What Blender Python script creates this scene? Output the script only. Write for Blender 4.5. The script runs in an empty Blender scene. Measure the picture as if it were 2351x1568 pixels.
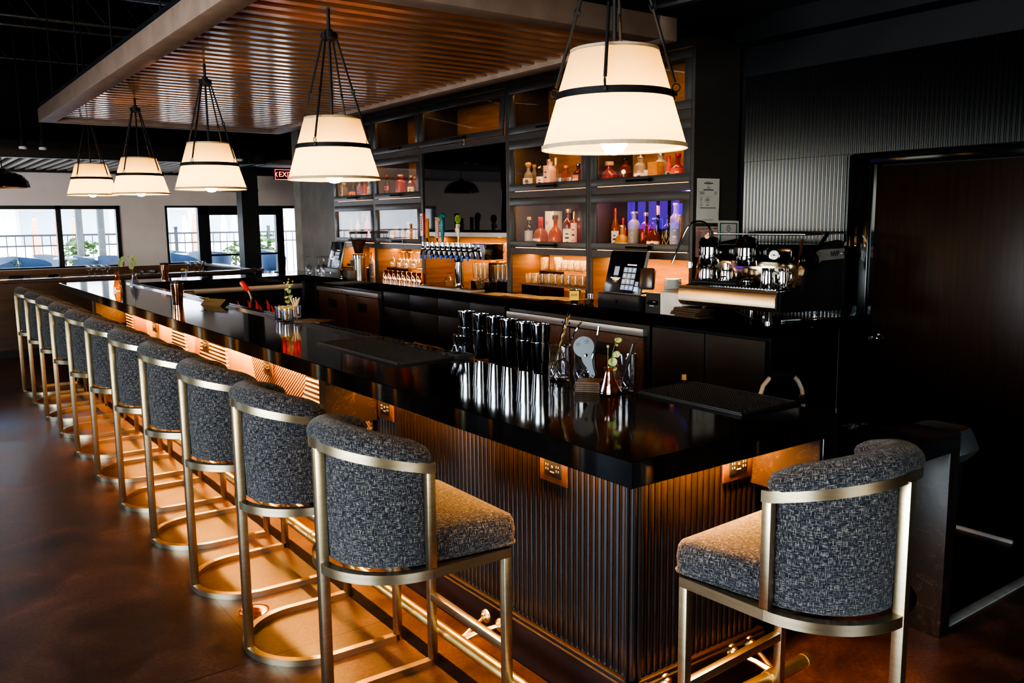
import bpy, bmesh, math, random
from mathutils import Vector, Matrix
random.seed(7)
sc = bpy.context.scene
COL = sc.collection
PI = math.pi
R = math.radians

# ------------------------------------------------------------------ camera
CAM = Vector((-1.61862, -1.67005, 1.73323))
RT = Vector((0.808127, -0.588907, -0.010884))
UP = Vector((0.090966, 0.106527, 0.99014))
FW = Vector((0.581941, 0.801149, -0.139658))
FPX = 1970.479
cam = bpy.data.cameras.new('camera')
cam.sensor_width = 36.0
cam.lens = FPX / 2351 * 36.0
cam.clip_start = 0.05
cam.clip_end = 200
co = bpy.data.objects.new('camera', cam)
COL.objects.link(co)
m3 = Matrix((RT, UP, -FW)).transposed()
co.matrix_world = Matrix.Translation(CAM) @ m3.to_4x4()
sc.camera = co


def at(u, v, ax, val):
    """point of the photo (u, v) on the real plane axis=val"""
    d = FW + RT * ((u - 1175.5) / FPX) + UP * ((784 - v) / FPX)
    return CAM + d * ((val - CAM[ax]) / d[ax])


# ------------------------------------------------------------------ materials
def mat(name, base=(.5, .5, .5), rough=.5, metal=0, spec=.5, coat=0, coat_rough=.05, emit=None, es=0, trans=0, ior=1.45):
    m = bpy.data.materials.new(name)
    m.use_nodes = True
    b = m.node_tree.nodes['Principled BSDF']
    b.inputs['Base Color'].default_value = (*base, 1)
    b.inputs['Roughness'].default_value = rough
    b.inputs['Metallic'].default_value = metal
    b.inputs['Specular IOR Level'].default_value = spec
    b.inputs['Coat Weight'].default_value = coat
    b.inputs['Coat Roughness'].default_value = coat_rough
    b.inputs['Transmission Weight'].default_value = trans
    b.inputs['IOR'].default_value = ior
    if emit:
        b.inputs['Emission Color'].default_value = (*emit, 1)
        b.inputs['Emission Strength'].default_value = es
    return m


def nd(m, t, **kw):
    n = m.node_tree.nodes.new(t)
    for k, v in kw.items():
        if k.startswith('i_'):
            n.inputs[k[2:].replace('_', ' ')].default_value = v
        else:
            setattr(n, k, v)
    return n


def lk(m, a, ai, b, bi):
    m.node_tree.links.new(a.outputs[ai], b.inputs[bi])


def bsdf(m):
    return m.node_tree.nodes['Principled BSDF']


def coords(m, kind='Object', scale=(1, 1, 1), rot=(0, 0, 0)):
    t = nd(m, 'ShaderNodeTexCoord')
    mp = nd(m, 'ShaderNodeMapping')
    mp.inputs['Scale'].default_value = scale
    mp.inputs['Rotation'].default_value = rot
    lk(m, t, kind, mp, 'Vector')
    return mp


def ramp(m, stops):
    r = nd(m, 'ShaderNodeValToRGB')
    e = r.color_ramp.elements
    while len(e) < len(stops):
        e.new(0.5)
    for i, (p, c) in enumerate(stops):
        e[i].position = p
        e[i].color = (*c, 1) if len(c) == 3 else c
    return r


def noise_mat(name, c0, c1, scale=(5, 5, 5), detail=4, rough=.4, lo=.35, hi=.65, kind='Object', rough_var=0, bump=0, dist=0, **kw):
    m = mat(name, c0, rough, **kw)
    mp = coords(m, kind, scale)
    n = nd(m, 'ShaderNodeTexNoise')
    n.inputs['Scale'].default_value = 1
    n.inputs['Detail'].default_value = detail
    n.inputs['Distortion'].default_value = dist
    lk(m, mp, 0, n, 'Vector')
    r = ramp(m, [(lo, c0), (hi, c1)])
    lk(m, n, 'Fac', r, 'Fac')
    lk(m, r, 'Color', bsdf(m), 'Base Color')
    if rough_var:
        mr = nd(m, 'ShaderNodeMapRange')
        mr.inputs['To Min'].default_value = rough - rough_var
        mr.inputs['To Max'].default_value = rough + rough_var
        lk(m, n, 'Fac', mr, 'Value')
        lk(m, mr, 'Result', bsdf(m), 'Roughness')
    if bump:
        b = nd(m, 'ShaderNodeBump')
        b.inputs['Strength'].default_value = bump
        b.inputs['Distance'].default_value = .002
        lk(m, n, 'Fac', b, 'Height')
        lk(m, b, 'Normal', bsdf(m), 'Normal')
    return m


def thin_fresnel(m, ior):
    """schlick fresnel that is the same from both sides of a thin pane"""
    f0 = ((ior - 1) / (ior + 1)) ** 2
    lw = nd(m, 'ShaderNodeLayerWeight')
    lw.inputs['Blend'].default_value = .5
    pw = nd(m, 'ShaderNodeMath', operation='POWER')
    pw.inputs[1].default_value = 4.0
    lk(m, lw, 'Facing', pw, 0)
    ma = nd(m, 'ShaderNodeMath', operation='MULTIPLY_ADD')
    ma.inputs[1].default_value = 1 - f0
    ma.inputs[2].default_value = f0
    lk(m, pw, 0, ma, 0)
    return ma


def glass_mat(name, tint=(1, 1, 1), ior=1.45, rough=.0, milk=0.0, boost=1.0):
    """thin clear glass: tinted transparency plus fresnel reflection"""
    m = bpy.data.materials.new(name)
    m.use_nodes = True
    nt = m.node_tree
    nt.nodes.clear()
    out = nd(m, 'ShaderNodeOutputMaterial')
    tr = nd(m, 'ShaderNodeBsdfTransparent')
    tr.inputs['Color'].default_value = (*tint, 1)
    gl = nd(m, 'ShaderNodeBsdfGlossy')
    gl.inputs['Roughness'].default_value = rough
    fr = thin_fresnel(m, ior)
    mx = nd(m, 'ShaderNodeMixShader')
    if boost != 1:
        mu = nd(m, 'ShaderNodeMath', operation='MULTIPLY', use_clamp=True)
        mu.inputs[1].default_value = boost
        lk(m, fr, 0, mu, 0)
        lk(m, mu, 0, mx, 0)
    else:
        lk(m, fr, 0, mx, 0)
    src = tr
    if milk:
        df = nd(m, 'ShaderNodeBsdfTranslucent')
        df.inputs['Color'].default_value = (*tint, 1)
        m2 = nd(m, 'ShaderNodeMixShader')
        m2.inputs[0].default_value = milk
        lk(m, tr, 0, m2, 1)
        lk(m, df, 0, m2, 2)
        src = m2
    lk(m, src, 0, mx, 1)
    lk(m, gl, 0, mx, 2)
    lk(m, mx, 0, out, 'Surface')
    return m


def liquid_mat(name, col, tr=.45):
    """bottle of coloured spirit: tinted transparency, a share of scattering, glossy skin"""
    m = bpy.data.materials.new(name)
    m.use_nodes = True
    m.node_tree.nodes.clear()
    out = nd(m, 'ShaderNodeOutputMaterial')
    t = nd(m, 'ShaderNodeBsdfTransparent')
    t.inputs['Color'].default_value = (*[min(1, c * 1.2) for c in col], 1)
    d = nd(m, 'ShaderNodeBsdfTranslucent')
    d.inputs['Color'].default_value = (*col, 1)
    d2 = nd(m, 'ShaderNodeBsdfDiffuse')
    d2.inputs['Color'].default_value = (*col, 1)
    a = nd(m, 'ShaderNodeMixShader')
    lk(m, d, 0, a, 1)
    lk(m, d2, 0, a, 2)
    a.inputs[0].default_value = .5
    b = nd(m, 'ShaderNodeMixShader')
    b.inputs[0].default_value = tr
    lk(m, a, 0, b, 1)
    lk(m, t, 0, b, 2)
    g = nd(m, 'ShaderNodeBsdfGlossy')
    g.inputs['Roughness'].default_value = .03
    fr = thin_fresnel(m, 1.5)
    c = nd(m, 'ShaderNodeMixShader')
    lk(m, fr, 0, c, 0)
    lk(m, b, 0, c, 1)
    lk(m, g, 0, c, 2)
    lk(m, c, 0, out, 'Surface')
    return m


M = {}
# polished black stone of the counters
m = M['stone'] = noise_mat('black_polished_stone', (.004, .004, .0045), (.010, .009, .008), (9, 9, 9), 8, .07, .45, .8, rough_var=.02)
m = M['marble'] = mat('dark_brown_marble', (.02, .012, .008), .3)
mp = coords(m, 'Object', (1, 1, 1))
n1 = nd(m, 'ShaderNodeTexNoise'); n1.inputs['Scale'].default_value = 13; n1.inputs['Detail'].default_value = 10; n1.inputs['Distortion'].default_value = .8
lk(m, mp, 0, n1, 'Vector')
r1 = ramp(m, [(.0, (.012, .008, .006)), (.50, (.016, .010, .007)), (.512, (.06, .034, .02)), (.524, (.018, .011, .008)), (1, (.010, .007, .005))])
lk(m, n1, 'Fac', r1, 'Fac'); lk(m, r1, 'Color', bsdf(m), 'Base Color')
M['flute'] = noise_mat('black_brown_fluted_paint', (.009, .0065, .006), (.017, .010, .008), (20, 20, 12), 6, .27, .4, .75, spec=.6)
M['flute_wall'] = noise_mat('black_corrugated_metal', (.0025, .0025, .003), (.005, .005, .0055), (8, 8, 2), 4, .16, spec=.9)
M['black'] = noise_mat('matt_black_paint', (.0045, .0045, .005), (.008, .008, .009), (3, 3, 3), 3, .6)
M['black_gloss'] = mat('black_gloss', (.004, .004, .005), .12)
M['plinth'] = noise_mat('dark_brown_plinth_wood', (.012, .006, .005), (.028, .012, .008), (3, 3, 20), 5, .4, coat=.2)
M['cab'] = noise_mat('charcoal_satin_cabinet_paint', (.055, .048, .042), (.066, .058, .05), (4, 4, 30), 4, .36, spec=.7)
M['cab_base'] = noise_mat('black_base_cabinet_laminate', (.007, .006, .006), (.011, .009, .008), (4, 4, 20), 4, .45)
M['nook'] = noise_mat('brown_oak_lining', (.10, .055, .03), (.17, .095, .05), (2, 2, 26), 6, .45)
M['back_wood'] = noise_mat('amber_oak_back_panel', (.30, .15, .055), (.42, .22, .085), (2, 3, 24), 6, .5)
M['steel'] = noise_mat('brushed_stainless_steel', (.55, .52, .48), (.7, .67, .62), (2, 2, 120), 4, .36, metal=.8)
M['chrome'] = mat('polished_chrome', (.78, .77, .76), .06, 1)
M['dark_chrome'] = noise_mat('dark_polished_steel', (.42, .43, .45), (.5, .51, .53), (3, 3, 3), 2, .07, metal=1)
M['brass'] = noise_mat('brushed_champagne_brass', (.50, .40, .25), (.58, .47, .30), (8, 8, 90), 4, .3, metal=1)
M['gold'] = noise_mat('polished_brass', (.80, .54, .20), (.9, .63, .26), (20, 20, 20), 4, .34, metal=1)
M['copper'] = noise_mat('polished_copper', (.85, .38, .2), (.95, .5, .28), (9, 9, 9), 3, .12, metal=1)
M['bronze'] = noise_mat('bronze_cover_plate', (.16, .075, .04), (.22, .11, .06), (30, 30, 30), 4, .4, metal=.7)
M['rubber'] = noise_mat('black_rubber', (.008, .008, .008), (.014, .014, .014), (90, 90, 90), 3, .55)
M['plastic'] = noise_mat('black_plastic', (.010, .010, .011), (.014, .014, .015), (40, 40, 40), 2, .4)
M['violet'] = mat('violet_neon', (.2, .1, .8), .5, emit=(.14, .03, 1), es=4)
M['plastic_grey'] = noise_mat('grey_plastic', (.09, .09, .085), (.11, .11, .105), (40, 40, 40), 2, .45)
M['white_paper'] = noise_mat('white_paper', (.62, .58, .52), (.7, .66, .6), (6, 6, 6), 3, .8)
M['pink_paper'] = noise_mat('pink_paper', (.62, .36, .30), (.7, .42, .35), (6, 6, 6), 3, .8)
M['manila'] = noise_mat('cream_menu_paper', (.78, .68, .5), (.85, .75, .57), (6, 6, 6), 3, .75)
M['ink'] = mat('black_ink', (.03, .028, .025), .7)
M['green_ink'] = mat('green_ink', (.01, .16, .09), .7)
M['blue_ink'] = mat('blue_ink', (.02, .06, .2), .7)
M['white'] = noise_mat('white_ceramic', (.75, .73, .7), (.8, .78, .75), (5, 5, 5), 2, .25)
M['yellow'] = noise_mat('yellow_sticky_note', (.85, .55, .05), (.9, .6, .07), (5, 5, 5), 2, .7)
M['red'] = noise_mat('red_plastic', (.55, .03, .02), (.65, .04, .03), (12, 12, 12), 2, .3)
M['blue'] = noise_mat('blue_plastic', (.02, .12, .6), (.03, .15, .7), (12, 12, 12), 2, .35)
M['wood_light'] = noise_mat('pale_birch_wood', (.72, .52, .30), (.82, .62, .38), (30, 30, 4), 4, .55)
M['cork'] = noise_mat('cork', (.45, .26, .12), (.62, .40, .2), (120, 120, 120), 3, .8)
M['brown_wood'] = noise_mat('dark_brown_wood', (.07, .03, .014), (.12, .055, .025), (3, 40, 40), 5, .35)
M['kraft'] = noise_mat('kraft_brown_card', (.055, .032, .017), (.085, .05, .027), (60, 60, 60), 4, .55)
M['leaf'] = noise_mat('eucalyptus_leaf', (.12, .17, .06), (.32, .34, .12), (40, 40, 40), 3, .5)
M['leaf_dark'] = noise_mat('dark_green_leaf', (.03, .07, .015), (.1, .18, .04), (40, 40, 40), 3, .5)
M['flower'] = noise_mat('yellow_dried_flower', (.65, .40, .03), (.8, .55, .08), (60, 60, 60), 3, .7)
M['glass'] = glass_mat('clear_glass', (.97, .97, .97), 1.5, boost=1.4)
M['pane'] = glass_mat('cabinet_glass', (.9, .9, .9), 1.52, boost=1.5)
M['window_pane'] = glass_mat('window_glass', (.95, .97, .97), 1.45)
M['glass_crystal'] = glass_mat('cut_crystal_glass', (.9, .9, .92), 1.6, .03, milk=.04, boost=3.0)
M['glass_warm'] = glass_mat('warm_lit_drinking_glass', (.96, .93, .88), 1.55, .03, milk=.16, boost=2.6)
M['glass_amber'] = glass_mat('amber_crystal_glass', (.92, .62, .36), 1.55, .03, milk=.10, boost=2.6)
M['wall_plaster'] = noise_mat('warm_grey_plaster', (.68, .58, .53), (.74, .64, .58), (2, 2, 2), 3, .8)
M['wainscot'] = noise_mat('brown_wainscot_wood', (.15, .075, .04), (.22, .11, .06), (2, 2, 22), 5, .5)
M['halfwall'] = noise_mat('dark_walnut_veneer', (.035, .018, .011), (.06, .03, .017), (1.5, 1.5, 16), 6, .38)
M['dark_frame'] = mat('dark_window_frame', (.016, .017, .018), .4)
M['mirror'] = mat('dark_mirror', (.42, .40, .38), .02, 1)
M['door_wood'] = noise_mat('dark_stained_door_veneer', (.011, .0042, .0018), (.019, .007, .003), (40, 40, 2.5), 6, .36, spec=.22)
M['led'] = mat('warm_led', (1, .6, .25), .5, emit=(1, .40, .09), es=14)
M['led_soft'] = mat('warm_led_soft', (1, .6, .25), .5, emit=(1, .45, .13), es=7)
M['bulb'] = mat('warm_bulb', (1, .8, .5), .4, emit=(1, .56, .19), es=420)
M['exit_red'] = mat('exit_red', (.5, .02, .01), .5, emit=(1, .04, .02), es=7)
M['screen_on'] = mat('lit_key', (.2, .22, .25), .4, emit=(.5, .6, .75), es=.35)
M['screen_blue'] = mat('lit_blue_key', (.2, .3, .7), .4, emit=(.35, .5, 1), es=1.0)
M['screen_text'] = mat('lit_text', (.8, .8, .8), .4, emit=(.9, .95, 1), es=1.0)
M['copper_inside'] = noise_mat('copper_lined_dome', (.5, .22, .1), (.6, .28, .13), (9, 9, 9), 3, .35, metal=.8)
M['outside_chair'] = noise_mat('blue_grey_woven_resin', (.20, .24, .29), (.28, .32, .38), (160, 160, 160), 3, .5)
M['orange_cloth'] = noise_mat('orange_parasol_cloth', (.75, .24, .12), (.85, .32, .17), (5, 5, 30), 3, .8)
M['cream_cloth'] = noise_mat('cream_parasol_cloth', (.8, .78, .74), (.85, .83, .79), (5, 5, 30), 3, .8)
M['facade'] = noise_mat('pale_facade', (.75, .75, .76), (.8, .8, .8), (.6, .6, .6), 3, .8)
M['facade_glass'] = noise_mat('blue_grey_shop_glass', (.30, .40, .45), (.38, .48, .53), (.5, .5, .5), 3, .3)
M['patio'] = noise_mat('pale_patio_paving', (.75, .72, .68), (.82, .8, .76), (1.5, 1.5, 1.5), 4, .7)
M['iron'] = mat('black_iron', (.03, .032, .036), .5)
M['tile'] = None
M['pink_liquor'] = liquid_mat('pink_spirit', (.75, .16, .12))
M['amber'] = liquid_mat('amber_spirit', (.72, .25, .05))
M['deep_amber'] = liquid_mat('deep_amber_spirit', (.42, .10, .025))
M['gold_liquor'] = liquid_mat('golden_spirit', (.95, .62, .2))
M['clear_liquor'] = liquid_mat('clear_spirit', (.85, .78, .66), .6)
M['dark_bottle'] = liquid_mat('dark_bottle_glass', (.06, .035, .02), .2)
M['grey_bottle'] = mat('frosted_grey_bottle', (.22, .23, .23), .35)
M['navy_bottle'] = liquid_mat('navy_bottle_glass', (.03, .03, .14), .2)
M['cream_label'] = noise_mat('cream_label', (.82, .70, .48), (.88, .77, .55), (30, 30, 30), 3, .6)
M['white_label'] = noise_mat('white_label', (.8, .74, .66), (.86, .8, .72), (30, 30, 30), 3, .6)
M['orange_label'] = noise_mat('orange_label', (.75, .25, .06), (.8, .3, .09), (30, 30, 30), 3, .6)
M['red_label'] = noise_mat('red_label', (.65, .08, .05), (.75, .12, .08), (30, 30, 30), 3, .6)
M['blue_label'] = noise_mat('blue_grey_label', (.22, .3, .5), (.3, .38, .58), (30, 30, 30), 3, .6)
M['pink_label'] = noise_mat('pink_label', (.8, .5, .38), (.86, .56, .44), (30, 30, 30), 3, .6)
M['grey_label'] = noise_mat('grey_label', (.35, .35, .36), (.42, .42, .43), (30, 30, 30), 3, .6)
M['purple_label'] = noise_mat('purple_label', (.25, .16, .42), (.3, .2, .5), (30, 30, 30), 3, .6)
M['green_label'] = noise_mat('green_label', (.25, .4, .06), (.3, .5, .1), (30, 30, 30), 3, .6)
M['coffee'] = noise_mat('roasted_coffee_beans', (.02, .008, .004), (.10, .04, .018), (90, 90, 90), 3, .45, bump=.6)
M['teal'] = noise_mat('teal_tap_handle', (.01, .12, .13), (.02, .2, .2), (30, 30, 30), 3, .35)
M['pale_pink'] = noise_mat('pale_pink_tap_handle', (.62, .42, .36), (.68, .47, .41), (30, 30, 30), 3, .5)
M['ochre'] = noise_mat('ochre_tap_handle', (.45, .22, .05), (.55, .28, .07), (30, 30, 30), 3, .5)
M['hop'] = noise_mat('hop_green', (.1, .25, .03), (.4, .5, .06), (60, 60, 60), 3, .5)

# shade cloth: glows because the bulb inside shines through it
m = M['shade'] = bpy.data.materials.new('cream_linen_shade')
m.use_nodes = True
m.node_tree.nodes.clear()
out = nd(m, 'ShaderNodeOutputMaterial')
tl = nd(m, 'ShaderNodeBsdfTranslucent'); tl.inputs['Color'].default_value = (.60, .49, .27, 1)
df = nd(m, 'ShaderNodeBsdfDiffuse')
mp = coords(m, 'UV', (1, 1, 1))
na = nd(m, 'ShaderNodeTexNoise'); na.inputs['Scale'].default_value = 1; na.inputs['Detail'].default_value = 2
mp.inputs['Scale'].default_value = (60, 900, 1)
lk(m, mp, 0, na, 'Vector')
ra = ramp(m, [(.3, (.56, .46, .31)), (.7, (.66, .55, .38))])
lk(m, na, 'Fac', ra, 'Fac'); lk(m, ra, 'Color', df, 'Color')
mx = nd(m, 'ShaderNodeMixShader'); mx.inputs[0].default_value = .5
lk(m, df, 0, mx, 1); lk(m, tl, 0, mx, 2); lk(m, mx, 0, out, 'Surface')

# tweed
m = M['tweed'] = mat('charcoal_blue_tweed', (.03, .03, .04), .9, spec=.15)
facs = []
for sx, sy in ((55, 540), (540, 55), (540, 540)):
    mp = coords(m, 'UV', (sx, sy, 1))
    n = nd(m, 'ShaderNodeTexNoise'); n.inputs['Scale'].default_value = 1; n.inputs['Detail'].default_value = 2
    lk(m, mp, 0, n, 'Vector')
    rr = ramp(m, [(.50, (0, 0, 0)), (.68, (1, 1, 1))])
    lk(m, n, 'Fac', rr, 'Fac')
    facs.append(rr)
mxx = nd(m, 'ShaderNodeMath', operation='MAXIMUM'); lk(m, facs[0], 0, mxx, 0); lk(m, facs[1], 0, mxx, 1)
mul = nd(m, 'ShaderNodeMath', operation='MULTIPLY_ADD'); lk(m, facs[2], 0, mul, 0); mul.inputs[1].default_value = .25; lk(m, mxx, 0, mul, 2)
mul2 = nd(m, 'ShaderNodeMath', operation='MULTIPLY'); lk(m, mul, 0, mul2, 0); mul2.inputs[1].default_value = .8
cr = ramp(m, [(.05, (.008, .009, .013)), (.40, (.042, .044, .052)), (1, (.38, .32, .25))])
lk(m, mul2, 0, cr, 'Fac'); lk(m, cr, 'Color', bsdf(m), 'Base Color')
bp = nd(m, 'ShaderNodeBump'); bp.inputs['Strength'].default_value = .5; bp.inputs['Distance'].default_value = .002
lk(m, mul2, 0, bp, 'Height'); lk(m, bp, 'Normal', bsdf(m), 'Normal')
bsdf(m).inputs['Sheen Weight'].default_value = .15

# stained concrete floor
m = M['floor'] = mat('stained_brown_concrete', (.06, .03, .02), .3)
mp = coords(m, 'Object')
n1 = nd(m, 'ShaderNodeTexNoise'); n1.inputs['Scale'].default_value = 2.4; n1.inputs['Detail'].default_value = 11; n1.inputs['Distortion'].default_value = .5; n1.inputs['Roughness'].default_value = .6
n2 = nd(m, 'ShaderNodeTexNoise'); n2.inputs['Scale'].default_value = 60; n2.inputs['Detail'].default_value = 5
lk(m, mp, 0, n1, 'Vector'); lk(m, mp, 0, n2, 'Vector')
r1 = ramp(m, [(.32, (.028, .013, .009)), (.48, (.070, .031, .018)), (.58, (.105, .047, .028)), (.70, (.18, .082, .047))])
lk(m, n1, 'Fac', r1, 'Fac')
mixc = nd(m, 'ShaderNodeMix', data_type='RGBA', blend_type='OVERLAY'); mixc.inputs[0].default_value = .75
lk(m, r1, 'Color', mixc, 6); lk(m, n2, 'Fac', mixc, 7)
# saw-cut joints
bt = nd(m, 'ShaderNodeTexBrick'); bt.offset = 0
bt.inputs['Scale'].default_value = 1; bt.inputs['Mortar Size'].default_value = .004; bt.inputs['Brick Width'].default_value = 3.05; bt.inputs['Row Height'].default_value = 1.9
bt.inputs['Color1'].default_value = bt.inputs['Color2'].default_value = (1, 1, 1, 1); bt.inputs['Mortar'].default_value = (.25, .25, .25, 1)
mp2 = coords(m, 'Object'); mp2.inputs['Location'].default_value = (.52, .35, 0)
lk(m, mp2, 0, bt, 'Vector')
mixd = nd(m, 'ShaderNodeMix', data_type='RGBA', blend_type='MULTIPLY'); mixd.inputs[0].default_value = 1
lk(m, mixc, 2, mixd, 6); lk(m, bt, 'Color', mixd, 7)
lk(m, mixd, 2, bsdf(m), 'Base Color')
mr = nd(m, 'ShaderNodeMapRange'); mr.inputs['To Min'].default_value = .24; mr.inputs['To Max'].default_value = .5
lk(m, n1, 'Fac', mr, 'Value'); lk(m, mr, 'Result', bsdf(m), 'Roughness')

# dark floor tiles at the right
m = M['tile'] = mat('dark_floor_tile', (.012, .011, .010), .35)
mp = coords(m, 'Object')
bt = nd(m, 'ShaderNodeTexBrick'); bt.offset = .5
bt.inputs['Scale'].default_value = 1; bt.inputs['Mortar Size'].default_value = .004; bt.inputs['Brick Width'].default_value = .6; bt.inputs['Row Height'].default_value = .15
bt.inputs['Color1'].default_value = (.012, .011, .010, 1); bt.inputs['Color2'].default_value = (.016, .014, .012, 1); bt.inputs['Mortar'].default_value = (.04, .036, .03, 1)
lk(m, mp, 0, bt, 'Vector'); lk(m, bt, 'Color', bsdf(m), 'Base Color')

# wood of the lit bar front: three cuts
def wood(name, c0, c1, ribs=None, rot=0):
    m = mat(name, c0, .45)
    mp = coords(m, 'Object', (2, 2, 2), (0, 0, 0))
    n = nd(m, 'ShaderNodeTexNoise'); n.inputs['Scale'].default_value = 1; n.inputs['Detail'].default_value = 6
    mp.inputs['Scale'].default_value = (3, 3, 28)
    lk(m, mp, 0, n, 'Vector')
    r = ramp(m, [(.3, c0), (.7, c1)])
    lk(m, n, 'Fac', r, 'Fac')
    src = r
    if ribs:
        mp2 = coords(m, 'Object', (1, 1, 1), (rot, 0, 0))
        w = nd(m, 'ShaderNodeTexWave', wave_type='BANDS', bands_direction='Z', wave_profile='SIN')
        w.inputs['Scale'].default_value = ribs
        lk(m, mp2, 0, w, 'Vector')
        mm = nd(m, 'ShaderNodeMix', data_type='RGBA', blend_type='MULTIPLY'); mm.inputs[0].default_value = .75
        rr = ramp(m, [(.2, (.25, .18, .12)), (.55, (1, 1, 1))])
        lk(m, w, 'Fac', rr, 'Fac')
        lk(m, r, 'Color', mm, 6); lk(m, rr, 'Color', mm, 7)
        lk(m, mm, 2, bsdf(m), 'Base Color')
        b = nd(m, 'ShaderNodeBump'); b.inputs['Strength'].default_value = .8; b.inputs['Distance'].default_value = .006
        lk(m, w, 'Fac', b, 'Height'); lk(m, b, 'Normal', bsdf(m), 'Normal')
    else:
        lk(m, r, 'Color', bsdf(m), 'Base Color')
    return m
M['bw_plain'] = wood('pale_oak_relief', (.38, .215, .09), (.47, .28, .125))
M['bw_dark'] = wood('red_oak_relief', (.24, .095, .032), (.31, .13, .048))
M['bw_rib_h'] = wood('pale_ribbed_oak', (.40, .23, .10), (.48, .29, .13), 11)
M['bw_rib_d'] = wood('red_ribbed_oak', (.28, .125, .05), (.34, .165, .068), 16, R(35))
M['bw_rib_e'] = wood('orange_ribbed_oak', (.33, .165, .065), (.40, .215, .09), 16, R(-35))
M['slat'] = noise_mat('red_brown_slat_wood', (.36, .13, .045), (.48, .19, .075), (3, 26, 26), 6, .28, coat=1.0, coat_rough=.12)
M['rim'] = noise_mat('taupe_canopy_board', (.27, .185, .135), (.33, .23, .17), (8, 8, 8), 4, .5)

# ------------------------------------------------------------------ mesh helpers
def newbm():
    bm = bmesh.new()
    bm.loops.layers.uv.new('UVMap')
    return bm


def box(bm, c, s, bev=0, mw=None, mi=0, seg=2):
    r = bmesh.ops.create_cube(bm, size=1)
    vs = r['verts']
    for v in vs:
        v.co = Vector((v.co.x * s[0], v.co.y * s[1], v.co.z * s[2]))
    fs = list({f for v in vs for f in v.link_faces})
    if bev:
        es = list({e for v in vs for e in v.link_edges})
        rr = bmesh.ops.bevel(bm, geom=es, offset=min(bev, min(s) * .45), segments=seg, profile=.5, affect='EDGES')
        vs = list({v for f in rr['faces'] for v in f.verts} | {v for v in vs if v.is_valid})
        fs = list({f for v in vs for f in v.link_faces})
    for f in fs:
        f.material_index = mi
    for v in vs:
        v.co = v.co + Vector(c)
        if mw is not None:
            v.co = mw @ v.co
    return vs


def bx(bm, x0, x1, y0, y1, z0, z1, bev=0, mi=0, mw=None):
    return box(bm, ((x0 + x1) / 2, (y0 + y1) / 2, (z0 + z1) / 2), (abs(x1 - x0), abs(y1 - y0), abs(z1 - z0)), bev, mw, mi)


def frame_of(d):
    d = d.normalized()
    a = Vector((0, 0, 1)) if abs(d.z) < .9 else Vector((1, 0, 0))
    u = d.cross(a).normalized()
    return u, d.cross(u).normalized()


def cyl(bm, p0, p1, r0, r1=None, n=20, caps=True, mi=0):
    p0, p1 = Vector(p0), Vector(p1)
    r1 = r0 if r1 is None else r1
    u, w = frame_of(p1 - p0)
    A = [bm.verts.new(p0 + (u * math.cos(2 * PI * i / n) + w * math.sin(2 * PI * i / n)) * r0) for i in range(n)]
    B = [bm.verts.new(p1 + (u * math.cos(2 * PI * i / n) + w * math.sin(2 * PI * i / n)) * r1) for i in range(n)]
    fs = [bm.faces.new((A[i], A[(i + 1) % n], B[(i + 1) % n], B[i])) for i in range(n)]
    if caps:
        fs.append(bm.faces.new(A[::-1]))
        fs.append(bm.faces.new(B))
    for f in fs:
        f.material_index = mi


def lathe(bm, prof, c=(0, 0, 0), n=28, mi=0, mw=None, closed=False, sq=None):
    """prof: (r, z) list; sq: exponent for a rounded square section"""
    c = Vector(c)
    rings = []
    for r, z in prof:
        if r < 1e-6:
            rings.append([bm.verts.new(c + Vector((0, 0, z)))])
        else:
            ring = []
            for i in range(n):
                a = 2 * PI * (i + .5) / n
                ca, sa = math.cos(a), math.sin(a)
                k = 1
                if sq:
                    k = 1 / (abs(ca) ** sq + abs(sa) ** sq) ** (1 / sq)
                ring.append(bm.verts.new(c + Vector((r * k * ca, r * k * sa, z))))
            rings.append(ring)
    if closed:
        rings.append(rings[0])
    uvl = bm.loops.layers.uv.active
    for k, (a, b) in enumerate(zip(rings, rings[1:])):
        for i in range(n):
            j = (i + 1) % n
            if len(a) == 1 and len(b) == 1:
                continue
            if len(a) == 1:
                vs = (a[0], b[j], b[i])
            elif len(b) == 1:
                vs = (a[i], a[j], b[0])
            else:
                vs = (a[i], a[j], b[j], b[i])
            f = bm.faces.new(vs)
            f.material_index = mi
            rr = max(prof[k][0], .01)
            if uvl and len(vs) == 4:
                for l, (ii, zz) in zip(f.loops, ((i, 0), (i + 1, 0), (i + 1, 1), (i, 1))):
                    l[uvl].uv = (ii / n * 2 * PI * rr, prof[min(k + zz, len(prof) - 1)][1])
    if mw is not None:
        for ring in rings[:(-1 if closed else None)]:
            for v in ring:
                v.co = mw @ v.co


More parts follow.
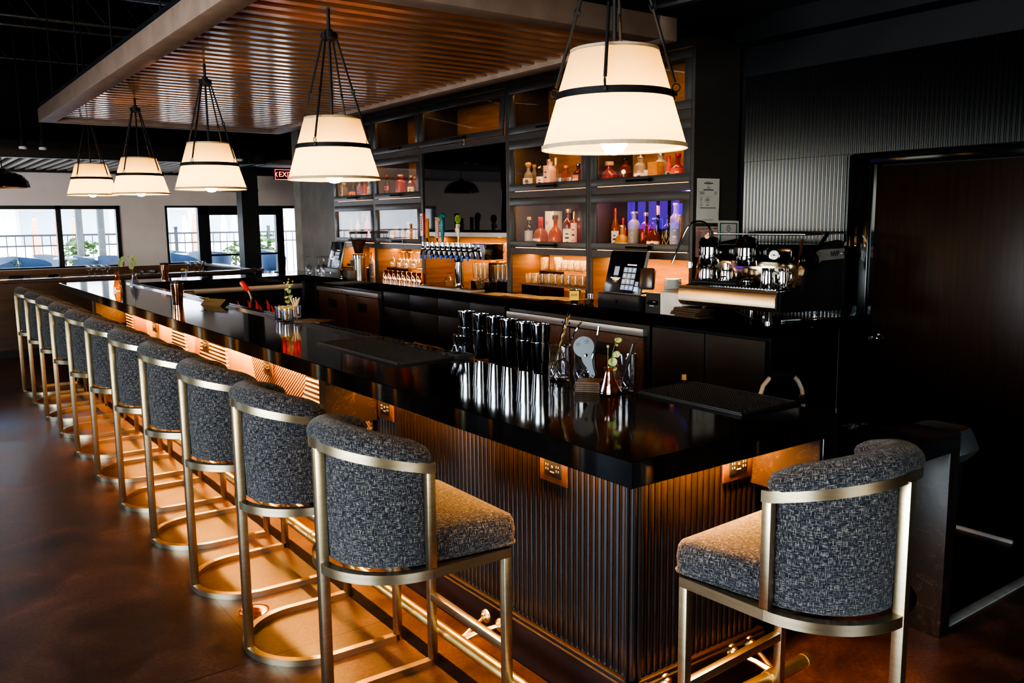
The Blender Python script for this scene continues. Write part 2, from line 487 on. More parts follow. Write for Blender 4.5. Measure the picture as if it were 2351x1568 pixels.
def tube(bm, pts, r, n=8, closed=False, mi=0, flat=None, caps=True):
    """round tube along pts; r a number or list; flat=(a,b) scales the section"""
    pts = [Vector(p) for p in pts]
    N = len(pts)
    rs = r if isinstance(r, (list, tuple)) else [r] * N
    tang = []
    for i in range(N):
        a = pts[(i - 1) % N] if (closed or i > 0) else pts[0]
        b = pts[(i + 1) % N] if (closed or i < N - 1) else pts[-1]
        tang.append((b - a).normalized())
    u, w = frame_of(tang[0])
    rings = []
    for i in range(N):
        t = tang[i]
        u = (u - t * u.dot(t)).normalized()
        w = t.cross(u)
        fa, fb = flat or (1, 1)
        rings.append([bm.verts.new(pts[i] + u * math.cos(2 * PI * k / n) * rs[i] * fa + w * math.sin(2 * PI * k / n) * rs[i] * fb) for k in range(n)])
    fs = []
    for i in range(N if closed else N - 1):
        a, b = rings[i], rings[(i + 1) % N]
        for k in range(n):
            fs.append(bm.faces.new((a[k], a[(k + 1) % n], b[(k + 1) % n], b[k])))
    if not closed and caps:
        fs.append(bm.faces.new(rings[0][::-1]))
        fs.append(bm.faces.new(rings[-1]))
    for f in fs:
        f.material_index = mi
    return rings


def sweep(bm, pts, w, h, closed=False, zs=None, mi=0):
    """rectangular bar along a path in plan; w across, h up; zs gives base height per point"""
    pts = [Vector((p[0], p[1], 0)) for p in pts]
    N = len(pts)
    rings = []
    for i in range(N):
        a = pts[(i - 1) % N] if (closed or i > 0) else None
        b = pts[(i + 1) % N] if (closed or i < N - 1) else None
        d0 = (pts[i] - a).normalized() if a is not None else None
        d1 = (b - pts[i]).normalized() if b is not None else None
        d = d0 or d1
        if d0 and d1:
            d = (d0 + d1).normalized()
        nrm = Vector((-d.y, d.x, 0))
        k = 1
        if d0 and d1:
            k = 1 / max(.5, nrm.dot(Vector((-d1.y, d1.x, 0))))
        z = zs[i] if zs else 0
        p = pts[i]
        rings.append([bm.verts.new(p + nrm * (w / 2 * k) * sx + Vector((0, 0, z + zz))) for sx, zz in ((-1, 0), (1, 0), (1, h), (-1, h))])
    fs = []
    for i in range(N if closed else N - 1):
        a, b = rings[i], rings[(i + 1) % N]
        for k in range(4):
            fs.append(bm.faces.new((a[k], b[k], b[(k + 1) % 4], a[(k + 1) % 4])))
    if not closed:
        fs.append(bm.faces.new(rings[0]))
        fs.append(bm.faces.new(rings[-1][::-1]))
    for f in fs:
        f.material_index = mi


def prism(bm, poly, a, b, axis='z', mi=0, mw=None):
    """extrude polygon (2d) between a and b along axis; 2d axes are the remaining two in xyz order"""
    def P(p, t):
        if axis == 'z':
            v = Vector((p[0], p[1], t))
        elif axis == 'x':
            v = Vector((t, p[0], p[1]))
        else:
            v = Vector((p[0], t, p[1]))
        return mw @ v if mw is not None else v
    A = [bm.verts.new(P(p, a)) for p in poly]
    B = [bm.verts.new(P(p, b)) for p in poly]
    n = len(poly)
    fs = [bm.faces.new((A[i], A[(i + 1) % n], B[(i + 1) % n], B[i])) for i in range(n)]
    fs += [bm.faces.new(A[::-1]), bm.faces.new(B)]
    for f in fs:
        f.material_index = mi


def sheet(bm, P, nu, nv, th=0, mi=0, closed_u=False):
    """grid surface P(i/nu, j/nv)"""
    g = [[bm.verts.new(P(i / nu, j / nv)) for j in range(nv + 1)] for i in range(nu + (0 if closed_u else 1))]
    uvl = bm.loops.layers.uv.active
    for i in range(nu):
        for j in range(nv):
            a = g[i]; b = g[(i + 1) % len(g)]
            f = bm.faces.new((a[j], b[j], b[j + 1], a[j + 1]))
            f.material_index = mi
    return g


def boxmap(bm, k=1.0):
    uvl = bm.loops.layers.uv.active
    bm.normal_update()
    for f in bm.faces:
        nx, ny, nz = map(abs, f.normal)
        for l in f.loops:
            p = l.vert.co
            l[uvl].uv = ((p.x, p.y) if nz >= nx and nz >= ny else (p.y, p.z) if nx >= ny else (p.x, p.z))


def recalc(bm):
    bmesh.ops.recalc_face_normals(bm, faces=bm.faces)


def obj(name, bm, mats, parent=None, smooth=True, ang=35, fix=True, loc=None):
    if fix:
        recalc(bm)
    me = bpy.data.meshes.new(name)
    bm.to_mesh(me)
    bm.free()
    for mt in (mats if isinstance(mats, (list, tuple)) else [mats]):
        me.materials.append(M[mt] if isinstance(mt, str) else mt)
    if smooth:
        me.polygons.foreach_set('use_smooth', [True] * len(me.polygons))
        me.set_sharp_from_angle(angle=R(ang))
    o = bpy.data.objects.new(name, me)
    COL.objects.link(o)
    if parent:
        o.parent = parent
    if loc is not None:
        o.location = loc
    return o


def tag(o, label, cat, group=None):
    o['label'] = label
    o['category'] = cat
    if group:
        o['group'] = group
    return o


def thing(name, label, cat, loc=(0, 0, 0), rz=0, group=None):
    o = bpy.data.objects.new(name, None)
    o.empty_display_size = .05
    COL.objects.link(o)
    o.location = loc
    o.rotation_euler = (0, 0, rz)
    return tag(o, label, cat, group)


def struct(name, bm, mats, parent=None, **kw):
    o = obj(name, bm, mats, parent, **kw)
    if not parent:
        o['kind'] = 'structure'
    return o


def dup(root, label, loc=None, rz=None, group=None):
    r = root.copy()
    COL.objects.link(r)
    if loc is not None:
        r.location = loc
    if rz is not None:
        r.rotation_euler = (0, 0, rz)
    r['label'] = label
    if group:
        r['group'] = group
    for ch in list(root.children):
        c = ch.copy()
        COL.objects.link(c)
        c.parent = r
        for g in list(ch.children):
            d = g.copy()
            COL.objects.link(d)
            d.parent = c
    return r


def text_mesh(name, body, size, mw, material, parent, extrude=.0003, align='CENTER'):
    cu = bpy.data.curves.new(name, 'FONT')
    cu.body = body
    cu.size = size
    cu.extrude = extrude
    cu.align_x = align
    cu.align_y = 'CENTER'
    cu.resolution_u = 3
    t = bpy.data.objects.new(name, cu)
    COL.objects.link(t)
    bpy.context.view_layer.update()
    dg = bpy.context.evaluated_depsgraph_get()
    me = bpy.data.meshes.new_from_object(t.evaluated_get(dg))
    bpy.data.objects.remove(t)
    me.transform(mw)
    me.materials.clear()
    me.materials.append(M[material] if isinstance(material, str) else material)
    me.name = name
    o = bpy.data.objects.new(name, me)
    COL.objects.link(o)
    o.parent = parent
    return o


def facing(loc, nrm, up=(0, 0, 1)):
    """matrix that puts local XY (text plane) at loc, looking along nrm"""
    n = Vector(nrm).normalized()
    u = Vector(up)
    x = u.cross(n).normalized()
    y = n.cross(x)
    mm = Matrix((x, y, n)).transposed().to_4x4()
    return Matrix.Translation(Vector(loc)) @ mm


ORD = ['first', 'second', 'third', 'fourth', 'fifth', 'sixth', 'seventh', 'eighth', 'ninth', 'tenth', 'eleventh', 'twelfth', 'thirteenth', 'fourteenth', 'fifteenth', 'sixteenth']


def nth(i, n, side='left'):
    other = 'right' if side == 'left' else 'left'
    if i == 0:
        return side + 'most'
    if i == n - 1:
        return other + 'most'
    return ORD[i] + ' from the ' + side


def area(name, loc, size, energy, color, direction, shape='RECTANGLE', spread=PI):
    l = bpy.data.lights.new(name, 'AREA')
    l.shape = shape
    l.size, l.size_y = size
    l.energy = energy
    l.color = color
    l.spread = spread
    o = bpy.data.objects.new(name, l)
    COL.objects.link(o)
    o.location = loc
    o.rotation_euler = Vector(direction).to_track_quat('-Z', 'Y').to_euler()
    return o
ZB = 1.067          # top of bar and back counter
T = .0777           # slab thickness
# ------------------------------------------------------------------ room shell
b = newbm(); bx(b, -7, 3.75, -6, 14.6, -.1, 0); struct('floor', b, 'floor')
b = newbm(); bx(b, 1.90, 3.58, .07, 1.62, 0, .006); struct('floor_tiles', b, 'tile')
b = newbm(); bx(b, 1.90, 3.58, .03, .075, 0, .009, .002); struct('trim_1', b, noise_mat('pale_metal_floor_strip', (.3, .27, .22), (.38, .34, .28), (20, 20, 20), 3, .5))
b = newbm(); bx(b, 3.07, 3.085, .30, .60, .006, .024); struct('trim_2', b, 'white_paper')
b = newbm(); bx(b, -7, 3.75, -6, 14.75, 4.2, 4.3); struct('ceiling', b, 'black')
b = newbm(); bx(b, -7.1, -7, -6, -3.2, 0, 4.2); bx(b, -7.1, -7, 2.2, 7.4, 0, 4.2); bx(b, -7.1, -7, 10.6, 14.7, 0, 4.2); bx(b, -7.1, -7, 7.4, 10.6, 0, .6); bx(b, -7.1, -7, 7.4, 10.6, 2.4, 4.2); bx(b, -7.1, -7, -3.2, 2.2, 0, .05); bx(b, -7.1, -7, -3.2, 2.2, 2.95, 4.2)
struct('wall_left', b, 'cab_base')  # the far gap is added only to let the unseen fill through
b = newbm(); bx(b, -7.1, -2.6, -6.1, -6, 0, 4.2); bx(b, .2, 3.75, -6.1, -6, 0, 4.2); bx(b, -2.6, .2, -6.1, -6, 0, .7); bx(b, -2.6, .2, -6.1, -6, 2.5, 4.2)
struct('wall_back', b, 'cab_base')
b = newbm()
for y in (-3.2, -1.4, .4, 2.14): bx(b, -7.08, -7.0, y, y + .06, .05, 2.95)
for z in (.05, 2.89, 2.1): bx(b, -7.08, -7.0, -3.2, 2.2, z, z + .06)
struct('window_4', b, 'dark_frame')


def flutes(bm, a0, a1, z0, z1, pitch, depth, place, seg=6, sine=False):
    """vertical flutes between a0 and a1; place(a, out) -> (x, y)"""
    n = max(1, int(round((a1 - a0) / pitch)))
    p = (a1 - a0) / n
    pts = []
    for k in range(n):
        for s in range(seg):
            t = s / seg
            if sine:
                o = depth * (.5 - .5 * math.cos(2 * PI * t))
                a = a0 + (k + t) * p
            else:
                o = depth * math.sin(PI * t) ** .6
                a = a0 + (k + .5 - .5 * math.cos(PI * t)) * p
            pts.append((a, o))
    pts.append((a1, 0))
    lo = [bm.verts.new((*place(a, o), z0)) for a, o in pts]
    hi = [bm.verts.new((*place(a, o), z1)) for a, o in pts]
    for i in range(len(pts) - 1):
        bm.faces.new((lo[i], lo[i + 1], hi[i + 1], hi[i]))
    # closing edge at the bottom
    e0 = [bm.verts.new((*place(a, 0), z0)) for a, o in pts]
    for i in range(len(pts) - 1):
        bm.faces.new((e0[i], e0[i + 1], lo[i + 1], lo[i]))


np_ = thing('neon_panel', 'violet glowing wall light seen mirrored in the right cabinet', 'light', (-6.98, 13.0, 0))
for k in range(5):
    b = newbm(); bx(b, 0, .03, -.85 + .36 * k, -.62 + .36 * k, 1.5, 2.4); obj('neon_bar', b, 'violet', np_)
b = newbm(); bx(b, -.02, 0, -.9, .9, 1.4, 2.5); obj('backing', b, 'black', np_)
# right wall: black backing, corrugated cladding, dark wood door
b = newbm(); bx(b, 3.62, 3.75, -6, 10.05, 0, 4.2)
wr = struct('wall_right', b, 'black')
b = newbm()
flutes(b, 1.66, 2.56, 0, 2.14, .030, .018, lambda a, o: (3.6 - o, a), sine=True)
flutes(b, -1.2, 2.56, 2.142, 2.75, .030, .018, lambda a, o: (3.597 - o, a), sine=True)
struct('wall_right_cladding', b, 'flute_wall')
b = newbm(); bx(b, 3.42, 3.6, -1.5, 2.53, 2.96, 3.12); struct('trim_3', b, noise_mat('dark_grey_beam_paint', (.008, .009, .010), (.011, .012, .013), (2, 2, 2), 3, .5))
b = newbm()
bx(b, 3.545, 3.61, 1.50, 1.64, 0, 2.13, .006); bx(b, 3.545, 3.61, .28, .42, 0, 2.13, .006); bx(b, 3.545, 3.61, .28, 1.64, 2.06, 2.135, .006)
bx(b, 3.565, 3.62, 1.47, 1.50, 0, 2.06); 
d1 = struct('door_1', b, 'black_gloss')
b = newbm(); bx(b, 3.575, 3.61, .42, 1.475, .01, 2.05, .003); obj('door_leaf', b, 'door_wood', d1)
b = newbm(); lathe(b, [(0, 0), (.036, 0), (.036, .008), (.012, .012), (.012, .035), (.028, .045), (.032, .06), (.022, .075), (0, .078)], n=24, mw=Matrix.Translation((3.575, 1.42, .945)) @ Matrix.Rotation(-PI / 2, 4, 'Y'))
obj('door_knob', b, 'dark_chrome', d1)
# thick side wall between cabinets and far dining room, clad in dark ribs
b = newbm(); bx(b, 3.12, 3.615, 8.69, 10.05, 0, 3.3)
struct('wall_pier', b, noise_mat('grey_pier_plaster', (.26, .24, .2), (.32, .3, .26), (6, 6, 6), 4, .8))
b = newbm(); flutes(b, 8.70, 9.78, ZB, 3.2, .024, .014, lambda a, o: (3.118 - o, a), sine=True)
struct('wall_pier_cladding', b, noise_mat('grey_brown_ribbed_cladding', (.07, .06, .055), (.1, .085, .08), (4, 4, 3), 3, .4))

# far wall with windows (plane y = 14.5)
YW = 14.5
zt, zs = 2.06, 1.02
b = newbm()
bx(b, -7, -1.9, YW, YW + .15, 0, 2.62); bx(b, -1.9, 5.6, YW, YW + .15, zt, 2.62); bx(b, 1.74, 2.50, YW, YW + .15, 0, zt)
bx(b, -1.9, 1.74, YW, YW + .15, 0, zs); bx(b, 2.50, 3.10, YW, YW + .15, 0, zs); bx(b, 3.1, 3.9, YW, YW + .15, 0, .05); bx(b, 5.25, 6.2, YW, YW + .15, 0, 2.62)
struct('wall_far', b, 'wall_plaster')
b = newbm(); bx(b, -7, 6.2, YW - .0, YW + .15, 2.622, 4.2); struct('wall_far_upper', b, 'black')
b = newbm(); bx(b, -7, 3.10, YW - .03, YW, .0, zs - .02); bx(b, -7, 3.12, YW - .07, YW, zs - .1, zs - .01, .006)
struct('baseboard_far', b, 'wainscot')
b = newbm(); bx(b, 3.75, 6.3, 10.05, 10.1, 0, 4.2); bx(b, 6.2, 6.3, 10.05, 14.7, 0, 4.2); struct('wall_far_right', b, 'wall_plaster')
b = newbm(); bx(b, 3.75, 6.3, 10.05, 14.65, -.1, 0); struct('floor_far_right', b, 'floor')
b = newbm(); bx(b, 3.75, 6.3, 10.05, 14.75, 4.2, 4.3); struct('ceiling_far_right', b, 'black')


def window(n, x0, x1, z0, z1, mull, w=.06):
    b = newbm()
    bx(b, x0, x0 + w, YW - .02, YW + .1, z0, z1); bx(b, x1 - w, x1, YW - .02, YW + .1, z0, z1)
    bx(b, x0, x1, YW - .02, YW + .1, z1 - w, z1); bx(b, x0, x1, YW - .02, YW + .1, z0, z0 + .03)
    for x, ww in mull:
        bx(b, x - ww / 2, x + ww / 2, YW - .02, YW + .1, z0, z1)
    o = struct('window_%d' % n, b, 'dark_frame')
    b = newbm(); bx(b, x0 + .02, x1 - .02, YW + .03, YW + .036, z0 + .02, z1 - .02); obj('window_glass', b, 'window_pane', o)
    return o


window(1, -1.9, 1.74, zs, zt, [(.79, .08)])
window(2, 2.50, 3.10, zs, zt, [], .035)
window(3, 4.63, 5.25, .05, zt, [], .05)


def glass_door(n, x0, x1, side, label_w):
    b = newbm()
    f = .13
    bx(b, x0, x0 + label_w[0], YW - .03, YW + .08, .03, zt); bx(b, x1 - label_w[1], x1, YW - .03, YW + .08, .03, zt)
    bx(b, x0, x1, YW - .03, YW + .08, zt - .17, zt); bx(b, x0, x1, YW - .03, YW + .08, .03, .28)
    o = struct('door_%d' % n, b, 'dark_frame')
    b = newbm(); bx(b, x0 + .05, x1 - .05, YW + .02, YW + .026, .2, zt - .1); obj('door_glass', b, 'window_pane', o)
    b = newbm(); bx(b, x0 + .05, x1 - .05, YW - .05, YW - .02, 1.14, 1.175); obj('push_bar', b, 'dark_frame', o)
    return o


glass_door(2, 3.10, 3.92, 0, (.17, .08))
glass_door(3, 3.92, 4.63, 0, (.1, .1))
# structural column in front of the doors
b = newbm(); bx(b, 3.06, 3.33, 12.05, 12.3, 0, 2.6); struct('column', b, noise_mat('dark_column_paint', (.02, .02, .021), (.028, .028, .03), (2, 2, 2), 3, .45))

# half wall behind the far end of the bar
hw = thing('half_wall', 'low dark walnut partition with pale cap rail beyond the far end of the bar', 'partition', (0, 11.35, 0))
b = newbm(); bx(b, -7, 2.95, 0, .12, 0, .98); obj('panel', b, 'halfwall', hw)
b = newbm(); bx(b, -7, 3.0, -.03, .22, .985, 1.03, .006); obj('cap_rail', b, noise_mat('glossy_walnut_cap', (.09, .06, .045), (.12, .08, .06), (2, 30, 30), 5, .12), hw)
b = newbm(); bx(b, -7, 2.95, -.012, .0, 0, .1); obj('kick_strip', b, 'black', hw)
# long raised ledge that runs back to the glass doors
lg = thing('ledge', 'pale topped rail running back from the partition to the glass doors', 'ledge', (3.05, 11.55, 0))
b = newbm(); bx(b, 0, .1, 0, 2.5, 0, .99); obj('panel', b, 'halfwall', lg)
b = newbm(); bx(b, -.04, .14, 0, 2.55, .99, 1.03, .006); obj('cap_rail', b, noise_mat('pale_cap', (.28, .25, .22), (.33, .3, .26), (2, 30, 30), 5, .2), lg)

# ------------------------------------------------------------------ ceiling: joists, pipes, canopies
jm = noise_mat('lightened_chord_steel', (.30, .31, .33), (.5, .51, .53), (30, 3, 3), 3, .3, metal=.9)  # window glint along the bottom edge is put into this lighter steel
for i, (y, z, lab) in enumerate([(6.1, 3.55, 'black ceiling joist cut by the top edge of the picture above the canopy'), (8.0, 3.7, 'brightly edged black ceiling joist second from the top left corner'),
                                 (8.75, 3.76, 'dim black ceiling joist between the two brightly edged joists'), (10.55, 3.72, 'lowest brightly edged black ceiling joist left of the canopy')]):
    t = thing('ceiling_joist', lab, 'joist', (-1.2, y, z), 0, 'open ceiling joists')
    b = newbm(); bx(b, -5.7, 4.7, -.035, .035, 0, .02, .006); obj('bottom_chord', b, jm, t)
    b = newbm(); bx(b, -5.7, 4.7, -.03, .03, .42, .45); obj('top_chord', b, 'black', t)
    b = newbm()
    k = -5.6
    while k < 4.4:
        tube(b, [(k, 0, .02), (k + .3, 0, .42), (k + .6, 0, .02)], .009, 6)
        k += .6
    obj('web', b, 'black', t)
pm = noise_mat('dark_pipe_paint', (.03, .028, .027), (.045, .042, .04), (3, 30, 30), 3, .35)
t = tag(obj('ceiling_pipe', (lambda b: (tube(b, [(2.3, .9, 3.25), (3.0, 1.35, 3.2), (3.5, 1.7, 3.2)], .035, 12), b)[1])(newbm()), pm), 'thick dark pipe under the ceiling above the corrugated wall', 'pipe')
t = thing('roof_truss', 'dark steel truss under the ceiling at the top right', 'truss', (0, 0, 0))
b = newbm(); tube(b, [(2.25, 2.75, 3.0), (3.5, .3, 3.32)], .03, 10); obj('bottom_chord', b, pm, t)
b = newbm(); tube(b, [(2.25, 2.75, 3.6), (3.5, .3, 3.9)], .03, 10); obj('top_chord', b, pm, t)
b = newbm()
for k in range(6):
    a, c = k / 6, (k + 1) / 6
    p = lambda q, h: Vector((2.25 + 1.25 * q, 2.75 - 2.45 * q, 3.0 + .32 * q + h))
    tube(b, [p(a, 0), p((a + c) / 2, .55), p(c, 0)], .014, 8)
obj('web', b, pm, t)


def canopy(name, label, x0, x1, y0, y1, z, h, rw, along, pitch, sw, sh, slat, rim, hang):
    t = thing(name, label, 'canopy', ((x0 + x1) / 2, (y0 + y1) / 2, z))
    cx, cy = (x0 + x1) / 2, (y0 + y1) / 2
    X0, X1, Y0, Y1 = x0 - cx, x1 - cx, y0 - cy, y1 - cy
    for nm, q in (('rim_board', (X0, X0 + rw, Y0, Y1)), ('rim_board', (X1 - rw, X1, Y0, Y1)), ('rim_board', (X0 + rw, X1 - rw, Y0, Y0 + rw)), ('rim_board', (X0 + rw, X1 - rw, Y1 - rw, Y1))):
        b = newbm(); bx(b, *q, 0, h, .003); obj(nm, b, rim, t)
    b = newbm(); bx(b, X0 + rw, X1 - rw, Y0 + rw, Y1 - rw, h + .04, h + .06); bx(b, X0 + .01, X1 - .01, Y0 + .01, Y1 - .01, h, h + .04); obj('backing_board', b, 'black', t)
    b = newbm()
    k = 0
    if along == 'x':
        n = int((Y1 - Y0 - 2 * rw) / pitch)
        for k in range(n):
            y = Y0 + rw + (k + .5) * pitch
            bx(b, X0 + rw, X1 - rw, y - sw / 2, y + sw / 2, .03, .03 + sh)
    else:
        n = int((X1 - X0 - 2 * rw) / pitch)
        for k in range(n):
            x = X0 + rw + (k + .5) * pitch
            bx(b, x - sw / 2, x + sw / 2, Y0 + rw, Y1 - rw, .03, .03 + sh)
    obj('slat_panel', b, slat, t)
    for sx in (X0 + .07, X1 - .07):
        for q in range(hang):
            y = Y0 + .5 + (Y1 - Y0 - 1) * q / max(1, hang - 1)
            b = newbm(); cyl(b, (sx, y, h), (sx, y, 4.2 - z), .006, n=8); obj('hanger_rod', b, 'black', t)
    return t


canopy('slatted_canopy', 'long suspended canopy of red brown wood slats above the bar', -.26, 2.21, 1.94, 8.16, 2.75, .13, .14, 'x', .142, .062, .055, 'slat', 'rim', 5)
canopy('slatted_canopy', 'dark far canopy of bright edged slats in front of the windows', -6.5, 3.0, 10.75, 14.2, 2.58, .16, .16, 'y', .15, .06, .05, noise_mat('pale_slat_wood', (.78, .74, .68), (.84, .8, .74), (20, 3, 20), 4, .3, coat=1, coat_rough=.1), noise_mat('dark_canopy_board', (.03, .026, .024), (.04, .035, .03), (5, 5, 5), 3, .4), 3)
b = newbm(); bx(b, 3.3, 6.1, 11.3, 12.0, 2.62, 2.7, .004)
tag(obj('soffit_board', b, noise_mat('grey_brown_soffit', (.2, .17, .15), (.25, .21, .18), (4, 4, 4), 3, .5)), 'grey brown soffit board over the exit sign', 'soffit')

# spotlights on the dark ceiling
for i, (u, v, lab) in enumerate([(52, 336, 'small white tipped ceiling spotlight at the far left'), (98, 338, 'small white tipped ceiling spotlight right of its twin at the far left'),
                                 (550, 365, 'small ceiling spotlight beside the third lamp shade'), (680, 340, 'small silver ceiling spotlight just left of the second nearest lamp')]):
    p = at(u, v, 1, 10.3)
    t = thing('ceiling_spotlight', lab, 'spotlight', p, 0, 'ceiling spotlights')
    b = newbm(); lathe(b, [(0, .12), (.03, .12), (.04, .1), (.045, 0), (.035, 0), (.03, .06), (0, .06)], n=20); obj('spot_head', b, 'black', t)
    b = newbm(); lathe(b, [(.034, .0), (.044, -.002), (.044, -.03), (.034, -.03), (.034, 0)], n=20); obj('rim', b, 'white', t)
    b = newbm(); cyl(b, (0, 0, .12), (0, 0, 4.2 - p.z), .008, n=8); obj('stem', b, 'black', t)

# dome pendants over the dining tables
for (u, v, y, lab) in [(8, 431, 11.0, 'black dome pendant with copper inside at the left edge'), (551, 439.5, 12.9, 'dome pendant half hidden behind the dark column')]:
    p = at(u, v, 1, y)
    t = thing('dome_pendant', lab, 'lamp', p, 0, 'dome pendants over the dining tables')
    b = newbm(); lathe(b, [(.30, 0), (.302, .02), (.285, .08), (.23, .15), (.14, .19), (.05, .205), (.04, .24), (0, .25)], n=36); obj('dome', b, 'black_gloss', t)
    b = newbm(); lathe(b, [(.296, .001), (.278, .08), (.22, .145), (.13, .18), (0, .19)], n=36); obj('dome_lining', b, 'copper_inside', t)
    b = newbm(); lathe(b, [(0, .02), (.03, .03), (.04, .06), (.03, .1), (.015, .13), (0, .13)], n=18); obj('bulb', b, 'led_soft', t)
    b = newbm(); cyl(b, (0, 0, .25), (0, 0, 2.6 - p.z), .006, n=8); obj('cord', b, 'black', t)

# exit sign
p = at(651, 401, 1, 12.4)
t = thing('exit_sign', 'red lit EXIT sign with left arrow above the glass doors', 'sign', p)
b = newbm(); box(b, (0, 0, 0), (.33, .04, .17), .006); obj('housing', b, 'black', t)
b = newbm(); bx(b, -.02, .02, .02, .03, .085, 4.2 - p.z); obj('stem', b, 'black', t)
text_mesh('exit_letters', 'EXIT', .12, facing((.03, -.0215, .0), (0, -1, 0)), 'exit_red', t)
b = newbm()
for s in (1, -1):
    prism(b, [(-.15, 0), (-.12, .04 * s), (-.11, .04 * s), (-.135, 0)], -.0225, -.021, 'y')
bx(b, -.155, .155, -.0222, -.021, -.083, -.077); bx(b, -.155, .155, -.0222, -.021, .077, .083); bx(b, -.155, -.149, -.0222, -.021, -.083, .083)
obj('arrow', b, 'exit_red', t)

# ------------------------------------------------------------------ outdoors
GZ = .42
b = newbm(); bx(b, -14, 26, 14.66, 34, GZ - .1, GZ); tag(obj('patio_paving', b, 'patio'), 'pale sunlit patio paving outside the windows', 'paving')
bpy.data.objects['patio_paving']['kind'] = 'structure'
t = thing('shop_building', 'pale building with blue grey shop windows across the patio', 'building', (0, 30, GZ))
b = newbm(); bx(b, -14, 28, 0, .4, 0, 5); obj('wall', b, 'facade', t)
b = newbm(); bx(b, -14, 28, -.8, 0, 1.95, 2.25); obj('fascia', b, noise_mat('white_fascia', (.9, .9, .9), (.95, .95, .95), (1, 1, 1), 2, .7), t)
xs = [-6, -2.5, 2.0, 4.9, 7.6, 11.2, 15]
for i, x in enumerate(xs):
    b = newbm(); bx(b, x, x + (2.5, 3.6, 2.6, 2.3, 2.9, 3.2, 3)[i], -.03, .01, .55, 1.78); obj('shop_window', b, 'facade_glass', t)
b = newbm()
for x in (1.3, 10.6, 14.4):
    bx(b, x, x + .55, -.25, 0, 0, 2.0)
obj('pillar', b, noise_mat('pale_brick_pillar', (.8, .72, .66), (.85, .78, .72), (9, 9, 9), 3, .8), t)
b = newbm(); bx(b, -14, 28, -.9, -.75, 0, .65); obj('planter_wall', b, 'facade', t)
# fence
t = thing('patio_fence', 'black iron railing fence around the outdoor patio', 'fence', (0, 18.6, GZ))
b = newbm(); bx(b, -8, 9.5, -.02, .02, 1.09, 1.13); bx(b, -8, 9.5, -.02, .02, .88, .91); bx(b, -8, 9.5, -.02, .02, .08, .11); obj('rail', b, 'iron', t)
b = newbm()
x = -7.9
while x < 9.4:
    bx(b, x - .008, x + .008, -.008, .008, 0, 1.1); x += .16
obj('picket', b, 'iron', t)['kind'] = 'stuff'
for x in (-3.6, -1.3, 3.75, 5.9, 7.4, 8.9):
    b = newbm(); bx(b, x - .03, x + .03, -.03, .03, 0, 1.22); box(b, (x, 0, 1.24), (.08, .08, .04), .01); obj('fence_post', b, 'iron', t)
# pergola posts
for u, y, lab in [(183, 16.4, 'grey pergola post outside the left window, nearer the mullion'), (233, 16.4, 'grey pergola post outside the left window, nearer the plaster wall')]:
    p = at(u, 540, 1, y)
    b = newbm(); bx(b, -.055, .055, -.055, .055, 0, 2.2); tag(obj('pergola_post', b, noise_mat('weathered_grey_post', (.10, .11, .11), (.14, .15, .15), (9, 9, 2), 3, .6), loc=(p.x, y, GZ)), lab, 'post', 'pergola posts')
# closed parasols
for u, y, vt, m_, lab in [(77, 26, 497, 'orange_cloth', 'closed orange parasol outside the left part of the left window'), (170, 26, 496, 'orange_cloth', 'closed orange parasol just right of the left window mullion'),
                          (128, 24, 497, 'orange_cloth', 'closed orange parasol half behind the left window mullion'), (422, 24, 491, 'cream_cloth', 'closed white parasol seen through the middle window'),
                          (445, 26, 492, 'orange_cloth', 'closed orange parasol beside the white one in the middle window'),
                          (512, 23, 489, 'cream_cloth', 'bright closed parasol seen through the glass door, left of two'), (536, 24.5, 488, 'cream_cloth', 'bright closed parasol seen through the glass door, right of two')]:
    p = at(u, vt, 1, y); top = p.z - GZ
    t = thing('parasol', lab, 'parasol', (p.x, y, GZ), 0, 'closed parasols on the patio')
    b = newbm(); cyl(b, (0, 0, 0), (0, 0, top), .025, n=10); obj('pole', b, 'iron', t)
    b = newbm()
    lathe(b, [(.0, top + .02), (.04, top - .05), (.08, top - .3), (.10, top - .6), (.14, top - .85), (.10, top - .95), (.13, top - 1.2), (.11, top - 1.25), (0, top - 1.2)], n=14); obj('folded_canopy', b, m_, t)
    b = newbm(); bx(b, -.25, .25, -.25, .25, 0, .06, .02); obj('base', b, 'iron', t)


def patio_chair():
    t = thing('patio_chair', '', 'chair', group='woven patio chairs outside the windows')
    b = newbm()
    outl = [(.26 * math.cos(a), .27 * math.sin(a)) for a in [R(-150 + 300 * i / 14 + 180) for i in range(15)]]
    sheet(b, lambda s, q: Vector((outl[min(14, int(s * 14 + .5))][0] * (1 + .12 * q), outl[min(14, int(s * 14 + .5))][1] * (1 + .12 * q), .42 + q * (.44 - .18 * abs(2 * s - 1) ** 2))), 14, 4)
    bmesh.ops.solidify(b, geom=b.faces[:], thickness=.025)
    obj('backrest', b, 'outside_chair', t)
    b = newbm(); lathe(b, [(0, .4), (.25, .4), (.26, .42), (.25, .45), (0, .46)], n=20); obj('seat', b, 'outside_chair', t)
    for sx in (-1, 1):
        for sy in (-1, 1):
            b = newbm(); tube(b, [(.17 * sx, .17 * sy, .41), (.21 * sx, .21 * sy, 0)], .014, 8); obj('leg', b, 'iron', t)
    return t


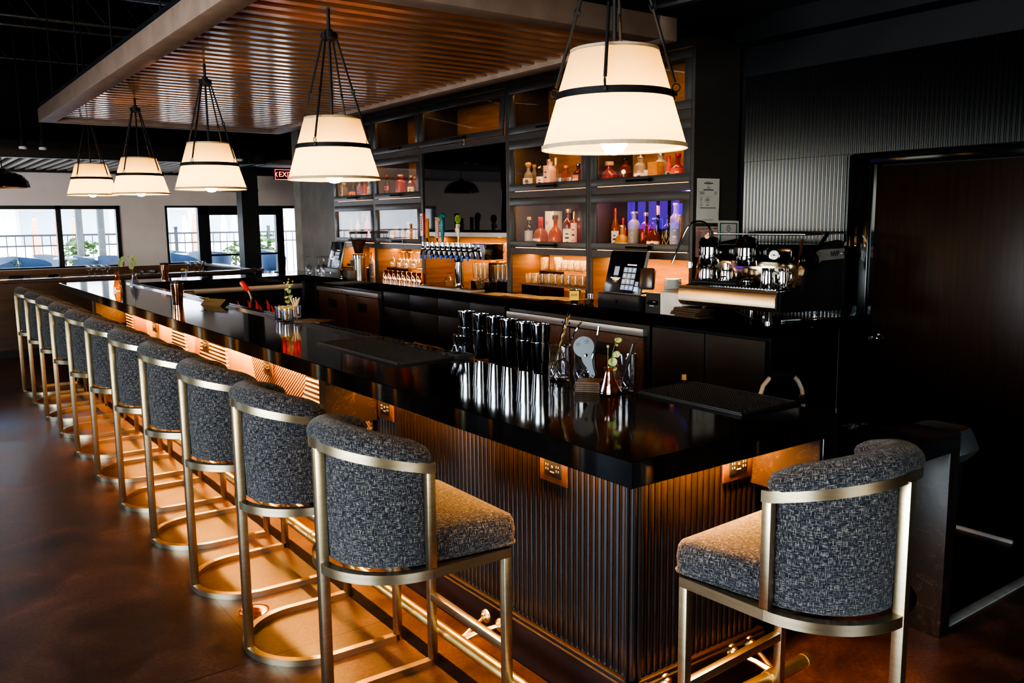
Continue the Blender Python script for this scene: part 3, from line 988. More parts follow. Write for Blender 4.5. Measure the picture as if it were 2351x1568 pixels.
pc = patio_chair()
first = True
for u, v, y, rz, lab in [(2, 597, 15.9, 2.2, 'woven patio chair cut off by the left edge of the picture'), (80, 594, 15.6, -1.2, 'woven patio chair left of the left window mullion'), (114, 600, 16.6, -2.6, 'woven patio chair touching the left window mullion'),
                         (204, 591, 15.6, -1.7, 'woven patio chair between the two pergola posts'), (262, 596, 15.3, -.6, 'pale woven patio chair at the right end of the left window'),
                         (419, 583, 17.2, -1.3, 'tall backed patio chair at the left of the middle window'), (424, 594, 15.4, -1.6, 'patio chair in front of another in the middle window'), (463, 590, 15.9, 3.0, 'patio chair cut by the middle door frame'),
                         (500, 592, 15.8, -.9, 'patio chair seen through the lower half of the first glass door'), (614, 588, 16.8, -1.5, 'patio chair behind another in the second glass door'), (627, 592, 15.3, -1.5, 'large patio chair low in the second glass door')]:
    p = at(u, v, 1, y)
    o = pc if first else dup(pc, lab)
    o.location = (p.x, y, max(GZ, p.z - .86)) if False else (p.x, y, GZ)
    k = max(.9, min(1.25, (p.z - GZ) / .86))
    o.scale = (k, k, k)
    o.rotation_euler = (0, 0, rz + PI / 2)
    o['label'] = lab
    first = False
for u, y, lab in [(172, 15.8, 'low patio table right of the left window mullion'), (392, 16.1, 'patio table at the left of the middle window'), (592, 16.0, 'patio table low in the second glass door')]:
    p = at(u, 600, 1, y)
    t = thing('patio_table', lab, 'table', (p.x, y, GZ), 0, 'patio tables')
    b = newbm(); lathe(b, [(0, .70), (.34, .70), (.35, .715), (.34, .73), (0, .73)], n=28); obj('table_top', b, 'facade', t)
    b = newbm(); cyl(b, (0, 0, 0), (0, 0, .7), .03, n=10); lathe(b, [(0, 0), (.22, 0), (.2, .02), (0, .04)], n=20); obj('pedestal', b, 'iron', t)


def leafy(b, c, r, n, s, seed):
    rr = random.Random(seed)
    for _ in range(n):
        d = Vector((rr.gauss(0, 1), rr.gauss(0, 1), rr.gauss(0, .9))).normalized() * r * rr.random() ** .4
        p = Vector(c) + d
        a = Vector((rr.uniform(-1, 1), rr.uniform(-1, 1), rr.uniform(-.6, 1))).normalized()
        u, w = frame_of(a)
        q = s * rr.uniform(.7, 1.3)
        b.faces.new([b.verts.new(p + x) for x in (u * -q, w * q * .45, u * q, w * -q * .45)])


for u, v, y, r, h, lab in [(187, 583, 17.2, .34, .0, 'leafy green potted shrub behind a pergola post'), (40, 606, 15.4, .10, 0, 'small potted plant on the patio at the far left'), (150, 598, 15.6, .09, 0, 'tiny potted plant beside the left window mullion'),
                           (401, 588, 17.0, .12, 0, 'small pale plant behind the patio table in the middle window'), (540, 580, 17.6, .26, 0, 'green shrub behind the first glass door'), (597, 568, 17.4, .38, 0, 'green shrub behind the second glass door beside the column')]:
    p = at(u, v, 1, y)
    t = thing('potted_plant', lab, 'plant', (p.x, y, GZ), 0, 'patio plants')
    z = p.z - GZ
    b = newbm(); lathe(b, [(0, 0), (r * .55, 0), (r * .7, z * .45), (r * .6, z * .45), (r * .5, z * .3), (0, z * .3)], n=18); obj('pot', b, 'iron', t)
    b = newbm(); tube(b, [(0, 0, z * .3), (.01, 0, z)], .012, 6); obj('stem', b, 'brown_wood', t)
    b = newbm(); leafy(b, (0, 0, z), r, 160 if r > .2 else 50, r * .22, int(u)); obj('foliage', b, 'leaf_dark', t, smooth=False, fix=False)
# ------------------------------------------------------------------ the bar
W1 = .9726; L = 9.55; D0 = .64
t = thing('bar_countertop', 'long polished black stone bar top that turns the near and far corners', 'countertop', (0, 0, 0))
b = newbm()
prism(b, [(0, 0), (W1, 0), (W1, .67), (D0, .67), (D0, 8.9), (2.755, 8.9), (2.755, L), (0, L)], ZB - T, ZB)
bmesh.ops.bevel(b, geom=[e for e in b.edges if abs(e.verts[0].co.z - e.verts[1].co.z) < 1e-5], offset=.0025, segments=1, affect='EDGES')
obj('stone_slab', b, 'stone', t, smooth=False)
b = newbm(); bx(b, W1 - T, W1, 0, .67, .77, ZB - T, .002); obj('end_drop', b, 'stone', t)
# black drip rail along the bartender's edge
b = newbm(); bx(b, .585, .655, 1.95, 8.85, ZB, ZB + .004)
for x in (.587, .622, .652):
    bx(b, x, x + .006, 1.95, 8.85, ZB + .004, ZB + .014)
y = 1.97
while y < 8.84:
    bx(b, .59, .652, y, y + .01, ZB + .004, ZB + .013); y += .062
obj('drip_rail', b, mat('shiny_black_drip_rail', (.012, .012, .012), .16, coat=.5), t)
obj('end_cap', (lambda b: (bx(b, .58, .66, 1.92, 1.95, ZB, ZB + .02, .003), b)[1])(newbm()), 'rubber', t)

base = thing('bar_counter', 'dark fluted bar front with glowing carved oak panels under the black top', 'bar', (0, 0, 0))
b = newbm(); bx(b, .312, .62, .312, 9.3, .0, ZB - T - .001); bx(b, .62, .93, .312, .62, 0, ZB - T - .001); bx(b, .62, 2.75, 9.0, 9.3, 0, ZB - T - .001)
obj('carcass', b, 'cab_base', base)
b = newbm()
flutes(b, .302, 2.10, .185, ZB - T, .030, .014, lambda a, o: (.303 - o, a))
obj('fluted_panel', b, 'flute', base)['label'] = 'dark fluted front panel at the near end'
b = newbm()
flutes(b, .302, .93, .185, ZB - T, .030, .014, lambda a, o: (a, .303 - o))
b2 = obj('fluted_panel', b, 'flute', base); b2['label'] = 'dark fluted end panel under the short side'
b = newbm(); cyl(b, (.296, .296, .185), (.296, .296, ZB - T), .013, n=14); cyl(b, (.318, .289, .185), (.318, .289, ZB - T), .01, n=12); cyl(b, (.289, .318, .185), (.289, .318, ZB - T), .01, n=12)
obj('corner_bead', b, 'flute', base)
for q, nm in (((.02, .312, 2.10, 2.178, .76, ZB - T), 'dark marble bracket between fluted and oak fronts'), ((.82, W1 - T, .0, .312, .77, ZB - T), 'dark marble bracket at the right end'), ((.02, .312, 7.56, 7.64, .76, ZB - T), 'dark marble bracket at the far end of the lit oak')):
    b = newbm()
    if nm.endswith('right end'):
        bx(b, .88, W1 - T, .004, .312, .77, ZB - T)
    else:
        bx(b, *q)
    obj('marble_bracket', b, 'marble', base)['label'] = nm
b = newbm(); bx(b, .27, .312, .27, 9.3, 0, .16); bx(b, .27, .96, .27, .312, 0, .16); obj('plinth', b, 'plinth', base)
b = newbm()
for o, z0, z1 in ((.262, .16, .172), (.272, .172, .186)):
    bx(b, o, .312, o, 9.3, z0, z1, .002); bx(b, o, .965, o, .312, z0, z1, .002)
obj('plinth_moulding', b, 'plinth', base)
# carved oak
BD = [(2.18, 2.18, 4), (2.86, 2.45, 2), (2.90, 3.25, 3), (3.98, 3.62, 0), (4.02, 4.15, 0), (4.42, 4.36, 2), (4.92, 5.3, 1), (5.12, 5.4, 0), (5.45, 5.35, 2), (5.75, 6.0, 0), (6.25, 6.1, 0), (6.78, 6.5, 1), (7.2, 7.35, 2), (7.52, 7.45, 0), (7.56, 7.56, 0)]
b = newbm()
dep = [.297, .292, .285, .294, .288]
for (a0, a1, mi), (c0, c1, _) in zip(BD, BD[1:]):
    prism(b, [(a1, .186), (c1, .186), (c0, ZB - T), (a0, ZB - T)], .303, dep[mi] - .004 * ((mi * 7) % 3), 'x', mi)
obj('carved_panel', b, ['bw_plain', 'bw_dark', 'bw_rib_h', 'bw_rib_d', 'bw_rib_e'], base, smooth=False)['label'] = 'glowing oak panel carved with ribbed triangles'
b = newbm(); bx(b, .29, .303, 7.64, 9.3, .186, ZB - T); obj('far_panel', b, 'bw_dark', base)
# duplex outlets
def outlet(loc, nrm):
    mw = facing(loc, nrm)
    b = newbm(); box(b, (0, 0, .004), (.155, .108, .008), .002, mw); o = obj('outlet_plate', b, 'bronze', base)
    b = newbm(); box(b, (0, 0, .0085), (.098, .062, .006), .003, mw); s = obj('socket', b, 'plastic', o)
    b = newbm()
    for x in (-.03, .03):
        for y in (-.008, .008):
            box(b, (x - .006, y + .004, .0125), (.0025, .008, .002), 0, mw); box(b, (x + .006, y + .004, .0125), (.0025, .008, .002), 0, mw)
    box(b, (0, -.012, .0125), (.022, .004, .002), 0, mw); box(b, (0, .008, .0125), (.008, .008, .002), 0, mw)
    obj('slots', b, 'steel', o)
for y in (.70, 2.0, 3.57, 4.87, 6.37):
    outlet((.283 if y > 2.2 else .289, y, .835), (-1, 0, 0))
outlet((.80, .289, .85), (0, -1, 0))
for x, y in ((.12, 1.18), (.13, 2.42), (.12, 3.95), (.12, 5.35), (.12, 6.85), (.64, .12)):
    b = newbm()
    for k in (-.022, .022):
        q = (x, y + k) if x < .5 else (x + k, y)
        lathe(b, [(0, -.028), (.012, -.026), (.015, -.018), (.011, -.01), (.006, -.006), (.006, 0), (0, 0)], (q[0], q[1], ZB - T), n=12)
    obj('purse_hook', b, 'dark_chrome', base)
# LED strip under the top
b = newbm(); bx(b, .255, .27, .34, 2.08, ZB - T - .012, ZB - T); bx(b, .255, .27, 2.2, 7.5, ZB - T - .012, ZB - T); bx(b, .34, .86, .255, .27, ZB - T - .012, ZB - T); obj('led_channel', b, 'plastic', base)

# foot rail
t = thing('foot_rail', 'polished brass foot rail round the bottom of the bar', 'foot rail', (.05, .105, .115))
b = newbm()
tube(b, [(0, 9.0, 0), (0, 5, 0), (0, .05, 0), (.015, .015, 0), (.05, 0, 0), (.5, 0, 0), (.95, 0, 0)], .0255, 20)
obj('rail', b, 'gold', t)
b = newbm()
for y in (2.25, 4.9, 7.4):
    cyl(b, (0, y, 0), (0, y + .03, 0), .029, n=20); cyl(b, (0, y + .05, 0), (0, y + .07, 0), .029, n=20)
cyl(b, (.93, 0, 0), (.952, 0, 0), .0275, n=20); cyl(b, (.72, 0, 0), (.76, 0, 0), .029, n=20)
obj('joint_collar', b, 'gold', t)
for (x, y, dx, dy) in ((0, .9, 1, 0), (0, 1.75, 1, 0), (0, 2.9, 1, 0), (0, 4.2, 1, 0), (0, 5.6, 1, 0), (0, 7.0, 1, 0), (.33, 0, 0, 1), (.78, 0, 0, 1)):
    b = newbm()
    for s in (-.05, .05):
        ox, oy = (0, s) if dx else (s, 0)
        tube(b, [(x + .02 * dx, y + .02 * dy, 0), (x + .08 * dx + ox * .4, y + .08 * dy + oy * .4, .02), (x + .165 * dx + ox, y + .165 * dy + oy, .035)], [.014, .01, .008], 10)
        lathe(b, [(0, .02), (.012, .02), (.016, .012), (.026, .008), (.028, 0), (0, 0)], n=18,
              mw=Matrix.Translation((x + .168 * dx + ox, y + .168 * dy + oy, .035)) @ (Matrix.Rotation(-PI / 2, 4, 'Y') if dx else Matrix.Rotation(PI / 2, 4, 'X')))
    obj('bracket', b, 'gold', t)

# lower counter at the right end
t = thing('low_counter', 'lower black stone counter with waterfall leg at the right end of the bar', 'counter', (W1 + .002, 0.003, 0))
b = newbm(); bx(b, 0, .866, 0, .67, .864 - .0753, .864, .002); obj('counter_slab', b, 'stone', t)
b = newbm(); bx(b, .866 - .0753, .866, 0, .67, 0, .864 - .0755, .002); obj('waterfall_leg', b, 'marble', t)
b = newbm(); bx(b, 0.0, .866 - .0755, .60, .66, 0, .786); obj('back_panel', b, 'cab_base', t)

# waste bin beside it
p = at(2222, 1010, 0, 2.02)
t = thing('waste_bin', 'tall dark bin with black pleated liner beside the low counter', 'bin', (2.36, .36, .006))
b = newbm(); lathe(b, [(0, 0), (.075, 0), (.10, .66), (.096, .66), (.07, .02), (0, .02)], n=28, sq=5); obj('bin_body', b, 'plastic', t)
b = newbm()
rr = random.Random(4)
prof = []
N = 72
rings = []
for k, (r, z) in enumerate([(.092, .60), (.104, .58), (.145, .635), (.125, .70), (.11, .735), (.095, .72), (.088, .6)]):
    ring = []
    for i in range(N):
        a = 2 * PI * i / N
        w = 1 + (.035 if 0 < k < 4 else .015) * math.sin(i * PI) * 0 + (.03 * (1 if i % 2 else -1) if 0 < k < 4 else .01 * (1 if i % 2 else -1))
        q = 1 / (abs(math.cos(a)) ** 5 + abs(math.sin(a)) ** 5) ** .2
        ring.append(b.verts.new((r * w * q * math.cos(a), r * w * q * math.sin(a), z)))
    rings.append(ring)
for a_, c_ in zip(rings, rings[1:]):
    for i in range(N):
        b.faces.new((a_[i], a_[(i + 1) % N], c_[(i + 1) % N], c_[i]))
obj('liner', b, mat('black_bin_liner', (.07, .07, .072), .32), t)

# round brass floor cover
p = at(583, 1403, 2, 0)
t = thing('floor_cover', 'round copper coloured cover plate set in the floor', 'floor cover', (p.x, p.y, 0))
b = newbm(); lathe(b, [(0, .003), (.05, .003), (.062, .0025), (.065, .0)], n=36)
for i in range(-4, 5):
    h = math.sqrt(max(0, .048 ** 2 - (i * .011) ** 2))
    bx(b, -h, h, i * .011 - .0025, i * .011 + .0025, .003, .0045)
obj('plate', b, 'copper', t)
b = newbm(); lathe(b, [(.07, .003), (.075, .0025), (.075, 0), (.066, 0), (.066, .002), (.07, .003)], n=36); obj('ring', b, 'bronze', t)

# ------------------------------------------------------------------ bar stools
def arc(r, a0, a1, n, fx=None):
    return [(r * math.cos(R(a0 + (a1 - a0) * i / n)), r * math.sin(R(a0 + (a1 - a0) * i / n))) for i in range(n + 1)]


def zband(a):
    """height of the sloping back band; a = degrees, 180 is the rear"""
    q = (1 - math.cos(R(a - 180))) / 1.0
    return 1.022 - .068 * min(1, abs(a - 180) / 90) ** 1.6


def make_stool(label):
    t = thing('bar_stool', label, 'stool', group='tweed bar stools with brass frames')
    rc = .258
    fx = .285
    D = [(fx, rc)] + arc(rc, 90, 270, 28) + [(fx, -rc)]
    b = newbm(); sweep(b, D, .03, .026); obj('base_ring', b, 'brass', t)
    b = newbm(); sweep(b, D[1:-1], .03, .032)
    for v in b.verts: v.co.z += .613
    ring = obj('seat_ring', b, 'brass', t)
    b = newbm()
    for s in (1, -1):
        bx(b, 0, fx + .015, s * rc - .015, s * rc + .015, .613, .645)
    bx(b, fx - .015, fx + .015, -rc + .015, rc - .015, .613, .645)
    bx(b, -.06, fx - .02, -rc + .02, rc - .02, .63, .645)
    obj('seat_frame', b, 'brass', t)
    for s in (1, -1):
        b = newbm(); bx(b, fx - .015, fx + .015, s * rc - .015, s * rc + .015, .0, .613, .002); obj('leg', b, 'brass', t)
    b = newbm(); bx(b, -rc - .017, -rc + .017, -.015, .015, .026, zband(180) + .004, .002); obj('rear_post', b, 'brass', t)
    for s in (1, -1):
        b = newbm(); bx(b, -.015, .015, s * rc - .013, s * rc + .013, .645, zband(90) + .004, .002); obj('side_post', b, 'brass', t)
    b = newbm(); bx(b, fx - .013, fx + .013, -rc + .015, rc - .015, .272, .302, .002); obj('footrest', b, 'brass', t)
    b = newbm()
    aa = [86 + 188 * i / 36 for i in range(37)]
    sweep(b, [((rc + .004) * math.cos(R(a)), (rc + .004) * math.sin(R(a))) for a in aa], .018, .034, zs=[zband(max(90, min(270, a))) for a in aa])
    obj('back_band', b, 'brass', t)
    # cushion
    b = newbm()
    hw_, x1 = .266, .330
    cr = .035
    outl = []
    for (cx, cy, a0) in ((x1 - cr, hw_ - cr, 0), ):
        pass
    outl += [(x1 - cr + cr * math.cos(R(a)), -hw_ + cr + cr * math.sin(R(a))) for a in range(-90, 1, 15)]
    outl += [(x1 - cr + cr * math.cos(R(a)), hw_ - cr + cr * math.sin(R(a))) for a in range(0, 91, 15)]
    outl += [(.2 * math.cos(R(a)) * 1.0 - 0.0, hw_ * math.sin(R(a)) if False else .235 * math.sin(R(a))) for a in range(100, 261, 10)]
    outl = [(x, y) for x, y in outl]
    lay = [(.0, .648, .97), (.0, .652, 1.0), (.0, .70, 1.012), (.0, .733, 1.0), (.0, .748, .975), (.0, .757, .92), (.0, .766, .7), (.0, .771, .35)]
    cx0 = .05
    rings = []
    for _, z, k in lay:
        rings.append([b.verts.new((cx0 + (x - cx0) * k, y * k, z)) for x, y in outl])
    n = len(outl)
    for a_, c_ in zip(rings, rings[1:]):
        for i in range(n):
            b.faces.new((a_[i], a_[(i + 1) % n], c_[(i + 1) % n], c_[i]))
    top = b.verts.new((cx0, 0, .772))
    for i in range(n):
        b.faces.new((rings[-1][i], rings[-1][(i + 1) % n], top))
    b.faces.new(rings[0][::-1])
    recalc(b); boxmap(b)
    cu = obj('seat_cushion', b, 'tweed', t, ang=60)
    b = newbm()
    tube(b, [(cx0 + (x - cx0) * 1.008, y * 1.008, .657) for x, y in outl], .005, 6, closed=True); boxmap(b)
    obj('piping', b, 'tweed', cu)
    # back pad
    b = newbm()
    uvl = b.loops.layers.uv.active
    ro, ri = .238, .178
    NA = 40
    cols = []
    for i in range(NA + 1):
        a = 92 + 176 * i / NA
        zt_ = zband(a) + .03
        c, s = math.cos(R(a)), math.sin(R(a))
        puff = .004 * math.sin(PI * i / NA)
        col = [(ro - .01, .650), (ro, .662), (ro + puff, .8), (ro + puff, .92), (ro, zt_), (ri, zt_), (ri - .012, .85), (ri, .70), (ri, .65)]
        cols.append([(b.verts.new((r_ * c, r_ * s, z_)), (R(a) * ro, z_ + (0 if q < 5 else .5))) for q, (r_, z_) in enumerate(col)])
    for i in range(NA):
        for j in range(9):
            q = (cols[i][j], cols[i + 1][j], cols[i + 1][(j + 1) % 9], cols[i][(j + 1) % 9])
            f = b.faces.new([v for v, _ in q])
            for l, (_, uv) in zip(f.loops, q):
                l[uvl].uv = uv
    b.faces.new([v for v, _ in cols[0]]); b.faces.new([v for v, _ in cols[-1]][::-1])
    bk = obj('backrest', b, 'tweed', t, ang=50)
    # rolled top edge
    b = newbm()
    uvl = b.loops.layers.uv.active
    NA, NS = 48, 18
    rings = []
    for i in range(NA + 1):
        a = 84 + 192 * i / NA
        e = min(i, NA - i)
        k = min(1, math.sqrt(max(0, 1 - (1 - min(1, e / 5)) ** 2)) + .02)
        d = abs(i - NA / 2)
        k *= 1 - .05 * math.exp(-(d / 1.5) ** 2)
        zc = zband(max(90, min(270, a))) + .034 + .021
        rcen = .226
        c, s = math.cos(R(a)), math.sin(R(a))
        ring = []
        for q in range(NS):
            th = 2 * PI * q / NS
            r_ = rcen + .049 * k * math.cos(th)
            z_ = zc + .036 * k * math.sin(th) - .012 * k * math.cos(th)
            ring.append((b.verts.new((r_ * c, r_ * s, z_)), (R(a) * rcen, th * .05 + 2)))
        rings.append(ring)
    for i in range(NA):
        for q in range(NS):
            w = (q + 1) % NS
            vs = (rings[i][q], rings[i + 1][q], rings[i + 1][w], rings[i][w])
            f = b.faces.new([v for v, _ in vs])
            for kk, (l, (_, uv)) in enumerate(zip(f.loops, vs)):
                l[uvl].uv = (uv[0], uv[1] + (2 * PI * .05 if w == 0 and kk in (2, 3) else 0))
    b.faces.new([v for v, _ in rings[0]]); b.faces.new([v for v, _ in rings[-1]][::-1])
    obj('top_roll', b, 'tweed', t, ang=60)
    return t


stool = make_stool('nearest tweed bar stool on the long side, its seat cushion fully in view')
labs = [None, 'second tweed bar stool from the near corner along the long side', 'third tweed bar stool from the near corner along the long side', 'fourth tweed bar stool from the near corner along the long side',
        'fifth tweed bar stool from the near corner, near the middle of the row', 'sixth tweed bar stool from the near corner, middle of the long row', 'seventh tweed bar stool from the near corner along the long side',
        'eighth tweed bar stool from the near corner along the long side', 'ninth tweed bar stool from the near corner, third from the far end', 'tenth tweed bar stool from the near corner, next to the farthest one', 'farthest dark tweed bar stool at the left end of the row']
stool.location = (-.300, .845, 0)
stool.rotation_euler = (0, 0, R(-1))
rr = random.Random(3)
for k in range(1, 11):
    dup(stool, labs[k], (-.30, .868 + .7615 * k, 0), R(rr.uniform(-1.5, 1.5)) - R(1))
dup(stool, 'separate tweed bar stool at the right, on the short side of the bar', (.553, -.222, 0), R(93))

# ------------------------------------------------------------------ pendant lamps
def make_pendant(label):
    t = thing('pendant_lamp', label, 'lamp', group='cream drum pendants over the bar')
    Rb, Rt, H = .231, .139, .305
    hub = .705
    b = newbm()
    prof = [(Rb - .003, 0), (Rb, 0), (Rt, H), (Rt - .003, H), (Rb - .003, .0)]
    lathe(b, [(Rb, 0), (Rb - (Rb - Rt) * .5, H * .5), (Rt, H)], n=64)
    sh = obj('lamp_shade', b, 'shade', t, ang=60)
    b = newbm()
    lathe(b, [(Rb - .003, .002), (Rb + .0015, -.001), (Rb + .0015, .012), (Rb - .003, .012)], n=64, closed=True)
    TR = noise_mat('linen_trim', (.45, .34, .2), (.52, .4, .25), (60, 60, 60), 3, .8)
    obj('shade_trim', b, TR, sh)
    b = newbm()
    lathe(b, [(Rt - .003, H - .01), (Rt + .0015, H - .01), (Rt + .0015, H + .002), (Rt - .003, H + .002)], n=64, closed=True)
    obj('shade_trim', b, TR, sh)
    zb_ = .163
    rb_ = Rb - (Rb - Rt) * zb_ / H
    b = newbm()
    lathe(b, [(rb_ + .0055, zb_ - .011), (rb_ + .009, zb_ - .011), (rb_ + .0045, zb_ + .011), (rb_ + .001, zb_ + .011)], n=64, closed=True)
    obj('shade_band', b, 'black', t)
    b = newbm(); lathe(b, [(0, .03), (.018, .03), (.02, .016), (.040, .014), (.042, -.012), (.036, -.02), (0, -.022)], (0, 0, hub), n=24); obj('hub', b, 'black', t)
    b = newbm(); cyl(b, (0, 0, .12), (0, 0, hub), .007, n=10); cyl(b, (0, 0, hub), (0, 0, .86), .009, n=10); obj('stem', b, 'black', t)
    b = newbm(); lathe(b, [(0, .07), (.022, .07), (.024, .13), (.012, .14), (0, .14)], n=16); obj('socket', b, 'black', t)
    b = newbm(); lathe(b, [(0, -.018), (.025, -.012), (.042, .012), (.045, .03), (.036, .054), (.02, .07), (0, .072)], n=24); obj('bulb', b, 'bulb', t)
    for k in range(4):
        a = R(39 + 90 * k)
        d = Vector((math.cos(a), math.sin(a), 0))
        p0 = d * (rb_ + .012) + Vector((0, 0, zb_ + .02))
        p1 = d * .035 + Vector((0, 0, hub))
        mid = p0.lerp(p1, .47)
        b = newbm()
        tube(b, [p0 + (p1 - p0) * .03, mid - (p1 - p0) * .012], .0055, 8); tube(b, [mid + (p1 - p0) * .012, p1], .0055, 8)
        for q, pl in ((p0, .012), (mid + (p1 - p0) * .008, .010), (mid - (p1 - p0) * .008, .009), (p1, .013)):
            u_, w_ = d, Vector((0, 0, 1))
            tube(b, [q + (u_ * math.cos(x) + w_ * math.sin(x)) * pl for x in [2 * PI * i / 12 for i in range(12)]], .0022, 6, closed=True)
        cyl(b, d * (rb_ + .003) + Vector((0, 0, zb_)), d * (rb_ + .016) + Vector((0, 0, zb_)), .006, n=8)
        obj('strap', b, 'black', t)
    return t


pl = make_pendant('nearest and largest cream lamp shade hanging over the near corner')
PLOC = [(.305, .41, 1.955), (.272, 2.456, 1.948), (.208, 4.28, 1.962), (.204, 6.21, 1.988), tuple(at(213.5, 448.5, 1, 8.45))]
pl.location = PLOC[0]
for q, lab in zip(PLOC[1:], ['second nearest cream lamp shade, left of the bottle cabinets', 'middle cream lamp shade of the row of five', 'fourth cream lamp shade, second from the left', 'farthest and smallest cream lamp shade at the left']):
    far = dup(pl, lab, q)
# the nearest lamp hangs from the ceiling in front of the canopy on a longer stem
b = newbm(); cyl(b, (0, 0, .86), (0, 0, 4.2 - 1.955), .009, n=10); lathe(b, [(0, 0), (.06, 0), (.06, -.02), (0, -.022)], (0, 0, 4.2 - 1.955), n=20); obj('ceiling_rod', b, 'black', pl)
b = newbm(); cyl(b, (0, 0, .86), (0, 0, 1.95), .009, n=10); obj('ceiling_rod', b, 'black', far)
far.scale = (1.08, 1.08, 1.08)
# ------------------------------------------------------------------ back counter
XB = 2.76; YB = 1.673; XC = 3.10
t = thing('back_countertop', 'polished black stone counter running under the bottle cabinets', 'countertop', (0, 0, 0))
b = newbm(); prism(b, [(XB, YB), (3.575, YB), (3.575, 8.66), (3.11, 8.68), (3.10, 10.0), (XB, 10.0)], ZB - T, ZB); obj('stone_slab', b, 'stone', t)
b = newbm(); bx(b, 2.84, 3.55, YB + .02, 2.72, .1, ZB - T - .001); bx(b, 2.815, 2.84, 1.72, 2.21, .12, .96, .002); bx(b, 2.815, 2.84, 2.22, 2.71, .12, .96, .002)
obj('cabinet_front', b, 'cab_base', t)
b = newbm(); bx(b, 2.84, 3.55, 4.52, 6.88, .1, ZB - T - .001)
for y in (4.54, 5.12, 5.70, 6.28):
    bx(b, 2.815, 2.84, y, y + .57, .12, .80, .002); bx(b, 2.815, 2.84, y, y + .57, .81, .97, .002)
obj('cabinet_front', b, 'cab_base', t)
b = newbm(); bx(b, 2.84, 3.10, 8.66, 9.95, .1, ZB - T - .001); bx(b, 2.815, 2.84, 8.68, 9.0, .12, .97, .002); obj('cabinet_front', b, 'plinth', t)
b = newbm(); bx(b, 2.88, 3.09, YB + .03, 9.9, 0, .1); obj('kick_strip', b, 'black', t)


def fridge(y0, y1, label, doors):
    t = thing('bar_fridge', label, 'fridge', (2.80, (y0 + y1) / 2, 0), group=None)
    w = (y1 - y0) / 2 - .01
    b = newbm(); bx(b, .03, .70, -w, w, .1, .965, .003); obj('body', b, 'plastic', t)
    b = newbm(); bx(b, -.018, .03, -w + .02, w - .02, .885, .94, .004); obj('steel_band', b, 'steel', t)
    b = newbm()
    for y in (-.03, .06): cyl(b, (-.019, y, .912), (-.026, y, .912), .009, n=14)
    obj('lock', b, 'chrome', t)
    for k in range(doors):
        a, c = -w + .03 + 2 * (w - .03) * k / doors, -w + .03 + 2 * (w - .03) * (k + 1) / doors
        b = newbm(); bx(b, .0, .03, a + .006, c - .006, .14, .875, .004); d = obj('door', b, 'brown_wood', t)
        b = newbm(); bx(b, -.006, .0, (a + c) / 2 - .13, (a + c) / 2 + .1, .70, .80, .003); obj('recessed_handle', b, 'black', d)
        b = newbm(); bx(b, -.012, .0, c - .09, c - .02, .872, .884); obj('hinge', b, 'chrome', d)
    return t


fridge(6.92, 8.63, 'two door bar fridge with steel band at the far end of the back counter', 2)
fridge(2.74, 4.50, 'bar fridge with wide steel band behind the shaker tins', 2)

# ------------------------------------------------------------------ glass fronted bottle cabinets
LOW, MID, TOP = (1.487, 1.932), (1.995, 2.445), (2.506, 2.93)


def gdoor(par, y0, y1, z0, z1, zi0, zi1, name='door', mull=.065, tilt=0, key=False):
    cy, cz = (y0 + y1) / 2, z1
    b = newbm()
    hw_, h0, g0, g1 = (y1 - y0) / 2 - .004, z0 - cz + .0005, zi0 - cz, zi1 - cz
    bx(b, 0, .022, -hw_, hw_, h0, g0, .002); bx(b, 0, .022, -hw_, hw_, g1, -.004, .002)
    bx(b, 0, .022, -hw_, -hw_ + mull, g0, g1, .002); bx(b, 0, .022, hw_ - mull, hw_, g0, g1, .002)
    o = obj(name, b, 'cab', par)
    o.location = (XC - .006, cy, cz)
    if tilt: o.rotation_euler = (0, tilt, 0)
    b = newbm(); bx(b, .012, .016, -hw_ + mull - .008, hw_ - mull + .008, g0 - .008, g1 + .008); obj('glass', b, 'pane', o)
    b = newbm()
    zc = (h0 + g0) / 2
    tube(b, [(-.022, -.15, zc), (-.022, .1, zc)], .008, 10); lathe(b, [(0, -.004), (.017, -.004), (.017, .004), (0, .004)], n=16, mw=Matrix.Translation((-.02, -.15, zc)) @ Matrix.Rotation(PI / 2, 4, 'Y'))
    cyl(b, (-.022, -.13, zc), (0, -.13, zc), .005, n=8); cyl(b, (-.022, .09, zc), (0, .09, zc), .005, n=8)
    obj('handle', b, 'black_gloss', o)
    if key:
        b = newbm(); cyl(b, (-.02, -.15, zc - .01), (-.02, -.15, zc - .045), .004, n=8); box(b, (-.02, -.15, zc - .06), (.004, .018, .03), .002); obj('key', b, 'gold', o)
    return o


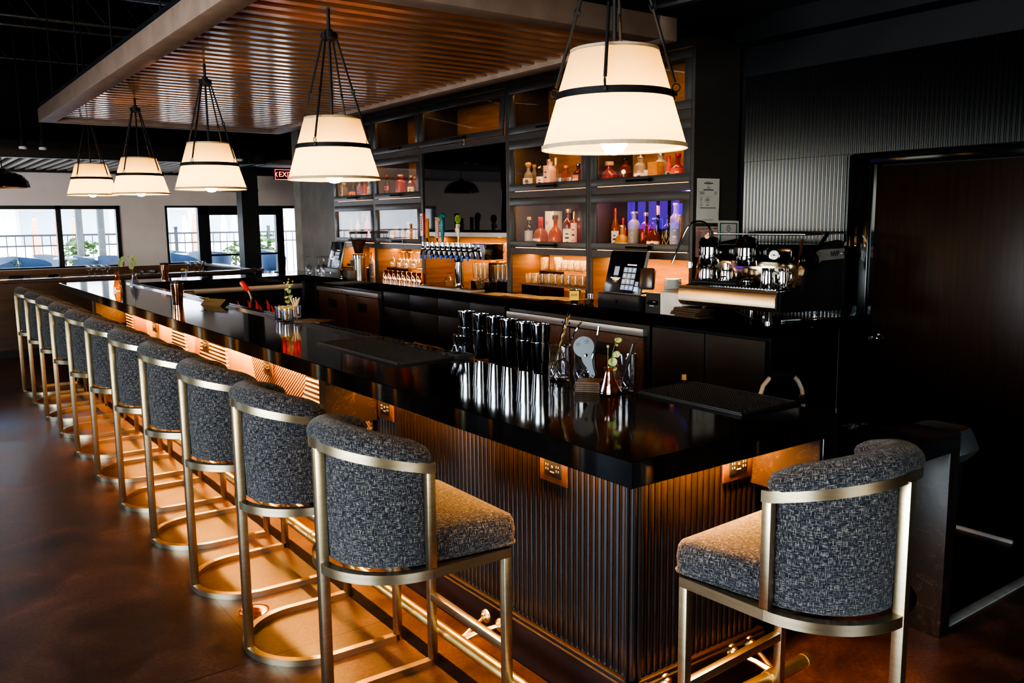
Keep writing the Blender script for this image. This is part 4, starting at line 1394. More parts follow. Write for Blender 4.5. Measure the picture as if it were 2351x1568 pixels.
def cabinet(label, y0, y1, tv=False):
    cy = (y0 + y1) / 2
    t = thing('bottle_cabinet', label, 'cabinet', (0, 0, 0), group=None)
    A, B = y0 - .026, y1 + .026
    b = newbm()
    bx(b, XC, 3.58, A, y0 + .004, ZB + .001, 3.0); bx(b, XC, 3.58, y1 - .004, B, ZB + .001, 3.0)
    bx(b, XC, 3.58, y0, y1, 2.935, 3.0)
    if tv:
        bx(b, XC, 3.58, y0, y1, 2.448, 2.503); bx(b, XC, 3.58, y0, y1, 1.578, 1.62)
    else:
        bx(b, XC, 3.58, y0, y1, 2.448, 2.503); bx(b, XC, 3.58, y0, y1, 1.935, 1.992); bx(b, XC, 3.58, y0, y1, 1.43, 1.484)
    obj('carcass', b, 'cab', t)
    b = newbm()
    bx(b, XC + .015, 3.57, y0 + .004, y0 + .008, ZB + .001, 1.43 if not tv else 1.578)
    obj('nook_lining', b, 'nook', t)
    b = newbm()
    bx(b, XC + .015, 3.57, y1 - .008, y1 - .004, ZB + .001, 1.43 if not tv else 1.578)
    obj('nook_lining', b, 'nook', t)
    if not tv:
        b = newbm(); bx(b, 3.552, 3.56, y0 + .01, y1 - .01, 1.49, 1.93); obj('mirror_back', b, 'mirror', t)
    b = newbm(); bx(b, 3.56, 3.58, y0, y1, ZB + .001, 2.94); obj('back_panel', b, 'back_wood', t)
    if tv:
        gdoor(t, y0, y1, *TOP, 2.569, 2.86, tilt=R(4), key=True)
        b = newbm(); bx(b, 3.4, 3.56, y0, y1, 1.62, 2.448); obj('tv_back', b, 'black', t)
        b = newbm(); bx(b, XC - .004, XC + .01, y0, y1, 1.578, 1.62); obj('steel_lip', b, 'steel', t)
    else:
        gdoor(t, y0, y1, *LOW, 1.544, 1.866); gdoor(t, y0, y1, *MID, 2.057, 2.372); gdoor(t, y0, y1, *TOP, 2.569, 2.86)
    for z in (() if tv else (1.484, 1.992)):
        b = newbm(); bx(b, XC + .024, XC + .03, y0 + .05, y1 - .05, z, z + .0025); obj('led_strip', b, 'led', t)
    zz = 1.578 if tv else 1.43
    for y in (y1 - .10, y0 + .25):
        b = newbm()
        cyl(b, (3.2, y, zz - .004), (3.2, y, zz), .022, n=16)
        obj('puck_light', b, 'led', t)
    return t


cabinet('nearest bottle cabinet at the right end, purple glow in its lowest compartment', 2.625, 3.70)
cabinet('bottle cabinet just right of the television', 3.757, 4.835)
cabinet('wide cabinet unit that holds the television', 4.89, 6.43, True)
cabinet('bottle cabinet just left of the television', 6.475, 7.53)
cabinet('farthest bottle cabinet at the left, behind the second lamp', 7.585, 8.65)

t = thing('television', 'large black television in the middle of the cabinets', 'television', (3.13, 5.69, 2.03))
b = newbm(); box(b, (0, 0, 0), (.04, 1.42, .80), .006); obj('bezel', b, 'black_gloss', t)
b = newbm(); bx(b, -.0215, -.0205, -.70, .70, -.385, .39); obj('screen', b, mat('dark_tv_screen', (.003, .003, .004), .03, spec=.6), t)
b = newbm(); bx(b, .02, .27, -.2, .2, -.15, .15); obj('wall_mount', b, 'black', t)

# papers on the dark side of the cabinets (plane y = 2.6)
YP = 2.598 - .004


def paper(name, label, pts, material, lines, group=None):
    """pts: four photo corners; lines: list of (x0,x1,y) in 0..1 of the sheet"""
    q = [at(u, v, 1, YP) for u, v in pts]
    c = sum(q, Vector()) / 4
    t = thing(name, label, 'paper', (c.x, YP, c.z), 0, group)
    P = lambda s, r: (q[0].lerp(q[1], s)).lerp(q[3].lerp(q[2], s), r) - Vector((c.x, YP, c.z))
    b = newbm()
    sheet(b, lambda s, r: P(s, r) + Vector((0, -.001 - .0015 * math.sin(6 * s + 4 * r) ** 2, 0)), 6, 8)
    obj('sheet', b, material, t)
    for nm, mt in (('print', 'ink'), ('green_border', 'green_ink'), ('blue_seal', 'blue_ink')):
        b = newbm()
        n = 0
        for (s0, s1, r, h, k) in lines:
            if k != mt: continue
            n += 1
            vs = [b.verts.new(P(a, r_) + Vector((0, -.0035, 0))) for a, r_ in ((s0, r), (s1, r), (s1, r + h), (s0, r + h))]
            b.faces.new(vs)
        if n: obj(nm, b, mt, t, smooth=False)
        else: b.free()
    return t


ln = [(.40, .60, .075, .008, 'ink'), (.30, .70, .095, .022, 'ink'), (.38, .62, .125, .006, 'ink'), (.485, .515, .165, .022, 'ink'), (.43, .58, .21, .012, 'ink'), (.28, .72, .245, .022, 'ink')]
rr = random.Random(5)
for k, r_ in enumerate([.295, .31, .325, .34, .355]):
    ln += [(.13, .13 + rr.uniform(.16, .22), r_, .006, 'ink'), (.78, .78 + rr.uniform(.04, .1), r_, .006, 'ink')]
for r_ in (.42, .455, .47, .485, .50, .54, .585, .60):
    ln += [(.15, .15 + rr.uniform(.06, .12), r_, .006, 'ink'), (.42 - rr.uniform(0, .1), .56, r_, .007, 'ink')]
ln += [(.14, .86, .645 + .012 * k, .006, 'ink') for k in range(3)] + [(.25, .8, .92, .005, 'ink'), (.3, .72, .935, .005, 'ink')]
paper('posted_notice', 'tall white typed notice taped to the dark cabinet side', [(1600, 409), (1652, 410.5), (1649, 512), (1597.5, 511.5)], 'white_paper', ln)
ln = [(.05, .75, .05 + .02 * k, .008, 'ink') for k in range(3)] + [(.82, .95, .05, .03, 'ink')]
ln += [(.1 + .3 * c, .1 + .3 * c + rr.uniform(.1, .2), .16 + .045 * k, .010, 'ink') for c in range(3) for k in range(14)]
paper('posted_form', 'pink printed form taped below the tall notice', [(1597, 520), (1647, 520), (1647, 590), (1596, 590)], 'pink_paper', ln)
ln = [(.09, .91, .10, .045, 'green_ink'), (.09, .14, .10, .8, 'green_ink'), (.86, .91, .10, .8, 'green_ink')]
for k in range(24):
    a0 = k / 24 * 2 * PI
    ln.append((.5 + .08 * math.cos(a0) - .012, .5 + .08 * math.cos(a0) + .012, .32 + .12 * math.sin(a0), .03, 'blue_ink'))
ln += [(.485, .515, .29, .08, 'blue_ink'), (.15, .3, .45, .008, 'ink')]
paper('certificate', 'white certificate with green border and blue oval seal', [(1648, 506), (1696, 507), (1695, 560), (1647, 560)], 'white_paper', ln)

# ------------------------------------------------------------------ bottles
SHELF = {'low': 1.486, 'mid': 1.994}
PROF = {
    'wine': [(0, 0), (.92, 0), (1, .02), (1, .52), (.93, .6), (.55, .70), (.32, .76), (.30, .9), (.36, .905), (.36, .93), (.28, .93), (0, .93)],
    'whisky': [(0, 0), (.94, 0), (1, .02), (1, .60), (.94, .67), (.6, .73), (.36, .77), (.34, .88), (.40, .885), (.40, .9), (0, .9)],
    'squat': [(0, 0), (.9, 0), (1, .04), (1, .36), (.93, .46), (.7, .56), (.36, .63), (.30, .70), (.30, .86), (.36, .87), (.36, .9), (0, .9)],
    'round': [(0, 0), (.6, 0), (.85, .06), (1, .22), (1, .34), (.86, .5), (.5, .6), (.3, .66), (.28, .82), (.36, .84), (.36, .87), (0, .87)],
    'dome': [(0, 0), (.96, 0), (1, .05), (1, .3), (.93, .46), (.74, .6), (.4, .68), (.32, .72), (.32, .8), (.4, .81), (.4, .84), (0, .84)],
    'jug': [(0, 0), (.95, 0), (1, .03), (1, .62), (.96, .70), (.7, .77), (.44, .80), (.42, .88), (.5, .9), (.5, .93), (0, .93)],
    'tall': [(0, 0), (.95, 0), (1, .02), (1, .66), (.9, .72), (.5, .77), (.34, .8), (.32, .93), (.37, .935), (.37, .95), (0, .95)],
}
CAPH = {'wine': .93, 'whisky': .9, 'squat': .9, 'round': .87, 'dome': .84, 'jug': .93, 'tall': .95}


def bottle(label, x, y, z, h, r, kind, body, cap, lab=None, lz=(.12, .45), text=None, sq=None, capstyle='cork', extra=None, group=None, lt='ink'):
    t = thing('bottle', label, 'bottle', (x, y, z), 0, group)
    pr_ = PROF[kind]
    b = newbm(); lathe(b, [(a * r, q * h) for a, q in pr_], n=24, sq=sq); obj('bottle_body', b, body, t)
    c0 = CAPH[kind] * h
    rn = pr_[-2][0] * r
    b = newbm()
    if capstyle == 'cork':
        lathe(b, [(0, c0), (rn * 1.15, c0), (rn * 1.25, c0 + .004), (rn * 1.2, h), (0, h + .001)], n=18)
    elif capstyle == 'wax':
        n0 = .74 * h
        lathe(b, [(rn * 1.06, n0), (rn * 1.1, n0 + .01), (rn * 1.1, h * .86), (rn * 1.25, h * .88), (rn * 1.2, h), (0, h)], n=18)
        for k in range(4):
            a = k * 1.6
            tube(b, [(rn * math.cos(a), rn * math.sin(a), n0 + .01), (rn * 1.1 * math.cos(a), rn * 1.1 * math.sin(a), n0 - .02 - .01 * k)], .004, 6)
    elif capstyle == 'foil':
        n0 = .76 * h
        lathe(b, [(rn * .95, n0), (rn * 1.0, n0 + .004), (rn * 1.02, h - .004), (rn * .9, h), (0, h)], n=18)
    elif capstyle == 'ball':
        lathe(b, [(0, c0), (rn * .7, c0), (rn * 1.3, c0 + .01), (rn * 1.5, c0 + .022), (rn * 1.2, c0 + .036), (0, c0 + .042)], n=18)
    elif capstyle == 'pourer':
        tube(b, [(0, 0, c0 - .005), (0, 0, c0 + .02), (-.006, 0, c0 + .05), (-.014, 0, c0 + .075)], [rn * 1.1, rn * 1.0, .007, .005], 10)
    obj('cap', b, cap, t)
    if lab:
        z0, z1 = lz[0] * h, lz[1] * h
        b = newbm()
        N = 12
        half = R(62)
        k = lambda a: 1 / (abs(math.cos(a)) ** (sq or 2) + abs(math.sin(a)) ** (sq or 2)) ** (1 / (sq or 2))
        yaw = R(215)
        lo, hi = [], []
        for i in range(N + 1):
            a = yaw - half + 2 * half * i / N
            if sq: a = R(180) - half * .75 + 1.5 * half * i / N
            kk = k(a)
            lo.append(b.verts.new(((r + .0012) * kk * math.cos(a), (r + .0012) * kk * math.sin(a), z0)))
            hi.append(b.verts.new(((r + .0012) * kk * math.cos(a), (r + .0012) * kk * math.sin(a), z1)))
        for i in range(N):
            b.faces.new((lo[i], lo[i + 1], hi[i + 1], hi[i]))
        o = obj('label_paper', b, lab, t)
        d = Vector((-1, 0, 0)) if sq else Vector((math.cos(yaw), math.sin(yaw), 0))
        if text:
            for i, s in enumerate(text.split('\n')):
                zc = (z0 + z1) / 2 + (len(text.split('\n')) / 2 - .5 - i) * .026
                text_mesh('label_print', s, .025, facing(d * (r + .0022) + Vector((0, 0, zc)), d), lt, o)
        else:
            b = newbm()
            for i in range(3):
                w = r * (.5, .7, .4)[i]
                mw = facing(d * (r + .003) + Vector((0, 0, z0 + (z1 - z0) * (.72 - .22 * i))), d)
                box(b, (0, 0, 0), (w, (.010, .014, .006)[i], .0006), 0, mw)
            obj('label_print', b, lt, o)
    if extra:
        extra(t, r, h)
    return t


def net(t, r, h):
    b = newbm()
    for s in (1, -1):
        for k in range(6):
            pts = []
            for i in range(9):
                q = i / 8
                a = 2 * PI * k / 6 + s * q * 2.2
                rad = r * 1.03 * (1 if q < .75 else 1 - (q - .75) * 1.6)
                pts.append((rad * math.cos(a), rad * math.sin(a), .01 + q * h * .66))
            tube(b, pts, .0022, 5)
    obj('gold_net', b, 'gold', t)


def ring_emblem(t, r, h):
    b = newbm(); mw = facing((-r * .86, -r * .5, h * .4), (-.86, -.5, 0))
    tube(b, [mw @ Vector((.021 * math.cos(a), .021 * math.sin(a), .002)) for a in [2 * PI * i / 20 for i in range(20)]], .0025, 6, closed=True)
    obj('embossed_ring', b, 'grey_label', t)


def medal(t, r, h):
    b = newbm(); mw = facing((-r * .84, -r * .56, h * .5), (-.84, -.54, 0)); lathe(b, [(0, 0), (.018, 0), (.018, .003), (0, .004)], n=20, mw=mw); obj('medal', b, 'gold', t)


def slant(t, r, h):
    b = newbm()
    N = 10
    lo, hi = [], []
    for i in range(N + 1):
        a = R(160) + R(110) * i / N
        lo.append(b.verts.new(((r + .002) * math.cos(a), (r + .002) * math.sin(a), h * .24 + i * .006))); hi.append(b.verts.new(((r + .002) * math.cos(a), (r + .002) * math.sin(a), h * .44 + i * .006)))
    for i in range(N):
        b.faces.new((lo[i], lo[i + 1], hi[i + 1], hi[i]))
    obj('slanted_label', b, 'red_label', t)


def bot(row, u, vt, w, kind, body, cap, label, x=3.24, **kw):
    p = at(u, vt, 0, x)
    dist = (p - CAM).dot(FW)
    r = w / FPX * dist / 2
    z = SHELF[row]
    return bottle(label, x, p.y, z, p.z - z, r, kind, body, cap, **kw)


# lowest row, right cabinet
bot('low', 1413, 478, 19, 'wine', 'amber', 'red', 'tall bottle with long red foil neck in the purple lit compartment', lab='white_label', lz=(.05, .45), capstyle='foil', x=3.30)
bot('low', 1431, 500, 15, 'whisky', 'red_label', 'red', 'plain red capped bottle behind the squat gold one, purple lit compartment', capstyle='foil', x=3.38)
bot('low', 1429, 517, 34, 'squat', 'gold_liquor', 'gold', 'squat round gold bottle with cream label at the front, purple lit compartment', lab='cream_label', lz=(.02, .30), text="Maker's\nMark", x=3.20)
bot('low', 1456, 486, 28, 'jug', 'grey_bottle', 'gold', 'frosted grey bottle with embossed ring in the purple lit compartment', extra=ring_emblem, x=3.24)
bot('low', 1483, 488, 22, 'whisky', 'deep_amber', 'gold', 'amber bottle with slanted red label in the purple lit compartment', extra=slant, x=3.26, sq=5)
bot('low', 1501, 500, 33, 'round', 'deep_amber', 'glass_crystal', 'round decanter with cut glass stopper and cream label, purple lit compartment', lab='cream_label', lz=(.02, .30), x=3.20)
bot('low', 1511, 472, 22, 'tall', 'navy_bottle', 'gold', 'tall navy bottle with ribbed gold cap in the purple lit compartment', capstyle='foil', x=3.36)
bot('low', 1533, 494, 23, 'whisky', 'dark_bottle', 'black_gloss', 'dark bottle wrapped in gold wire net in the purple lit compartment', extra=net, x=3.22)
bot('low', 1551, 466, 25, 'tall', 'clear_liquor', 'cork', 'tall pale bottle with blue label and cork stopper at the right end', lab='blue_label', lz=(.02, .60), x=3.22, lt='cream_label')
p = at(1562, 492, 0, 3.40)
t = thing('spirit_box', 'tall yellow gift tube behind the blue labelled bottle', 'box', (3.40, p.y, 1.486))
b = newbm(); lathe(b, [(0, 0), (.05, 0), (.05, p.z - 1.5), (0, p.z - 1.5)], n=24); obj('tube', b, 'ochre', t)
b = newbm(); lathe(b, [(.051, p.z - 1.53), (.051, p.z - 1.49), (0, p.z - 1.489)], n=24); obj('lid', b, 'gold', t)
# lowest row, cabinet right of the television
bot('low', 1215, 498, 22, 'whisky', 'dark_bottle', 'cork', 'dark bottle with amber cork top and grey sleeve, right of the television', lab='grey_label', lz=(.02, .55), capstyle='cork', lt='grey_label')
bot('low', 1241, 498, 30, 'squat', 'amber', 'red', 'square bottle dipped in red wax with cream label, right of the television', lab='cream_label', lz=(.04, .30), text="Maker's\nMark", capstyle='wax', sq=4, x=3.2)
bot('low', 1275, 494, 32, 'round', 'amber', 'brown_wood', 'ornate amber decanter with brown stopper in the cabinet right of the television', x=3.2)
bot('low', 1305, 480, 26, 'whisky', 'deep_amber', 'gold', 'dark amber bottle with cream label in the cabinet right of the television', lab='cream_label', lz=(.04, .5), x=3.22)
bot('low', 1318, 486, 18, 'tall', 'deep_amber', 'gold', 'slim gold capped bottle with pale strip label, lower compartment right of the television', lab='pink_label', lz=(.04, .7), capstyle='foil', x=3.24)
bot('low', 1330, 500, 16, 'whisky', 'amber', 'cork', 'small amber bottle at the right edge of the compartment right of the television', x=3.34)
p = at(1271, 485, 0, 3.42)
t = thing('spirit_box', 'white gift box with grey emblem behind the ornate decanter', 'box', (3.42, p.y, 1.486))
b = newbm(); bx(b, -.05, .05, -.065, .065, 0, p.z - 1.486, .002); obj('carton', b, 'white_label', t)
b = newbm(); lathe(b, [(0, 0), (.02, 0), (.02, .001), (0, .0012)], n=20, mw=facing((-.0505, .035, .22), (-1, 0, 0))); obj('emblem', b, 'grey_label', t)
# middle row, cabinet right of the television
bot('mid', 1213, 372, 26, 'dome', 'clear_liquor', 'cork', 'clear bottle with round cork ball behind the reflected lamp, middle row', capstyle='ball', lab='white_label', lz=(.2, .45))
bot('mid', 1227, 378, 20, 'whisky', 'clear_liquor', 'cork', 'clear bottle half behind the cork ball bottle, middle row', x=3.36)
bot('mid', 1241, 366, 20, 'tall', 'dark_bottle', 'black_gloss', 'dark bottle with white label in the middle row', lab='white_label', lz=(.04, .45), x=3.2)
bot('mid', 1262, 366, 24, 'jug', 'pink_label', 'gold', 'tall bottle with pink patterned wrapper in the middle row', lab='pink_label', lz=(.04, .8), x=3.24, sq=6)
bot('mid', 1276, 362, 15, 'tall', 'clear_liquor', 'white', 'slim bottle with white capsule in the middle row', capstyle='foil', x=3.4)
bot('mid', 1300, 380, 22, 'whisky', 'amber', 'orange_label', 'amber bottle with orange cap behind the two tumblers', lab='orange_label', lz=(.1, .5), x=3.36)
bot('mid', 1328, 376, 20, 'whisky', 'deep_amber', 'dark_chrome', 'bottle with orange label lettered GREEN RIVER in the middle row', lab='orange_label', lz=(.05, .55), text='GREEN\nRIVER', x=3.2, sq=5, lt='white_label')
# middle row, right cabinet
bot('mid', 1399, 371, 42, 'dome', 'pink_liquor', 'cork', 'domed decanter of coral red spirit under the nearest lamp', x=3.22)
bot('mid', 1435, 362, 28, 'whisky', 'deep_amber', 'black_gloss', 'amber bottle with round gold medal, middle row of the right cabinet', extra=medal, lab='grey_label', lz=(.04, .3), x=3.22)
bot('mid', 1470, 360, 30, 'jug', 'clear_liquor', 'glass_crystal', 'clear bottle with cut stopper and white label, middle row of the right cabinet', lab='white_label', lz=(.05, .42), capstyle='ball', x=3.22)
bot('mid', 1518, 352, 24, 'jug', 'grey_label', 'gold', 'tall grey wrapped bottle with gold medal, middle row of the right cabinet', extra=medal, x=3.3, sq=6)
bot('mid', 1536, 358, 18, 'whisky', 'red_label', 'red', 'red bottle with white dot label near the right end, middle row', lab='white_label', lz=(.3, .45), x=3.34)
bot('mid', 1557, 352, 34, 'squat', 'pink_liquor', 'red', 'wide red spirit bottle with dark red label at the right end, middle row', lab='red_label', lz=(.04, .5), x=3.22, lt='cream_label')
for (u, vt, w, d, mt, lab) in [(1490, 390, .07, .06, 'white_label', 'small white carton in the middle row of the right cabinet'), (1505, 372, .10, .07, 'gold_liquor', 'gold gift carton beside the small white carton')]:
    p = at(u, vt, 0, 3.24)
    t = thing('spirit_box', lab, 'box', (3.24, p.y, 1.994))
    b = newbm(); bx(b, -d / 2, d / 2, -w / 2, w / 2, 0, p.z - 1.994, .002); obj('carton', b, mt if mt != 'gold_liquor' else 'ochre', t)
    b = newbm(); bx(b, -d / 2 - .001, -d / 2, -w * .3, w * .3, .03, .06); obj('print', b, 'grey_label', t)
# tumblers in the middle row
def tumbler(label, x, y, z, r0, r1, h, material='glass_crystal', group=None, cat='glass', name='tumbler', n=20):
    o = None
    t = thing(name, label, cat, (x, y, z), 0, group)
    b = newbm(); lathe(b, [(0, 0), (r0, 0), (r0 * 1.02, .004), (r1, h), (r1 - .0025, h), (r0 - .003, .012), (0, .012)], n=n); obj('glass_wall', b, material, t)
    return t
for i, u in enumerate((1288, 1311)):
    p = at(u, 415, 0, 3.2); tumbler(('left', 'right')[i] + ' of two clear tumblers in the middle row right of the television', 3.2, p.y, 1.994, .032, .037, .10, 'glass_warm', 'tumblers in the middle row')
# lowest row, cabinet left of the television
bot('low', 877, 523, 22, 'jug', 'amber', 'gold', 'amber jar shaped bottle at the left of the lower compartment left of the television', x=3.3)
bot('low', 908, 520, 24, 'jug', 'gold_liquor', 'gold', 'golden bottle second from the left, lower compartment left of the television', x=3.24, sq=5, lab='cream_label', lz=(.05, .5))
bot('low', 924, 524, 18, 'squat', 'gold_liquor', 'green_label', 'golden bottle with green cap, lower compartment left of the television', x=3.32)
bot('low', 939, 511, 27, 'squat', 'gold_liquor', 'orange_label', 'wide golden bottle with orange cap, lower compartment left of the television', x=3.2)
bot('low', 948, 513, 14, 'whisky', 'clear_liquor', 'leaf', 'slim bottle behind the orange capped one, lower compartment left of the television', x=3.4)
bot('low', 956, 520, 18, 'whisky', 'gold_liquor', 'amber', 'golden bottle at the right edge, lower compartment left of the television', x=3.22, lab='cream_label')
# middle row, cabinet left of the television
bot('mid', 888, 402, 13, 'wine', 'dark_bottle', 'red', 'slim dark bottle with dark red band, middle row left of the television', lab='red_label', lz=(.38, .55), x=3.24)
bot('mid', 919, 401, 21, 'jug', 'pink_liquor', 'orange_label', 'rose red bottle with orange cap in the middle row left of the television', x=3.22, sq=4)
bot('mid', 944, 403, 18, 'whisky', 'deep_amber', 'gold', 'brown bottle with gold top and cream label, middle row left of the television', lab='cream_label', lz=(.05, .5), x=3.22)
bot('mid', 953, 405, 13, 'whisky', 'amber', 'gold', 'gold topped bottle at the right edge, middle row left of the television', x=3.32)
# farthest cabinet
bot('low', 806, 505, 18, 'squat', 'gold_liquor', 'green_label', 'yellow and green bottle left of the grinder hopper in the farthest cabinet', x=3.24, lab='green_label', lz=(.04, .3))
bot('low', 822, 500, 14, 'whisky', 'white_label', 'orange_label', 'pale bottle behind the grinder hopper in the farthest cabinet', x=3.36)
bot('low', 843, 495, 15, 'tall', 'red_label', 'orange_label', 'tall red bottle with orange cap in the farthest cabinet', x=3.22)
bot('mid', 789, 420, 15, 'jug', 'clear_liquor', 'white', 'pale bottle with blue white wrapper in the farthest cabinet', lab='white_label', lz=(.04, .9), x=3.22, sq=6)
bot('mid', 799, 432, 10, 'whisky', 'orange_label', 'orange_label', 'small orange bottle second from the left in the farthest cabinet', x=3.3)
bot('mid', 810, 410, 17, 'wine', 'dark_bottle', 'black_gloss', 'dark bottle with orange and cream labels in the farthest cabinet', lab='orange_label', lz=(.08, .42), x=3.22)
bot('mid', 825, 412, 14, 'whisky', 'clear_liquor', 'purple_label', 'bottle with violet label in the farthest cabinet', lab='purple_label', lz=(.04, .6), x=3.22)
bot('mid', 837, 412, 14, 'whisky', 'pink_liquor', 'red', 'red spirit bottle in the farthest cabinet', x=3.22, lab='white_label', lz=(.1, .3))
bot('mid', 848, 416, 11, 'whisky', 'cream_label', 'chrome', 'cream labelled bottle at the right edge of the farthest cabinet', lab='cream_label', lz=(.02, .7), x=3.22)
# ------------------------------------------------------------------ glassware in the open nooks
def wineglass(label, group, h=.2, rb=.036, inv=False, red=False, material='glass_warm'):
    t = thing('wine_glass', label, 'glass', group=group)
    pr_ = [(0, 0), (rb, 0), (rb * .9, .003), (.006, .008), (.004, .02), (.004, h * .42), (.012, h * .46), (rb * .9, h * .56), (rb * 1.12, h * .7), (rb * .98, h), (rb * .95, h), (rb * 1.08, h * .7), (rb * .85, h * .57), (0, h * .47)]
    if inv: pr_ = [(r, h - z) for r, z in pr_]
    b = newbm(); lathe(b, pr_, n=18); obj('glass_body', b, material, t)
    return t


def row(proto, spots, labels):
    for i, ((x, y, z), lab) in enumerate(zip(spots, labels)):
        if i == 0:
            proto.location = (x, y, z); proto['label'] = lab
        else:
            dup(proto, lab, (x, y, z))


# upturned copper cups on the counter under the cabinet left of the television
t = thing('copper_cup', '', 'cup', group='upturned copper cups')
b = newbm(); lathe(b, [(.043, 0), (.044, .004), (.033, .122), (.030, .126), (0, .126)], n=28); obj('cup_body', b, 'copper', t)
b = newbm(); lathe(b, [(.0435, 0), (.046, .002), (.046, .006), (.0435, .008)], n=28, closed=True); obj('rolled_rim', b, 'copper', t)
ys = [7.02 - i * (7.02 - 6.27) / 7 for i in range(8)]
row(t, [(2.95, y, ZB) for y in ys], [nth(i, 8) + ' of eight upturned copper cups left of the television' for i in range(8)])
# glass shelf and stemware above them
def shelf_board(label, y0, y1, z, x0, x1, th=.012, m_='glass'):
    t = thing('glass_shelf', label, 'shelf', ((x0 + x1) / 2, (y0 + y1) / 2, z))
    b = newbm(); box(b, (0, 0, -th / 2), (x1 - x0, y1 - y0, th), .002); obj('shelf_board', b, m_, t)
    for s in (-1, 1):
        b = newbm(); bx(b, -(x1 - x0) / 2 + .01, (x1 - x0) / 2 - .01, s * ((y1 - y0) / 2 - .02) - .006, s * ((y1 - y0) / 2 - .02) + .006, -(z - ZB), -th); obj('support', b, 'black_gloss', t)
    return t


shelf_board('clear glass shelf with stemware above the copper cups', 6.50, 7.42, 1.215, 3.15, 3.45)
t = wineglass('', 'inverted stemmed glasses above the copper cups', h=.17, rb=.037, inv=True)
row(t, [(3.22 + .1 * (i % 2), 7.36 - i * .085, 1.216) for i in range(8)], [nth(i, 8) + ' inverted stemmed glass over the copper cups' for i in range(8)])
# tall glasses on the shelf right of the tap tower
shelf_board('pale glass shelf of tall glasses right of the beer taps', 4.93, 5.62, 1.15, 3.15, 3.5, .018)
t = thing('pint_glass', '', 'glass', group='tall glasses right of the beer taps')
b = newbm(); lathe(b, [(0, 0), (.028, 0), (.029, .006), (.036, .155), (.034, .155), (.027, .012), (0, .012)], n=18); obj('glass_wall', b, 'glass_warm', t)
sp, lb = [], []
for r_ in range(2):
    for i in range(9):
        sp.append((3.20 + .09 * r_, 5.57 - i * .075, 1.151)); lb.append(nth(i, 9) + ' tall glass, ' + ('front', 'rear')[r_] + ' row right of the beer taps')
row(t, sp, lb)
shelf_board('upper glass shelf of flutes beside the steel tap box', 4.93, 5.30, 1.335, 3.15, 3.5, .012)
t = wineglass('', 'flutes on the upper shelf', h=.18, rb=.03)
row(t, [(3.2 + .1 * (i % 2), 5.25 - i * .07, 1.336) for i in range(5)], [nth(i, 5) + ' flute on the upper shelf beside the steel tap box' for i in range(5)])
# short glasses, cabinet right of the television
shelf_board('dark shelf of short glasses in the nook right of the television', 3.78, 4.72, 1.16, 3.12, 3.42, .014, 'nook')
shelf_board('upper clear shelf of stacked glasses in the nook right of the television', 3.78, 4.55, 1.285, 3.2, 3.5, .008)
t = thing('rocks_glass', '', 'glass', group='short glasses in the nook right of the television')
b = newbm(); lathe(b, [(0, 0), (.034, 0), (.036, .004), (.039, .088), (.0365, .088), (.034, .016), (0, .014)], n=18); obj('glass_wall', b, 'glass_warm', t)
sp, lb = [], []
for r_ in range(2):
    for i in range(9):
        sp.append((3.17 + .085 * r_, 4.64 - i * .092, 1.161)); lb.append(nth(i, 9) + ' short glass in the ' + ('front', 'second') [r_] + ' row on the lower dark shelf')
for i in range(7):
    sp.append((3.30, 4.36 - i * .085, 1.2865)); lb.append(nth(i, 7) + ' short glass on the upper clear shelf')
row(t, sp, lb)
t = thing('highball_glass', '', 'glass', group='taller glasses on the upper clear shelf')
b = newbm(); lathe(b, [(0, 0), (.038, 0), (.04, .005), (.042, .11), (.039, .11), (.037, .014), (0, .014)], n=18); obj('glass_wall', b, 'glass_warm', t)
row(t, [(3.25, 4.51, 1.2865), (3.36, 4.45, 1.2865)], ['tallest clear glass at the left end of the upper shelf', 'taller clear glass just behind the tallest one'])
# upturned wine glasses at the far left of the back counter
t = wineglass('', 'upturned wine glasses at the far end of the back counter', h=.23, rb=.04, inv=True, material='glass')
sp = [(2.86, 9.0, ZB), (2.90, 8.78, ZB), (3.0, 8.86, ZB), (2.98, 8.66, ZB), (3.06, 8.98, ZB), (3.06, 8.74, ZB), (2.90, 8.60, ZB)]
row(t, sp, [nth(i, 7) + ' upturned wine glass left of the far till' for i in range(7)])

# ------------------------------------------------------------------ beer tower
t = thing('beer_tap_tower', 'chrome beer tap tower with a row of blue capped taps', 'beer tower', (3.02, 5.6, ZB))
b = newbm(); cyl(b, (0, 0, 0), (0, 0, .30), .042, n=32); lathe(b, [(0, 0), (.075, 0), (.075, .008), (.05, .012), (.042, .03), (.042, .05)], n=32); lathe(b, [(.042, .26), (.05, .28), (.05, .30)], n=32); obj('column', b, 'chrome', t)
b = newbm(); bx(b, -.07, .13, -.58, .56, .30, .445, .004); obj('tap_box', b, mat('mirror_black_steel', (.10, .09, .085), .08, 1), t)
b = newbm(); bx(b, -.074, .134, -.584, .564, .440, .449, .002); obj('top_trim', b, 'chrome', t)
b = newbm(); bx(b, -.073, -.07, -.56, .54, .302, .44); obj('drip_face', b, 'dark_chrome', t)
hand = {0: ('sign', 'white_label', .27), 1: ('bar', 'ochre', .24), 3: ('bar', 'pale_pink', .25), 4: ('bird', 'teal', .27), 7: ('hop', 'hop', .28)}
ylist = [.50 - i * .098 for i in range(10)]
